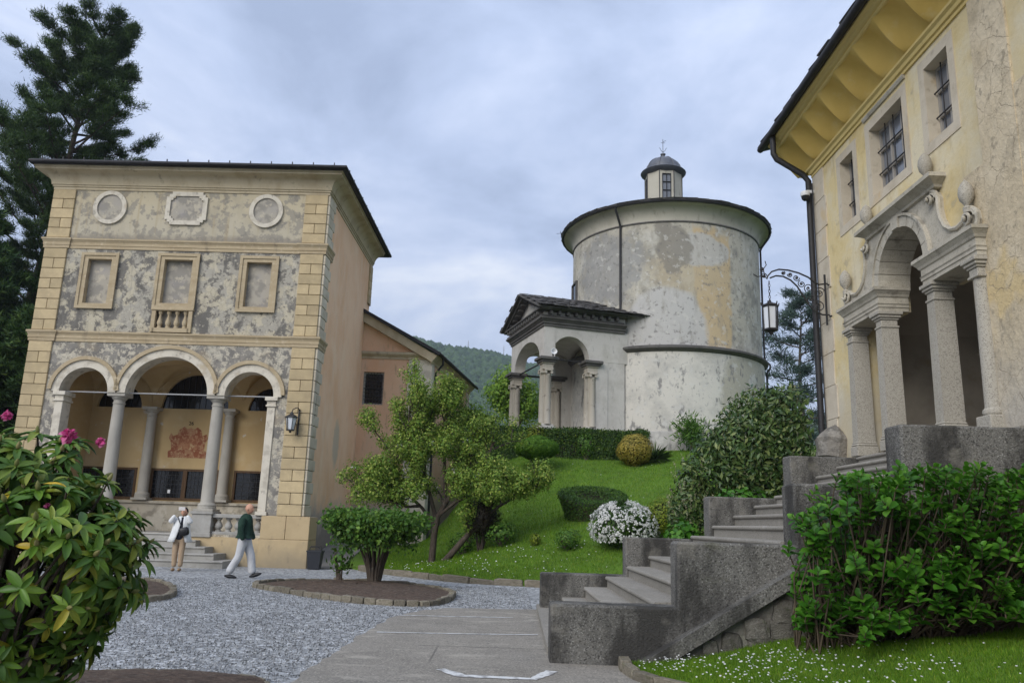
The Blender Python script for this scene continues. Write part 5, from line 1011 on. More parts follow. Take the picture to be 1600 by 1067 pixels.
for k in range(6): a = R(60 * k); mb.tube([(lx + .16 * math.cos(a), .16 * math.sin(a), .54), (lx + .175 * math.cos(a), .175 * math.sin(a), .60)], .012, 5)
part('cap', mb, 'iron', LBk)
mb = MB()
for k in range(6): a = R(60 * k); mb.tube([(lx + .145 * math.cos(a), .145 * math.sin(a), .53), (lx + .13 * math.cos(a), .13 * math.sin(a), .09)], .013, 5)
mb.lathe([(.14, .09), (.145, .06), (.1, .04), (.05, .02), (.02, -.03)], lx, 0, 6); part('cage', mb, 'iron', LBk)
mb = MB(); mb.lathe([(.118, .09), (.128, .51)], lx, 0, 6); part('glass', mb, 'milk_glass', LBk)
# ---------------------------------------------------------------- staircase
ST = thing('stone_staircase', 'long granite staircase with stepped cheek walls climbing to the yellow chapel', 'staircase', (.6, 11.5, 0))
for i in range(16):
    x = .59 + .358 * i; z = .10 + .175 * i
    if i == 0:
        mb = MB(); mb.prism([[(.56, 14.5), (.50, 9.55), (1.2, 9.4), (1.2, 14.5)]], -.1, z, lambda a, b, d: (a, b, d))
    else: mb = MB(); mb.prism([step_prof(x, x + .45, z, .21, .062, .035)], 9.38, 13.92, lambda a, b, d: (a, d, b))
    part('step', mb, 'stair_stone', ST, 40, world=True)
mb = MB(); mb.prism([[(.9, -.2), (6.3, -.2), (6.3, 2.5), (5.9, 2.5)]], 9.3, 14.0, lambda a, b, d: (a, d, b)); part('stair_core', mb, 'rubble', ST, world=True)
for k in range(4):   # far cheek walls
    x0 = .60 + 1.408 * k; x1 = x0 + 1.46 if k < 3 else 6.12; zt = (.645, 1.265, 1.98, 2.71)[k]
    mb = MB(); mb.box(x0, x1, 13.90, 14.3, -.2 + .6 * k, zt, .02); part('cheek_wall', mb, 'cheek_granite', ST, world=True)
for k in range(4):   # near cheek walls
    x0 = (.5, 1.86, 3.15, 4.38)[k]; x1 = (1.95, 3.24, 4.45, 6.02)[k]; zt = (.605, 1.29, 1.955, 2.65)[k]
    mb = MB(); mb.box(x0, x1, 9.0 + .004 * k, 9.42, -.2 if k == 0 else .2 * k - .1, zt, .025); part('cheek_wall', mb, 'cheek_granite', ST, world=True)
sl_ = math.atan2(1.16, 1.94)
mb = MB(); mb.prism([[(1.16, -.12), (1.40, -.12), (4.2, 1.56), (4.2, 1.71), (1.2, -.07)]], 8.80, 9.06, lambda a, b, d: (a, d, b)); part('sloping_ledge', mb, 'cheek_granite', ST, world=True)
mb = MB(); mb.prism([[(1.35, -.3), (6.2, -.3), (6.2, 1.5), (4.2, 1.5), (1.4, -.12)]], 8.93, 9.04, lambda a, b, d: (a, d, b)); rw = part('rubble_wall', mb, 'rubble', ST, world=True)
rb = []
for i in range(6):
    q = MB(); q.box(-.5, .5, -.5, .5, -.5, .5, .17); me = q.mesh('rubble_stone', 'rubble', 35); rb.append(me)
    for v in me.vertices: v.co += Vector((random.uniform(-.13, .13), random.uniform(-.05, .05), random.uniform(-.13, .13)))
y_ = random.Random(11)
for row in range(9):
    z = .02 + row * .2; x = 1.5 + row * .33
    while x < 6.0:
        wd = y_.uniform(.16, .42); 
        if z < (x - 1.4) * .598 - .17 and z < 1.3 and z > .155 * (x - 1.25) - .15: piece('rubble_stone', y_.choice(rb), rw, (x + wd / 2, 8.93, z + y_.uniform(-.03, .03)), (0, y_.uniform(-.2, .2), 0), (wd * 1.06, y_.uniform(.07, .15), .24 * y_.uniform(.8, 1.1)), world=True)
        x += wd + .03
# boulder at the foot of the pilaster
RK = MB(); rr2 = random.Random(4); RK.ball((0, 0, .1), (.32, .34, .36), 9, 7, lambda d: 1 + .10 * math.sin(d.x * 5 + 1) * math.cos(d.y * 6) + .08 * math.sin(d.z * 7))
rk = part('boulder', RK, 'boulder_stone', None, 28); rk.location = (5.95, 14.85, 2.9); rk.rotation_euler = (0, .2, .5); tag(rk, 'rough mossy boulder on the top cheek wall at the downpipe foot', 'rock')
# ---------------------------------------------------------------- vegetation helpers
CAMP = np.array([0, 0, 1.42])
def ell_points(rs, N, c, r, lo=.75, hi=1.05, up=False):
    d = unit(rs.normal(0, 1, (N, 3)))
    if up: d[:, 2] = np.abs(d[:, 2]) * 1.0 - .15; d = unit(d)
    k = rs.uniform(lo ** 3, hi ** 3, (N, 1)) ** (1 / 3)
    return np.array(c) + d * np.array(r) * k, unit(d / np.array(r))
def leaves(name, P, D, L, W, m, parent, off, seed=0, tmpl=LEAF2, tilt=.6, droop=.2, kind=None):
    rs = np.random.RandomState(seed); X, Y, Z = leaf_axes(rs, len(P), D, L, W, tilt, droop); V, F = scatter(tmpl[0], tmpl[1], P, X, Y, Z)
    return obj_np(name, V, F, m, parent, off, kind)
def clumps(rs, centers, n, r, sq=1.):
    C = np.repeat(np.asarray(centers, float), n, axis=0); d = unit(rs.normal(0, 1, C.shape)) * rs.uniform(.15, 1, (len(C), 1)) ** .5; d[:, 2] *= sq
    return C + d * r, unit(d + np.array([0, 0, .45]))
def grow(mb, rs, p, d, L, r, depth, tips, bend=.25, split=(2, 3), spread=.6, up=.15, shr=.7, seg=6, mid=None):
    pts = [p.copy()]; q = p.copy(); dd = d.normalized(); n = 4
    for i in range(n):
        dd = (dd + Vector((rs.gauss(0, bend * .4), rs.gauss(0, bend * .4), rs.gauss(0, bend * .25) + up * .2))).normalized(); q = q + dd * (L / n); pts.append(q.copy())
        if mid is not None and i >= 1: mid.append((q.copy(), dd.copy(), depth))
    mb.tube([tuple(x) for x in pts], [r * (1 - .38 * i / n) for i in range(n + 1)], max(4, seg))
    if depth == 0: tips.append((q, dd)); return
    for k in range(rs.randint(*split)):
        ax = Vector((rs.gauss(0, 1), rs.gauss(0, 1), rs.gauss(0, .5))); nd = (dd + ax.normalized() * spread * rs.uniform(.6, 1.2) + Vector((0, 0, up))).normalized()
        st = pts[rs.choice([2, 3, 4])] if k else q
        grow(mb, rs, st.copy(), nd, L * shr * rs.uniform(.8, 1.15), r * .6, depth - 1, tips, bend, split, spread, up, shr, seg - 1, mid)
def A(lst): return np.array([tuple(x) for x in lst])
# ---------------------------------------------------------------- trees
def pine(name, label, loc, H, crown0, wid, lean, seed, m='pine_needle', tuft=46, up=.35, nb=64, gaps=.0, L=.26, W=.035, group=None, topw=.35, sub=5, taper=.8, trunk_r=.35, spr=None):
    rs = random.Random(seed); nr = np.random.RandomState(seed); T = thing(name, label, 'tree', loc, 0, group); o = Vector(loc)
    mb = MB(); pts = []; n = 14
    for i in range(n + 1): t = i / n; pts.append(Vector((lean[0] * t ** 1.5 + .18 * math.sin(t * 9 + seed), lean[1] * t ** 1.5 + .15 * math.cos(t * 7), H * t)))
    mb.tube([tuple(p) for p in pts], [max(.03, trunk_r * (1 - t / n) ** .8) for t in range(n + 1)], 9); part('trunk', mb, 'bark', T, 60)
    br = MB(); C = []; D = []
    for b in range(nb):
        t = crown0 + (1 - crown0) * ((b + rs.random()) / nb); f = t * n; i = min(n - 1, int(f)); p = pts[i].lerp(pts[i + 1], f - i)
        az = b * 2.4 + rs.uniform(-.5, .5); prof = wid * (topw + (1 - topw) * min(1, (1 - t) / (1 - crown0) * 1.6) ** taper) * rs.uniform(.55, 1.15)
        if (1 - t) / (1 - crown0) > .75: prof *= rs.uniform(.55, 1.)
        d = Vector((math.cos(az), math.sin(az), up * rs.uniform(.3, 1.5))); q = p.copy(); bp = [tuple(p)]; m_ = 5
        for s in range(m_):
            d = (d + Vector((rs.gauss(0, .12), rs.gauss(0, .12), .06))).normalized(); q = q + d * (prof / m_); bp.append(tuple(q))
            if s >= 1:
                for e_ in range(sub):
                    sd = Vector((-d.y, d.x, 0)) * rs.choice((-1, 1)) + d * rs.uniform(.4, 1.1) + Vector((0, 0, rs.uniform(-.05, .35))); ln = prof * rs.uniform(.08, .26) * (1.15 - s / m_ * .5)
                    e2 = q + sd.normalized() * ln; br.tube([tuple(q), tuple(e2)], [.018, .008], 4, False)
                    for w_ in (.45, .75, 1.): C.append(tuple(q.lerp(e2, w_))); D.append(tuple(sd.normalized()))
        C.append(tuple(q)); D.append(tuple(d))
        br.tube(bp, [.075 * (1 - k / 6.5) for k in range(m_ + 1)], 5, False)
    part('branches', br, 'bark', T)
    C = np.array(C); D = np.array(D); P = np.repeat(C, tuft, 0) + nr.normal(0, 1, (len(C) * tuft, 3)) * np.array([1, 1, .55]) * (spr or .16 * L / .26); dd = np.repeat(D, tuft, 0)
    dirn = unit(dd * .8 + nr.normal(0, .6, P.shape) + np.array([0, 0, .25])); s = nr.uniform(.6, 1.3, (len(P), 1)); X = unit(np.cross(dirn, nr.normal(0, 1, P.shape))) * W * s; Yv = dirn * L * s
    V, F = scatter(NEEDLE[0], NEEDLE[1], P, X, Yv, np.cross(X, dirn) * 2); obj_np('needles', V, F, m, T); return T
def spread_conifer(name, label, loc, H, wid, seed, m, group=None, **k): return pine(name, label, loc, H, .02, wid, (rsx.uniform(-.4, .4), 0), seed, m, group=group, **k)
rsx = random.Random(2)
pine('white_pine', 'tall open-crowned dark pine rising behind the arcaded chapel roof', (-26.0, 41, -.2), 28.3, .30, 5.3, (2.2, .3), 3, tuft=58, up=.62, nb=98, topw=.42, sub=5, L=.22, W=.034, trunk_r=.42, spr=.17)
spread_conifer('spruce', 'dense dark conifer left of the arcaded chapel, tallest of the lower trees', (-26.3, 37.5, -.2), 15.6, 3.7, 21, 'conifer_dark', 'dark conifers left of the arcaded chapel', tuft=44, up=.12, nb=66, L=.34, W=.07, topw=.1, taper=.9)
spread_conifer('spruce', 'lower dark conifer close to the left quoins of the arcaded chapel', (-20.4, 33.5, -.2), 9.6, 3.3, 22, 'conifer_dark', 'dark conifers left of the arcaded chapel', tuft=44, up=.12, nb=60, L=.30, W=.07, topw=.1, taper=.9)
spread_conifer('spruce', 'dark conifer at the left picture edge behind the rhododendron', (-23.6, 32, -.2), 11.5, 3.3, 23, 'conifer_dark', 'dark conifers left of the arcaded chapel', tuft=44, up=.12, nb=60, L=.30, W=.07, topw=.1, taper=.9)
pine('cedar', 'grey-green cedar seen between the round chapel and the yellow chapel', (25.5, 70, 4), 18.4, .1, 5.2, (.3, 0), 31, 'cedar_needle', tuft=9, up=.2, nb=44, L=.5, W=.07, topw=.18, sub=4, trunk_r=.3)
def broadleaf(name, label, loc, trunkH, L0, depth, seed, m, leafL, leafW, perclump, clumpR, spread=.75, up=.25, r=.16, d0=(0, 0, 1), group=None, cat='tree', crown='crown', shr=.74, stems=1, midleaf=True, bark='bark', split=(2, 3)):
    rs = random.Random(seed); nr = np.random.RandomState(seed); T = thing(name, label, cat, loc, 0, group); tips = []; mid = []
    mb = MB()
    for s in range(stems):
        d = Vector(d0) + (Vector((rs.gauss(0, .45), rs.gauss(0, .45), 0)) if stems > 1 else Vector((0, 0, 0))); grow(mb, rs, Vector((rs.uniform(-.1, .1) * (stems > 1), rs.uniform(-.1, .1) * (stems > 1), -.1)), d, trunkH, r, depth, tips, .3, split, spread, up, shr, 8, mid)
    part('trunk', mb, bark, T, 60)
    C = [t[0] for t in tips] + ([q for q, d, k in mid if k <= 1] if midleaf else []); P, D = clumps(nr, A(C), perclump, clumpR, .8)
    leaves(crown, P, D, leafL, leafW, m, T, (0, 0, 0), seed, LEAF2, .7, .3); return T
broadleaf('lime_tree', 'fresh green tree behind the far end of the pink annex', (-.4, 40.5, 2.6), 2.0, 1.6, 4, 41, 'spring_leaf', .17, .11, 44, .85, .9, .28, .17, shr=.80)
broadleaf('lime_tree', 'smaller bright green tree left of the portico behind the hedge', (-1.9, 36.6, 2.3), 1.35, 1.2, 4, 43, 'spring_leaf', .14, .09, 44, .65, .9, .22, .12, shr=.80)
# magnolia in front of the annex: leaning trunks built from the photograph's outline
MG = thing('magnolia', 'leafy magnolia with dark crooked leaning trunks in front of the pink annex', 'tree', (-1.72, 23.2, g1(-1.72, 23.2) - .05))
rs = random.Random(12); nr = np.random.RandomState(12); mb = MB(); tips = []; mid = []
def limb(pts, r0, r1, kids, L):
    pts = [Vector(p) for p in pts]; n = len(pts) - 1; mb.tube([tuple(p) for p in pts], [r0 + (r1 - r0) * i / n for i in range(n + 1)], 8)
    for k in range(kids):
        t = .35 + .65 * (k + rs.random()) / kids; f = t * n; i = min(n - 1, int(f)); p = pts[i].lerp(pts[i + 1], f - i); d = (pts[i + 1] - pts[i]).normalized()
        nd = (d * .7 + Vector((rs.gauss(0, .75), rs.gauss(0, .75), rs.uniform(.0, 1.1)))).normalized(); grow(mb, rs, p, nd, L * rs.uniform(.7, 1.2), .03, 2, tips, .4, (2, 3), .7, .12, .72, 5, mid)
limb([(0, 0, 0), (.45, .1, .55), (.95, .25, 1.15), (1.35, .3, 1.75), (1.55, .2, 2.4)], .10, .035, 7, .62)
limb([(-.35, .35, 0), (-.32, .4, .75), (-.25, .35, 1.25), (.05, .35, 1.8), (.3, .4, 2.25), (.75, .5, 2.6), (1.1, .6, 3.0), (1.3, .6, 3.5)], .10, .035, 10, .68)
limb([(-.28, .38, 1.15), (-.45, .3, 1.75), (-.65, .2, 2.4), (-.7, .2, 3.1), (-.75, .2, 3.9)], .065, .025, 10, .62)
limb([(-.3, .38, 1.0), (-.7, .3, 1.5), (-1.15, .2, 1.9), (-1.5, .1, 2.4), (-1.7, .1, 3.0)], .055, .022, 10, .6)
limb([(-.5, .3, 1.9), (-1.0, .1, 2.7), (-1.2, 0, 3.6), (-1.15, .0, 4.6)], .06, .02, 11, .5)
limb([(-.05, .35, 1.8), (-.1, .2, 2.6), (-.15, .2, 3.5), (-.1, .2, 4.5)], .06, .02, 11, .5)
limb([(-1.15, .2, 1.9), (-1.5, .2, 1.75), (-1.8, .1, 1.75)], .05, .02, 9, .55)
limb([(-.75, .3, 1.55), (-1.1, .0, 1.5), (-1.5, -.2, 1.6)], .05, .02, 7, .5)
limb([(-.2, .35, 1.3), (.3, .0, 1.7), (.8, -.2, 1.9), (1.2, -.3, 1.8)], .05, .02, 9, .55)
limb([(.95, .25, 1.15), (1.5, .1, 1.6), (2.0, 0, 1.9), (2.35, -.1, 2.05)], .05, .02, 8, .5)
part('trunk', mb, 'bark', MG, 60)
Cc = A([t[0] for t in tips] + [q for q, d, k in mid]); Cc = Cc[Cc[:, 2] > 1.0]; P, D = clumps(nr, Cc, 20, .26, 1.); leaves('crown', P, D, .078, .045, 'magnolia_leaf', MG, (0, 0, 0), 12, LEAF2, .7, .15)
Fp = Cc[nr.choice(len(Cc), 70, False)]; P = np.repeat(Fp, 6, 0) + nr.normal(0, .025, (420, 3)); leaves('blossom', P, np.tile([0, 0, 1.], (420, 1)), .085, .05, 'petal_white', MG, (0, 0, 0), 13, LEAF2, .5, -.6, kind='stuff')
# ---------------------------------------------------------------- garden shrubs and topiary
def shrub(name, label, loc, r, N, L, W, m, seed, lo=.7, hi=1.06, up=False, cat='shrub', stems=7, group=None, cz=None, tilt=.6, core=None, fn=None, off=0.):
    nr = np.random.RandomState(seed); rs = random.Random(seed); T = thing(name, label, cat, loc, 0, group); cz = r[2] * .95 if cz is None else cz
    P, D = ell_points(nr, N, (off, 0, cz), r, lo, hi, up)
    if fn is not None: k = fn(P); P, D = P[k], D[k]
    wob = 1 + .10 * np.sin(P[:, 0:1] * 5.1 / max(.3, r[0]) + seed) * np.cos(P[:, 2:3] * 4.3 / max(.3, r[2])); P = (P - np.array([off, 0, cz])) * wob + np.array([off, 0, cz])
    leaves('foliage', P, D, L, W, m, T, (0, 0, 0), seed, LEAF2, tilt, .1)
    mb = MB()
    for k in range(stems):
        a = rs.uniform(0, 6.28); q = (off + r[0] * .6 * math.cos(a), r[1] * .6 * math.sin(a), cz + r[2] * rs.uniform(-.1, .5)); mb.tube([(rs.uniform(-.05, .05), rs.uniform(-.05, .05), -.08), (q[0] * .45 + rs.uniform(-.05, .05), q[1] * .45, cz * .45), q], [.028, .02, .01], 5)
    part('stems', mb, 'bark', T)
    if core: mb = MB(); mb.ball((off, 0, cz), (r[0] * core, r[1] * core, r[2] * core), 14, 10); part('foliage_core', mb, 'dark_red_leaf', T, 60)  # solid dark core, stops the view through the leaves
    return T
# clipped flat-topped shrub in the round bed
CS = thing('clipped_shrub', 'clipped flat-topped green shrub on bare stems in the central planting bed', 'shrub', (-2.76, 17.8, .14))
nr = np.random.RandomState(8); rs = random.Random(8); Ps = []
for k in range(34):      # many small tufts clipped level on top
    a = k * 2.399; q = math.sqrt((k + .5) / 34); c = np.array([1.0 * q * math.cos(a) + rs.gauss(0, .04), .92 * q * math.sin(a) + rs.gauss(0, .04), 1.30 - .12 * rs.random() - .16 * (1 - q)]); Ps.append(c + unit(nr.normal(0, 1, (250, 3))) * nr.uniform(.3, 1, (250, 1)) * np.array([.32, .32, rs.uniform(.25, .42)]))
for k in range(16):
    a = k * .39 + rs.uniform(-.1, .1); c = np.array([.72 * math.cos(a), .66 * math.sin(a), rs.uniform(.78, 1.02)]); Ps.append(c + nr.normal(0, .11, (rs.randint(40, 110), 3)))
P = np.concatenate(Ps); P[:, 2] = np.minimum(P[:, 2], 1.50 + .05 * nr.rand(len(P)) + .03 * np.sin(P[:, 0] * 4)); P = P[nr.permutation(len(P))]
leaves('foliage', P, unit(P - np.array([0, 0, .9])), .10, .062, 'shrub_leaf', CS, (0, 0, 0), 8, LEAF2, 1.1, .1)
mb = MB()
for k in range(15):
    a = k * .42 + rs.uniform(-.1, .1); e_ = rs.uniform(.35, .8); mb.tube([(.09 * math.cos(a), .09 * math.sin(a), -.05), (.16 * math.cos(a), .16 * math.sin(a), .28), (e_ * .55 * math.cos(a), e_ * .5 * math.sin(a), .72), (e_ * math.cos(a), e_ * .9 * math.sin(a), 1.25)], [.05, .035, .022, .01], 5)
part('stems', mb, 'bark', CS)
shrub('sapling', 'small sprouting sapling left of the clipped shrub in the central bed', (-3.45, 17.6, .1), (.24, .2, .3), 130, .11, .065, 'shrub_leaf', 51, .2, 1.2, stems=6, cz=.5)
shrub('dark_bush', 'dark brownish leafless-looking bush beside the magnolia on the slope', (-.72, 23.6, g1(-.72, 23.6)), (.52, .5, .62), 5200, .06, .035, 'dark_red_leaf', 52, .45, 1.08, stems=16, cz=.92)
shrub('bramble', 'low green bush right of the dark bush on the slope', (-.1, 23.3, g1(-.1, 23.3)), (.45, .4, .34), 900, .08, .05, 'shrub_leaf', 53, .3, 1.15, stems=8, group='wispy bushes on the slope')
shrub('bramble', 'wispy green bush left of the magnolia trunk foot', (-1.25, 24.2, g1(-1.25, 24.2)), (.4, .4, .34), 520, .08, .05, 'shrub_leaf', 54, .3, 1.15, stems=8, group='wispy bushes on the slope')
shrub('bramble', 'wispy low bush left of the white-flowering bush on the lawn', (1.62, 21.7, g1(1.62, 21.7)), (.36, .34, .28), 1100, .06, .035, 'shrub_leaf', 55, .3, 1.12, stems=10, group='wispy bushes on the slope')
shrub('seedling', 'tiny yellow-green plant in the middle of the lower lawn', (.8, 22.5, g1(.8, 22.5)), (.16, .16, .16), 260, .08, .045, 'lime_leaf', 56, .3, 1.1, stems=3)
shrub('flowering_bush', 'round bush covered in small white flowers on the lawn behind the stairs', (3.02, 21.2, g1(3.02, 21.2) - .05), (.84, .8, .60), 5200, .06, .035, 'box_leaf', 57, .75, 1.03, stems=5, cz=.52, core=.72)
nr = np.random.RandomState(77); P, D = ell_points(nr, 1150, (3.02, 21.2, g1(3.02, 21.2) - .05 + .54), (.87, .83, .63), .97, 1.06); P = P[(P[:, 2] > g1(3.02, 21.2) + .12) & (np.hypot(P[:, 0] - 2.95, P[:, 2] - g1(3, 21.2) - 1.05) > .16)]
FB = [o for o in bpy.data.objects if o.name == 'flowering_bush'][0]
fl = np.repeat(P, 5, 0) + nr.normal(0, .016, (len(P) * 5, 3)); Dd = unit(np.repeat(unit(P - np.array([3.02, 21.2, g1(3.02, 21.2) + .4])), 5, 0)); leaves('flowers', fl, Dd, .05, .042, 'petal_white', FB, FB.location[:], 78, LEAF2, .35, 0, kind='stuff')
# sunken disc topiary, tilted with the slope
TD = thing('clipped_box_ring', 'low clipped box topiary shaped like a tilted bowl on the lawn', 'topiary', (2.56, 24.6, g1(2.56, 24.6)))
N = 15000; nr = np.random.RandomState(9); a = nr.uniform(0, 2 * np.pi, N); kind_ = nr.rand(N); rr = np.where(kind_ < .5, 1., np.sqrt(nr.uniform(0.0, 1, N)))
zt = .52 - .20 * np.clip(1 - rr / .8, 0, 1); zz = np.where(kind_ < .5, nr.uniform(-.25, .52, N), zt + nr.normal(0, .012, N)); rad = np.where(kind_ < .5, .80 + .24 * np.clip((zz + .1) / .6, 0, 1), rr * 1.03) + nr.normal(0, .015, N)
X_ = rad * np.cos(a); Y_ = rad * np.sin(a) * .95; P = np.stack([X_, Y_, zz + Y_ * .30], 1); D = np.where((kind_ < .5)[:, None], np.stack([np.cos(a), np.sin(a), 0 * a], 1), np.array([0, -.25, 1.])[None]); sp_ = (kind_ >= .5) & (rr < .5) & (nr.rand(N) < .55); P = P[~sp_]; D = D[~sp_]
leaves('foliage', P, D, .05, .03, 'box_leaf', TD, (0, 0, 0), 9, LEAF2, .5, .0)
mb = MB(); mb.lathe([(.74, -.3), (.78, -.1), (.94, .4), (.3, .28), (.01, .26)], 0, 0, 28); mb.v = [(x, y, z + y * .3) for x, y, z in mb.v]; part('foliage_core', mb, 'hedge_core' if 'hedge_core' in MATS else 'dark_red_leaf', TD, 60)  # solid bowl-shaped core behind the leaves, closing the gaps
shrub('flat_conifer', 'bright green flattened dwarf conifer below the clipped hedge', (1.02, 29.3, g1(1.02, 29.3)), (.80, .75, .42), 9000, .13, .022, 'bright_conifer', 58, .78, 1.05, stems=6, cz=.86, cat='shrub', core=.78, tilt=.35)
shrub('golden_bush', 'round yellow variegated bush at the right end of the clipped hedge', (4.70, 30.2, g1(4.7, 30.2)), (.66, .62, .60), 5200, .085, .05, 'gold_leaf', 59, .78, 1.05, stems=5, cz=.58, core=.76)
YU = thing('yucca', 'dark spiky yucca beside the yellow variegated bush', 'plant', (5.5, 30.5, g1(5.5, 30.5)))
nr = np.random.RandomState(60); N = 130; dd = unit(nr.normal(0, 1, (N, 3)) * np.array([1, 1, .5]) + np.array([0, 0, .55])); X = unit(np.cross(dd, np.array([0, 0, 1.]))) * .05; V, F = scatter([(-.5, 0, 0), (.5, 0, 0), (.3, .6, .02), (0, 1, -.08), (-.3, .6, .02)], [(0, 1, 2, 3, 4)], np.zeros((N, 3)) + np.array([0, 0, .12]), X, dd * nr.uniform(.5, .85, (N, 1)), unit(np.cross(X, dd)) * .6)
obj_np('blades', V, F, 'laurel_leaf', YU)
PL = thing('young_palm_shrub', 'small feathery grey-green shrub against the plinth of the round chapel', 'shrub', (7.35, 32.7, g1(7.35, 32.7)))
nr = np.random.RandomState(61); N = 900; dd = unit(nr.normal(0, 1, (N, 3)) + np.array([0, 0, .8])); X = unit(np.cross(dd, nr.normal(0, 1, (N, 3)))) * .05; Pp = nr.normal(0, .27, (N, 3)) * np.array([1, 1, 1.1]) + np.array([0, 0, .75]); V, F = scatter(LEAF2[0], LEAF2[1], Pp, X, dd * .3, np.cross(X, dd)); obj_np('foliage', V, F, 'shrub_leaf', PL)
mb = MB(); mb.tube([(0, 0, -.1), (.03, 0, .5), (0, .02, 1.0)], [.035, .03, .015], 6); part('stem', mb, 'bark', PL)
shrub('lime_bush', 'small yellow-green bush between the white-flowering bush and the laurel', (4.0, 21.2, g1(4.0, 21.2)), (.42, .42, .50), 3000, .06, .035, 'lime_leaf', 62, .7, 1.05, stems=4, cz=.52, core=.7)
shrub('low_leafy_plant', 'fresh green leafy plant just behind the second far cheek wall', (3.25, 15.2, .75), (.36, .3, .42), 520, .13, .075, 'hydrangea_leaf', 63, .3, 1.1, stems=5)
shrub('low_leafy_plant', 'row of fresh leaves peeping over the third far cheek wall', (4.25, 14.75, 1.35), (.62, .2, .42), 420, .13, .075, 'hydrangea_leaf', 64, .4, 1.1, stems=5)
# clipped hedge in front of the portico
HG = thing('clipped_hedge', 'long clipped dark green hedge below the portico of the round chapel', 'hedge', (1.9, 31.6, 3.85))
nr = np.random.RandomState(65); N = 30000; x0, x1, y0, y1, z0, z1 = -3.6, 3.45, -.55, .65, -.1, 1.2
side_ = nr.rand(N); u = nr.uniform(x0, x1, N); hgt = nr.uniform(z0, z1, N) ** 1.0; P = np.where((side_ < .6)[:, None], np.stack([u, np.full(N, y0), hgt], 1), np.where((side_ < .85)[:, None], np.stack([u, nr.uniform(y0, y1, N), np.full(N, z1)], 1), np.where((side_ < .93)[:, None], np.stack([np.full(N, x1), nr.uniform(y0, y1, N), hgt], 1), np.stack([u, np.full(N, y1), hgt], 1))))
D = np.where((side_ < .6)[:, None], np.array([[0, -1., .15]]), np.where((side_ < .85)[:, None], np.array([[0, 0, 1.]]), np.where((side_ < .93)[:, None], np.array([[1., 0, 0]]), np.array([[0, 1., 0]]))))
P += nr.normal(0, .03, P.shape) + D * (.05 * np.sin(P[:, 0:1] * 2.3) * np.cos(P[:, 2:3] * 5)); thin = (np.sin(P[:, 0] * 1.7 + 1) > .55) & (P[:, 2] < .75) & (side_ < .6) & (nr.rand(N) < .6); P, D = P[~thin], D[~thin]
leaves('foliage', P, D, .075, .045, 'hedge_leaf', HG, (0, 0, 0), 65, LEAF2, .55, .1)
mb = MB(); mb.box(x0 + .1, x1 - .1, y0 + .12, y1 - .1, -.4, z1 - .1, .05); part('foliage_core', mb, 'dark_red_leaf', HG)  # solid dark block inside the hedge keeps it opaque
for i, (x, lab) in enumerate(((-.0, 'yellowish new growth at the left of the clipped hedge'), (-.0 + 2.0, 'brownish-green sprigs growing from the middle of the hedge foot'))):
    shrub('hedge_sprig', lab, (1.0 + 1.95 * i, 31.0, g1(1.0 + 1.95 * i, 31.0)), (.36, .14, .5), 700, .07, .045, 'lime_leaf' if i == 0 else 'shrub_leaf', 66 + i, .2, 1.1, stems=5, cz=.8 if i == 0 else .55)
# big laurel between stairs and chapel
LR = thing('cherry_laurel', 'big glossy dark laurel with pale flower spikes behind the staircase', 'shrub', (5.0, 16.6, 1.2))
nr = np.random.RandomState(70); rs = random.Random(70); cl = []
lob = [((.75, .0, 1.95), (1.05, .9, 1.2)), ((.15, -.1, 1.65), (1.05, .85, 1.0)), ((-.45, .2, 1.35), (.85, .75, .95)), ((1.05, -.3, 1.0), (.85, .75, 1.1)), ((.1, -.1, .7), (.8, .7, .8)), ((.45, .5, 2.1), (1.05, .9, 1.1)), ((1.05, .1, 2.2), (.7, .7, 1.0))]
Ps, Ds = [], []
for c, r in lob: p, d_ = ell_points(nr, 3000, c, r, .72, 1.06); Ps.append(p); Ds.append(d_)
P, D = np.concatenate(Ps), np.concatenate(Ds); wob = nr.normal(0, .05, P.shape); P = P + wob; ok = P[:, 0] < 1.0; P, D = P[ok], D[ok]
leaves('foliage', P, D, .15, .056, 'laurel_leaf', LR, (0, 0, 0), 70, LEAF2, .65, -.1)
mb = MB()
for k in range(22):
    c, r = rs.choice(lob); e_ = (c[0] + rs.uniform(-.5, .3) * r[0], c[1] + rs.uniform(-.5, .5) * r[1], c[2] + rs.uniform(0, .6) * r[2]); mb.tube([(rs.uniform(-.3, .5), rs.uniform(-.2, .2), -.6), (e_[0] * .6, e_[1] * .6, e_[2] * .45), e_], [.05, .035, .012], 6)
part('stems', mb, 'bark', LR)
ti = nr.choice(np.where(P[:, 2] > .9)[0], 190, False); S = P[ti] + D[ti] * .03; Sn = 16; base = np.repeat(S, Sn, 0); tt = np.tile(np.linspace(0, .14, Sn), len(S))[:, None]; axs = unit(np.repeat(D[ti], Sn, 0) * .6 + np.array([0, 0, .9])); V, F = scatter(LEAF2[0], LEAF2[1], base + axs * tt, *leaf_axes(nr, len(base), axs, .028, .022, 1.2, 0)); obj_np('flower_spikes', V, F, 'laurel_flower', LR, kind='stuff')
LR2 = thing('flowering_laurel', 'upright laurel with many cream flower spikes left of the big dark laurel', 'shrub', (3.62, 16.4, .75))
nr = np.random.RandomState(71); Ps, Ds = [], []
for c, r in (((.0, 0, 1.15), (.34, .34, .85)), ((.25, .1, .9), (.35, .35, .7)), ((-.15, 0, .75), (.28, .3, .6))): p, d_ = ell_points(nr, 900, c, r, .6, 1.1); Ps.append(p); Ds.append(d_)
P, D = np.concatenate(Ps), np.concatenate(Ds); leaves('foliage', P, D, .12, .045, 'laurel_leaf', LR2, (0, 0, 0), 71, LEAF2, .7, -.3)
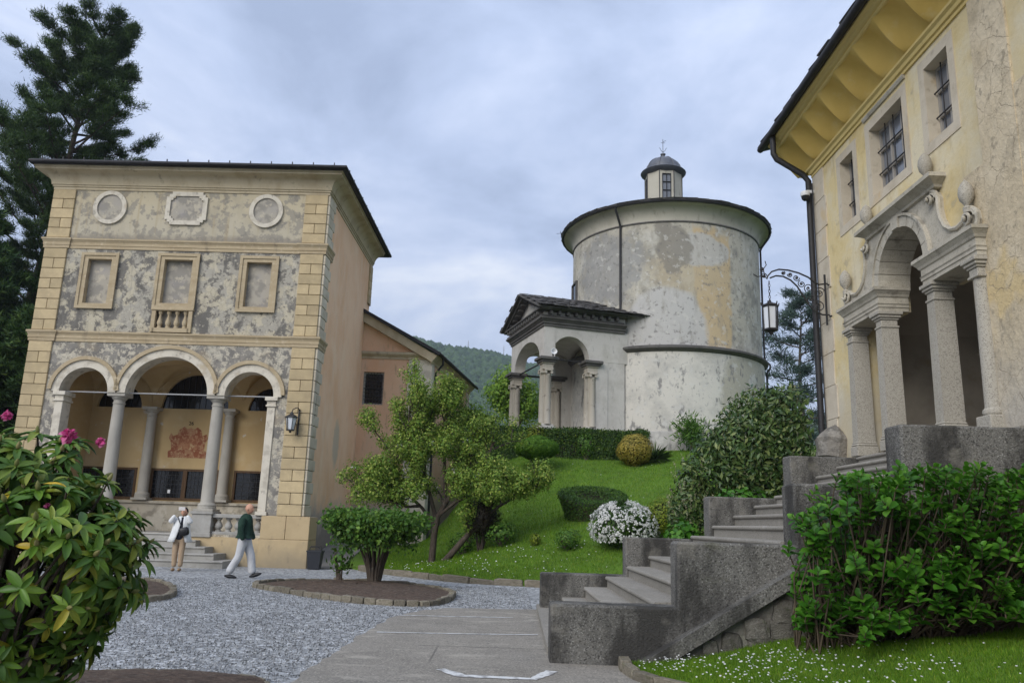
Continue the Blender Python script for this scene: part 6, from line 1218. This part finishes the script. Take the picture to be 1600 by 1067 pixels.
ti = nr.choice(np.where(P[:, 2] > .7)[0], 110, False); S = P[ti]; base = np.repeat(S, Sn, 0); tt = np.tile(np.linspace(0, .15, Sn), len(S))[:, None]; axs = unit(np.repeat(D[ti], Sn, 0) * .4 + np.array([0, 0, 1.])); V, F = scatter(LEAF2[0], LEAF2[1], base + axs * tt, *leaf_axes(nr, len(base), axs, .032, .024, 1.2, 0)); obj_np('flower_spikes', V, F, 'laurel_flower', LR2, kind='stuff')
mb = MB(); mb.tube([(0, 0, -.5), (.05, 0, .4), (0, 0, 1.1)], [.04, .03, .012], 6); mb.tube([(.05, 0, -.5), (.2, .05, .4), (.3, .1, 1.0)], [.03, .025, .01], 6); part('stems', mb, 'bark', LR2)
# ---------------------------------------------------------------- foreground rhododendron and hydrangea: big leaves one by one
def leafmesh(name, wfn, curl, m, rows=7):
    mb = MB(); V = []
    for j in range(rows + 1):
        t = j / rows; wv = wfn(t); zc = curl * t * t
        V += [(-wv, t, zc + .22 * wv), (0, t, zc), (wv, t, zc + .22 * wv)]
    mb.add(V, [(3 * j + i, 3 * j + i + 1, 3 * j + i + 4, 3 * j + i + 3) for j in range(rows) for i in (0, 1)])
    me = bpy.data.meshes.new(name); me.from_pydata(mb.v, [], mb.f); me.polygons.foreach_set('use_smooth', [True] * len(me.polygons)); me.materials.append(MATS[m]); return me, mb
def place_leaves(T, items, meshes, tmpl, m_rest, nmax=300):
    """items: (pos, axis, normal, length, width); the nearest in view become parts, the rest one joined part"""
    def score(it):
        p = np.array(it[0]) - CAMP; q = Vector(p); zc = q.dot(_f); xx = q.dot(_x2) / max(zc, .01); yy = q.dot(_u2) / max(zc, .01)
        return -(zc + (50 if (zc < .1 or abs(xx) > .634 or abs(yy) > .423) else 0))
    items = sorted(items, key=score, reverse=True); loc = T.location
    for it in items[:nmax]:
        p, a, n, L, W = it; a = Vector(a).normalized(); n = Vector(n); n = (n - a * n.dot(a)).normalized(); b = a.cross(n)
        o = bpy.data.objects.new('leaf', random.choice(meshes)); col.objects.link(o); o.parent = T; q = Vector(p) - loc
        o.matrix_local = Matrix(((b.x * W, a.x * L, n.x * L, q.x), (b.y * W, a.y * L, n.y * L, q.y), (b.z * W, a.z * L, n.z * L, q.z), (0, 0, 0, 1)))
    rest = items[nmax:]
    P = np.array([i[0] for i in rest]) - np.array(loc); Av = unit(np.array([i[1] for i in rest])); Nn = np.array([i[2] for i in rest]); Nn = unit(Nn - Av * (Nn * Av).sum(1, keepdims=True)); B = np.cross(Av, Nn)
    L = np.array([i[3] for i in rest])[:, None]; W = np.array([i[4] for i in rest])[:, None]
    V, F = scatter(tmpl.v, tmpl.f, P, B * W, Av * L, Nn * L); o = obj_np('leaf_mass', V, F, m_rest, T, kind='stuff'); o.data.polygons.foreach_set('use_smooth', [True] * len(o.data.polygons))
rw = lambda t: .5 * (math.sin(math.pi * t ** .9) ** .62 if 0 < t < 1 else (.0 if t == 1 else .06))
RH = thing('rhododendron', 'large rhododendron bush with leathery leaves and a few pink buds at lower left', 'shrub', (-2.95, 4.7, .1))
rme = [leafmesh('leaf', rw, c, 'rhodo_leaf') for c in (-.12, -.25, .02, -.4)]
rs = random.Random(21); items = []; stem = MB(); buds = []; blooms = []
lobes = [((-3.0, 4.75, 1.22), (.72, .72, .80)), ((-2.52, 4.55, 1.14), (.50, .5, .55)), ((-3.5, 4.6, 1.3), (.7, .6, .78)), ((-2.62, 4.75, .76), (.45, .45, .38)), ((-3.2, 4.5, .55), (.6, .5, .42)), ((-2.30, 4.75, 1.1), (.27, .3, .38)), ((-2.75, 4.85, 1.58), (.46, .4, .34))]
tips_ = []
for k in range(380):
    c, r = lobes[rs.choice((0, 0, 1, 1, 2, 2, 3, 4, 5, 6))]; d = Vector((rs.gauss(0, 1), rs.gauss(0, 1) - .35, rs.gauss(0, 1) + .3)).normalized(); t = Vector(c) + Vector((d.x * r[0], d.y * r[1], d.z * r[2])) * rs.uniform(.72, 1.0)
    if t.z < .38: continue
    tips_.append((t, (d + Vector((0, -.15, .55))).normalized()))
for t, d in tips_:
    n = rs.randint(7, 11); ax = Vector((-d.y, d.x, .01)).normalized(); bx_ = d.cross(ax)
    for q in range(n):
        a = 2 * math.pi * (q + rs.uniform(-.25, .25)) / n; out_ = ax * math.cos(a) + bx_ * math.sin(a); ld = (out_ + d * rs.uniform(-.15, .55) + Vector((0, 0, -.12))).normalized(); L = rs.uniform(.08, .135)
        items.append((tuple(t + d * rs.uniform(-.03, .01)), tuple(ld), tuple((d * 1.0 - out_ * .3 + Vector((rs.gauss(0, .12), rs.gauss(0, .12), .15)))), L, L * rs.uniform(.30, .38)))
    for q in range(rs.randint(2, 5)):   # older hanging leaves below
        a = rs.uniform(0, 6.28); ld = (ax * math.cos(a) + bx_ * math.sin(a) - d * .35 + Vector((0, 0, -.55))).normalized(); L = rs.uniform(.09, .14); items.append((tuple(t - d * rs.uniform(.05, .13)), tuple(ld), tuple(d + Vector((0, 0, .4))), L, L * .4))
    base = Vector((-3.05 + rs.uniform(-.25, .25), 4.75 + rs.uniform(-.15, .15), .15)); m1 = base.lerp(t, .5) + Vector((rs.gauss(0, .08), rs.gauss(0, .08), -.08)); stem.tube([tuple(base), tuple(m1), tuple(t - d * .12), tuple(t)], [.022, .014, .007, .005], 5, False)
    if rs.random() < .5: buds.append((t, d))
place_leaves(RH, items, [m_[0] for m_ in rme], rme[1][1], 'rhodo_rest')
o = part('stems', stem, 'bark', RH, world=True)
bm_ = MB(); bm_.lathe([(.004, 0), (.011, .012), (.012, .025), (.006, .042), (.001, .05)], 0, 0, 7); bme = bm_.mesh('bud', 'bud_green', 60)
for t, d in buds:
    b = bpy.data.objects.new('bud', bme); col.objects.link(b); b.parent = RH; b.location = t - RH.location; b.rotation_euler = d.to_track_quat('Z', 'Y').to_euler(); s = rs.uniform(.8, 1.25); b.scale = (s, s, s)
nr = np.random.RandomState(33)
for (p, s, n_) in (((-2.39, 4.4, 1.81), .034, 90), ((-2.21, 4.4, 1.78), .024, 60), ((-2.74, 4.4, 1.91), .026, 60), ((-2.42, 4.35, 1.44), .014, 30), ((-2.72, 4.3, 1.40), .02, 36), ((-2.36, 4.5, .93), .016, 30), ((-2.40, 4.55, .80), .02, 36)):
    C_ = np.array(p) - np.array(RH.location); dd = unit(nr.normal(0, 1, (n_, 3)) + np.array([0, -.2, .5])); V, F = scatter(LEAF4[0], LEAF4[1], np.tile(C_, (n_, 1)) + dd * s * .4, *leaf_axes(nr, n_, dd, s * 1.1, s * .9, .5, -.2)); obj_np('blossom', V, F, 'petal_pink', RH)
HY = thing('hydrangea', 'broad hydrangea bush with fresh green leaves on brown stems beside the staircase', 'shrub', (3.9, 8.0, .4))
hw = lambda t: .5 * ((math.sin(math.pi * t ** 1.15)) ** .75 if 0 < t < 1 else (.0 if t == 1 else .05)) * 1.25
hme = [leafmesh('leaf', hw, c, 'hydrangea_leaf') for c in (-.15, -.3, .05, -.05)]
rs = random.Random(24); items = []; stem = MB()
for k in range(640):
    u = rs.random(); x = 2.86 + 2.6 * u; topz = float(np.interp(x, [2.75, 2.95, 3.2, 3.5, 4.2, 5.4], [1.35, 1.72, 1.95, 2.02, 2.08, 2.15])); v = rs.random()
    lvl = 1 - v ** 1.5 * .66 if rs.random() < .7 else rs.uniform(.25, .9); y = 8.55 - rs.uniform(.1, 1.25) * (1 if lvl < .93 else 1.0) * (1 if x > 3 else .7); z = topz * lvl + rs.uniform(-.05, .03)
    zmin = .155 * (x - 1.25) + .25
    if z < zmin: z = zmin + rs.random() * .3
    d = Vector((rs.gauss(0, .35) - (.3 if x < 3.1 else 0), rs.gauss(0, .35) - .35, 1)).normalized(); t = Vector((x, y, z)); ax = Vector((-d.y, d.x, .01)).normalized(); bx_ = d.cross(ax)
    for lev in range(3):
        a0 = rs.uniform(0, 3.14) + lev * 1.57; L0 = (.065, .098, .112)[lev] * rs.uniform(.7, 1.2); pt = t - d * (.0, .045, .11)[lev]
        for s in (0, 1):
            a = a0 + math.pi * s; out_ = ax * math.cos(a) + bx_ * math.sin(a); ld = (out_ + d * (1.2, .75, .35)[lev] + Vector((rs.gauss(0, .12), rs.gauss(0, .12), -.05))).normalized(); items.append((tuple(pt), tuple(ld), tuple(d * 1. - out_ * .35), L0, L0 * rs.uniform(.46, .58)))
            out2 = bx_ * math.cos(a) - ax * math.sin(a)
            if lev > 0: items.append((tuple(pt - d * .02), tuple((out2 + d * .55 + Vector((0, 0, -.05))).normalized()), tuple(d - out2 * .3), L0, L0 * .52))
    gx = 3.15 + 2.1 * u + rs.uniform(-.3, .3); base = Vector((gx, 8.35 + rs.uniform(-.25, .25), .155 * (gx - 1.25))); m1 = base.lerp(t, .55) + Vector((rs.gauss(0, .09), rs.gauss(0, .09), rs.gauss(0, .04))); stem.tube([tuple(base), tuple(m1), tuple(t - d * .1), tuple(t)], [.011, .008, .006, .004], 4, False)
place_leaves(HY, items, [m_[0] for m_ in hme], hme[0][1], 'hydrangea_leaf')
part('stems', stem, 'pale_twig', HY, world=True)
# ---------------------------------------------------------------- grass and daisies
def grass(name, label, P, L, W, seed, m='grass_blade'):
    nr = np.random.RandomState(seed); N = len(P); d = unit(nr.normal(0, .42, (N, 3)) * np.array([1, 1, .1]) + np.array([0, 0, 1.])); a = nr.uniform(0, 2 * np.pi, N); X = np.stack([np.cos(a), np.sin(a), 0 * a], 1) * W; s = nr.uniform(.5, 1.25, (N, 1))
    V, F = scatter([(-.5, -.1, 0), (.5, -.1, 0), (0, 1, 0)], [(0, 1, 2)], P, X, d * L * s, np.zeros((N, 3))); return tag(obj_np(name, V, F, m, None, kind='stuff'), label, 'grass')
nr = np.random.RandomState(90); N = 120000
yy = 4.2 + 4.75 * nr.rand(N) ** .8; x0 = np.interp(yy, [e_[1] for e_ in edg[::-1]], [e_[0] for e_ in edg[::-1]]); xx = x0 + .03 + 4.6 * nr.rand(N) ** 1.05
lawn_grass = grass('grass', 'short green grass of the little lawn beside the stairs', np.stack([xx, yy, lz(xx, yy) + .03 * np.sin(xx * 3 + yy * 2) * np.minimum(1, (xx - x0) * 1.4)], 1), .042, .006, 91)
N = 150000; xx = nr.uniform(-4.4, 8.5, N); t = nr.rand(N) ** 1.25; y0 = yk(xx) + .05; yy = y0 + (33.4 - y0) * t; ok = ~((xx < -2.2) & (yy > 30.6)) & ~((xx < 5.4) & (yy > 32.2)) & ~((xx < -4.1 + .03 * (yy - 24)) & (yy > 24.2)); xx, yy = xx[ok], yy[ok]
grass('grass', 'mown green grass covering the sloping lawn below the round chapel', np.stack([xx, yy, gz(xx, yy)], 1), .075, .014, 92)
def daisies(name, label, P, r, seed, parent=None):
    nr = np.random.RandomState(seed); N = len(P); n = unit(nr.normal(0, .25, (N, 3)) + np.array([0, -.35, 1.])); X = unit(np.cross(n, nr.normal(0, 1, (N, 3)))); Yv = np.cross(n, X); s = nr.uniform(.7, 1.2, (N, 1)) * r
    tv = [(math.cos(q * math.pi / 4), math.sin(q * math.pi / 4), .12 * (q % 2)) for q in range(8)]; V, F = scatter(tv, [tuple(range(8))], P, X * s, Yv * s, n * s); return tag(obj_np(name, V, F, 'petal_white', None, kind='stuff'), label, 'flowers')
cl_ = [(1.75, 8.2), (2.1, 8.0), (2.5, 8.1), (2.2, 7.5), (2.8, 7.7), (1.65, 8.6), (2.5, 7.0), (3.2, 6.9)]
xx, yy = [], []
for c in cl_: k = nr.randint(25, 60); xx += list(nr.normal(c[0], .22, k)); yy += list(nr.normal(c[1], .22, k))
xx = np.array(xx + list(nr.uniform(1.6, 4.2, 110))); yy = np.array(yy + list(nr.uniform(5.8, 8.7, 110))); x0 = np.interp(yy, [e_[1] for e_ in edg[::-1]], [e_[0] for e_ in edg[::-1]]); ok = (xx > x0 + .06) & (yy < 8.75); xx, yy = xx[ok], yy[ok]
daisies('daisies', 'white daisies scattered over the little lawn beside the stairs', np.stack([xx, yy, lz(xx, yy) + .055], 1), .0092, 93)
xx = np.concatenate([nr.uniform(-3.4, 3, 110), nr.normal(.0, 1.3, 60), nr.uniform(-1, 6, 60)]); yy = np.concatenate([yk(xx[:110]) + .2 + 2.6 * nr.rand(110) ** 1.1, nr.normal(21.6, .6, 60), nr.uniform(22, 30, 60)]); ok = yy > yk(xx) + .15; xx, yy = xx[ok], yy[ok]
daisies('daisies', 'white petals and daisies dotted over the sloping lawn', np.stack([xx, yy, gz(xx, yy) + .07], 1), .017, 94)

# loose gravel stones nearest the camera
nr = np.random.RandomState(97); N = 60000; yy = 6.2 + 13 * nr.rand(N) ** 1.5; xx = -8.5 + 10 * nr.rand(N); px_ = np.interp(yy, [p[1] for p in pav[1:7]], [p[0] for p in pav[1:7]])
ok = (xx < px_ - .02 + nr.normal(0, .05, N)) | ((yy > 14.5) & (xx < .5)); xx, yy = xx[ok], yy[ok]
from mathutils.geometry import intersect_point_tri_2d
def inpoly(x, y, poly):
    r = np.zeros(len(x), bool); n = len(poly)
    for i in range(n):
        (x0, y0), (x1, y1) = poly[i], poly[(i + 1) % n]
        c = ((y0 > y) != (y1 > y)) & (x < (x1 - x0) * (y - y0) / (y1 - y0 + 1e-12) + x0); r ^= c
    return r
for b_ in BEDS: k = ~inpoly(xx, yy, b_); xx, yy = xx[k], yy[k]
N = len(xx); s = nr.uniform(.006, .014, (N, 1)); q = unit(nr.normal(0, 1, (N, 3))); X = unit(np.cross(q, nr.normal(0, 1, (N, 3)))); Yv = np.cross(q, X)
V, F = scatter([(1, 0, 0), (-1, 0, 0), (0, 1, 0), (0, -1, 0), (0, 0, .6), (0, 0, -.6)], [(0, 2, 4), (2, 1, 4), (1, 3, 4), (3, 0, 4), (2, 0, 5), (1, 2, 5), (3, 1, 5), (0, 3, 5)], np.stack([xx, yy, .008 + 0 * xx], 1), X * s, Yv * s * nr.uniform(.6, 1.1, (N, 1)), q * s)
tag(obj_np('loose_gravel', V, F, 'gravel_stone', None, kind='stuff'), 'loose blue-grey gravel stones covering the courtyard', 'gravel')
# ---------------------------------------------------------------- people
def skinmesh(name, J, Ed, m, parent, root, sub=2):
    me = bpy.data.meshes.new(name); keys = list(J); ix = {k: i for i, k in enumerate(keys)}
    me.from_pydata([J[k][:3] for k in keys], [(ix[a], ix[b]) for a, b in Ed], [])
    o = bpy.data.objects.new(name, me); col.objects.link(o); o.parent = parent
    o.modifiers.new('skin', 'SKIN'); o.modifiers.new('sub', 'SUBSURF').levels = sub; o.modifiers['sub'].render_levels = sub
    if not me.skin_vertices:
        bm = bmesh.new(); bm.from_mesh(me); bm.verts.layers.skin.verify(); bm.to_mesh(me); bm.free()
    for k in keys:
        r = J[k][3]; sv = me.skin_vertices[0].data[ix[k]]; sv.radius = r if isinstance(r, tuple) else (r, r); sv.use_root = (k == root)
    o.modifiers['skin'].use_smooth_shade = True
    dg = bpy.context.evaluated_depsgraph_get(); nm = bpy.data.meshes.new_from_object(o.evaluated_get(dg)); o.modifiers.clear(); o.data = nm; nm.materials.clear(); nm.materials.append(MATS[m]); nm.polygons.foreach_set('use_smooth', [True] * len(nm.polygons))
    return o
def fingers(J, Ed, wrist, pre, w_, d, n, curl):
    """palm and five unequal bent fingers from the wrist; d along the hand, n out of the palm"""
    w_ = Vector(w_); d = Vector(d).normalized(); n = Vector(n).normalized(); s = d.cross(n); pal = w_ + d * .055
    J[pre + 'palm'] = (*pal, (.034, .022)); Ed.append((wrist, pre + 'palm'))
    for i, (off, L) in enumerate(((-.03, .062), (-.01, .072), (.01, .068), (.028, .052))):
        b = pal + d * .03 + s * off; q = b + (d * (1 - curl * .4) + n * curl * .5).normalized() * L * .55; t = q + (d * (1 - curl) + n * curl).normalized() * L * .5
        for nm, p, r in ((f'{pre}f{i}a', b, .0105), (f'{pre}f{i}b', q, .009), (f'{pre}f{i}c', t, .0075)): J[nm] = (*p, r)
        Ed += [(pre + 'palm', f'{pre}f{i}a'), (f'{pre}f{i}a', f'{pre}f{i}b'), (f'{pre}f{i}b', f'{pre}f{i}c')]
    b = w_ + d * .03 - s * .035; t = b + (d * .7 - s * .8 + n * .3).normalized() * .045; J[pre + 'ta'] = (*b, .012); J[pre + 'tb'] = (*t, .009); Ed += [(pre + 'palm', pre + 'ta'), (pre + 'ta', pre + 'tb')]
def head(base, f, u, k=1.0):
    """cranium, brow, nose, jaw and ears as one shaped surface; returns an MB in body coordinates"""
    b = Vector(base); f = Vector(f).normalized(); u = Vector(u).normalized(); s = u.cross(f); mb = MB(); vs = []; nu, nv = 28, 20
    for j in range(nv + 1):
        th = math.pi * j / nv
        for i in range(nu):
            ph = 2 * math.pi * i / nu; x, y, z = math.sin(th) * math.cos(ph), math.sin(th) * math.sin(ph), math.cos(th)
            X, Y, Zz = .100 * x, .076 * y, .118 * z
            if z < -.1: X += .018 * max(0, x) * (-z); Y *= 1 + .28 * z; X *= 1 if x > 0 else 1 + .35 * z      # jaw and nape
            fr = max(0, x) ** 6 * max(0, 1 - (y / .28) ** 2)
            X += .026 * fr * max(0, 1 - ((z + .22) / .26) ** 2)                                              # nose
            X -= .010 * max(0, x) ** 3 * math.exp(-((abs(y) - .42) / .18) ** 2 - ((z - .08) / .12) ** 2)         # eye sockets
            X += .006 * max(0, x) ** 4 * math.exp(-((z + .58) / .1) ** 2)                                     # lips
            vs.append(tuple(b + (f * X + s * Y + u * (Zz + .118)) * k))
    mb.add(vs, [(j * nu + i, j * nu + (i + 1) % nu, (j + 1) * nu + (i + 1) % nu, (j + 1) * nu + i) for j in range(nv) for i in range(nu)])
    for q in (-1, 1): c = b + (s * q * .078 + u * .105 - f * .01) * k; mb.ball(tuple(c), (.022 * k, .014 * k, .032 * k), 8, 6)
    return mb
def weld(o, mb, vox=.0065):
    bm = bmesh.new(); bm.from_mesh(o.data); me = bpy.data.meshes.new('tmp'); me.from_pydata(mb.v, [], mb.f); bm.from_mesh(me); bm.to_mesh(o.data); bm.free()
    r = o.modifiers.new('r', 'REMESH'); r.mode = 'VOXEL'; r.voxel_size = vox; s_ = o.modifiers.new('s', 'SMOOTH'); s_.factor = .5; s_.iterations = 2
    dg = bpy.context.evaluated_depsgraph_get(); nm = bpy.data.meshes.new_from_object(o.evaluated_get(dg)); mt = o.data.materials[0]
    bm = bmesh.new(); bm.from_mesh(nm); bm.verts.ensure_lookup_table(); seen = set(); best = []
    for v0 in bm.verts:
        if v0 in seen: continue
        st_ = [v0]; comp = []; seen.add(v0)
        while st_:
            a_ = st_.pop(); comp.append(a_)
            for e_ in a_.link_edges:
                q = e_.other_vert(a_)
                if q not in seen: seen.add(q); st_.append(q)
        if len(comp) > len(best): best = comp
    keep = set(best); bmesh.ops.delete(bm, geom=[q for q in bm.verts if q not in keep], context='VERTS'); bm.to_mesh(nm); bm.free()
    o.modifiers.clear(); o.data = nm; nm.materials.clear(); nm.materials.append(mt); nm.polygons.foreach_set('use_smooth', [True] * len(nm.polygons))
# man walking to the right (faces +x)
MN = thing('person', 'bald man in dark green jacket and pale trousers walking right across the gravel', 'person', (-6.15, 19.6, 0), 0)
J = {'pel': (0, 0, .92, .12), 'ch': (.01, 0, 1.22, .13), 'nb': (.02, 0, 1.40, .07), 'nk': (.035, 0, 1.46, .056), 'hL': (.02, .09, .88, .09), 'kL': (.17, .09, .50, .06), 'aL': (.245, .09, .11, .042), 'tL': (.37, .09, .06, .035), 'hR': (-.01, -.09, .88, .09), 'kR': (-.05, -.09, .49, .06), 'aR': (-.28, -.09, .13, .042), 'tR': (-.17, -.09, .04, .035),
     'sR': (.0, -.18, 1.37, .065), 'eR_': (-.035, -.25, 1.09, .045), 'wR': (.06, -.235, .84, .03), 'sL': (.0, .18, 1.37, .065), 'eL_': (.04, .25, 1.10, .045), 'wL': (.17, .22, .86, .03)}
Ed = [('pel', 'ch'), ('ch', 'nb'), ('nb', 'nk'), ('pel', 'hL'), ('hL', 'kL'), ('kL', 'aL'), ('aL', 'tL'), ('pel', 'hR'), ('hR', 'kR'), ('kR', 'aR'), ('aR', 'tR'), ('nb', 'sR'), ('sR', 'eR_'), ('eR_', 'wR'), ('nb', 'sL'), ('sL', 'eL_'), ('eL_', 'wL')]
fingers(J, Ed, 'wR', 'r', (.06, -.235, .84), (.12, 0, -1), (.9, .3, .1), .45); fingers(J, Ed, 'wL', 'l', (.17, .22, .86), (.15, 0, -1), (.9, -.3, .1), .45);
weld(skinmesh('body', J, Ed, 'skin', MN, 'pel'), head((.045, 0, 1.465), (1, -.08, -.02), (.02, 0, 1), 1.0))
skinmesh('trousers', {'w': (.0, 0, 1.0, (.135, .15)), 'p': (0, 0, .90, (.14, .155)), 'hL': (.04, .085, .80, .115), 'kL': (.17, .09, .49, .098), 'cL': (.20, .09, .28, .095), 'aL': (.235, .09, .085, .095), 'hR': (-.02, -.085, .80, .115), 'kR': (-.06, -.09, .49, .098), 'cR': (-.17, -.09, .30, .095), 'aR': (-.275, -.09, .10, .095)}, [('w', 'p'), ('p', 'hL'), ('hL', 'kL'), ('kL', 'cL'), ('cL', 'aL'), ('p', 'hR'), ('hR', 'kR'), ('kR', 'cR'), ('cR', 'aR')], 'pale_trousers', MN, 'p')
skinmesh('jacket', {'h': (.0, 0, .915, (.155, .17)), 'b': (0, 0, 1.08, (.165, .185)), 'c': (-.015, 0, 1.27, (.16, .19)), 'n': (.01, 0, 1.40, (.115, .15)), 'col': (.03, 0, 1.475, .078)}, [('h', 'b'), ('b', 'c'), ('c', 'n'), ('n', 'col')], 'green_cloth', MN, 'b')
for s_, J_ in ((-1, {'s': (0, -.165, 1.37, .095), 'm': (-.03, -.225, 1.24, .082), 'e': (-.035, -.25, 1.09, .074), 'w': (.05, -.238, .85, .056)}), (1, {'s': (0, .165, 1.37, .095), 'm': (.02, .225, 1.24, .082), 'e': (.04, .25, 1.09, .074), 'w': (.16, .225, .87, .056)})): skinmesh('sleeve', J_, [('s', 'm'), ('m', 'e'), ('e', 'w')], 'green_cloth', MN, 'm')
mb = MB(); mb.lathe([(.135, .87), (.157, .88), (.16, .91), (.145, .92)], 0, 0, 16); part('shirt_hem', mb, 'blue_shirt', MN, 50)
for (x, y, z, p) in ((.245, .09, .055, .32), (-.28, -.09, .045, -.12)):
    mb = MB(); mb.ball((.07, 0, 0), (.155, .05, .045), 14, 8, lambda d: 1 - .25 * max(0, d.x) * max(0, d.z)); o = part('shoe', mb, 'black_leather', MN, 60); o.location = (x, y, z); o.rotation_euler = (0, -p, 0)
# woman photographing upwards (faces the camera)
WM = thing('person', 'woman in white coat and beige trousers holding a phone up to photograph', 'person', (-8.33, 21.3, 0), R(-84))
J = {'pel': (0, 0, .86, .11), 'ch': (-.03, 0, 1.14, .11), 'nb': (-.05, 0, 1.30, .06), 'nk': (-.06, 0, 1.36, .05), 'hL': (0, .075, .82, .085), 'kL': (.02, .08, .46, .055), 'aL': (-.01, .075, .08, .036), 'tL': (.10, .085, .035, .03), 'hR': (0, -.075, .82, .085), 'kR': (.02, -.08, .46, .055), 'aR': (-.01, -.075, .08, .036), 'tR': (.10, -.085, .035, .03),
     'sR': (-.05, -.15, 1.28, .055), 'eR_': (.13, -.25, 1.22, .04), 'wR': (.12, -.12, 1.42, .028), 'sL': (-.05, .15, 1.28, .055), 'eL_': (.13, .25, 1.22, .04), 'wL': (.12, .12, 1.42, .028)}
Ed = [('pel', 'ch'), ('ch', 'nb'), ('nb', 'nk'), ('pel', 'hL'), ('hL', 'kL'), ('kL', 'aL'), ('aL', 'tL'), ('pel', 'hR'), ('hR', 'kR'), ('kR', 'aR'), ('aR', 'tR'), ('nb', 'sR'), ('sR', 'eR_'), ('eR_', 'wR'), ('nb', 'sL'), ('sL', 'eL_'), ('eL_', 'wL')]
fingers(J, Ed, 'wR', 'r', (.12, -.12, 1.42), (.1, .35, .9), (.2, 1, .1), .6); fingers(J, Ed, 'wL', 'l', (.12, .12, 1.42), (.1, -.35, .9), (.2, -1, .1), .6);
weld(skinmesh('body', J, Ed, 'skin', WM, 'pel'), head((-.065, 0, 1.36), (.85, 0, .5), (-.5, 0, .85), .95))
skinmesh('trousers', {'w': (0, 0, .95, (.12, .13)), 'p': (0, 0, .86, (.125, .14)), 'hL': (.0, .075, .76, .098), 'kL': (.02, .08, .46, .076), 'aL': (-.01, .075, .09, .062), 'hR': (.0, -.075, .76, .098), 'kR': (.02, -.08, .46, .076), 'aR': (-.01, -.075, .09, .062)}, [('w', 'p'), ('p', 'hL'), ('hL', 'kL'), ('kL', 'aL'), ('p', 'hR'), ('hR', 'kR'), ('kR', 'aR')], 'beige_trousers', WM, 'p')
skinmesh('dark_top', {'h': (.01, 0, .74, (.135, .15)), 'a': (.0, 0, .88, (.135, .15)), 'b': (-.02, 0, 1.08, (.13, .14)), 'c': (-.045, 0, 1.26, (.10, .12)), 'n': (-.055, 0, 1.33, .06)}, [('h', 'a'), ('a', 'b'), ('b', 'c'), ('c', 'n')], 'navy_cloth', WM, 'b')
mb = MB(); V = []; n = 28
for (z, rx, ry, ox, gap) in ((.72, .24, .30, -.01, .95), (.85, .21, .26, -.01, .75), (1.0, .18, .225, -.02, .5), (1.15, .165, .205, -.035, .35), (1.25, .15, .19, -.045, .3), (1.32, .10, .13, -.055, .45), (1.36, .075, .085, -.06, .7)):
    for i in range(n + 1): a = gap / 2 + .18 + (2 * math.pi - gap) * i / n; V.append((ox + rx * math.cos(a) * (1 + .04 * math.sin(a * 7)), ry * math.sin(a) * (1 + .03 * math.sin(a * 9)), z))
mb.add(V, [(j * (n + 1) + i, j * (n + 1) + i + 1, (j + 1) * (n + 1) + i + 1, (j + 1) * (n + 1) + i) for j in range(6) for i in range(n)]); ct = part('coat', mb, 'white_cloth', WM, 70); so = ct.modifiers.new('thick', 'SOLIDIFY'); so.thickness = .014
for s, nm in ((-1, 'R'), (1, 'L')): skinmesh('sleeve', {'s': (-.05, s * .14, 1.28, .075), 'm': (.04, s * .21, 1.25, .07), 'e': (.13, s * .25, 1.22, .066), 'w': (.12, s * .145, 1.385, .048)}, [('s', 'm'), ('m', 'e'), ('e', 'w')], 'white_cloth', WM, 'm')
mb = MB(); mb.box(.12, .135, -.08, .08, 1.50, 1.59, .006); o = part('phone', mb, 'phone', WM); o.rotation_euler = (0, 0, 0)
mb = MB(); mb.ball((-.165, 0, 1.475), (.098, .09, .115), 14, 10); mb2 = part('hair', mb, 'hair_dark', WM, 60)
mb = MB(); mb.ball((0, 0, 0), (.06, .15, .13), 14, 10, lambda d: 1 / max(abs(d.y), abs(d.z), .72) * .72 + .1); bg = part('shoulder_bag', mb, 'black_leather', WM, 60); bg.location = (.20, .13, .98); bg.rotation_euler = (.25, 0, 0)
mb = MB(); mb.tube([(.22, .08, 1.08), (.17, .0, 1.2), (.08, -.08, 1.31), (-.03, -.12, 1.345)], .013, 5); part('strap', mb, 'black_leather', bg).matrix_parent_inverse = (Matrix.Translation((.20, .13, .98)) @ Euler((.25, 0, 0)).to_matrix().to_4x4()).inverted()
for s in (-1, 1): mb = MB(); mb.ball((.04, 0, 0), (.115, .04, .04), 12, 8); o = part('shoe', mb, 'tan_shoe', WM, 60); o.location = (.0, s * .08, .04)
# ---------------------------------------------------------------- thin air between here and the hills
hm = bpy.data.materials.new('air'); hm.use_nodes = True; hm.node_tree.nodes.clear(); t = NT(hm)
ho = t.new('ShaderNodeOutputMaterial'); pv_ = t.new('ShaderNodeVolumePrincipled', {'Color': (.78, .85, .95, 1), 'Density': .0003, 'Anisotropy': .2}); t.l(pv_.outputs[0], ho.inputs['Volume'])
MATS['air'] = hm
mb = MB(); mb.box(-2600, 2600, -1900, 3400, -1.4, 215); tag(part('haze', mb, 'air'), 'thin pale haze lying over the whole valley', 'haze', kind='stuff')
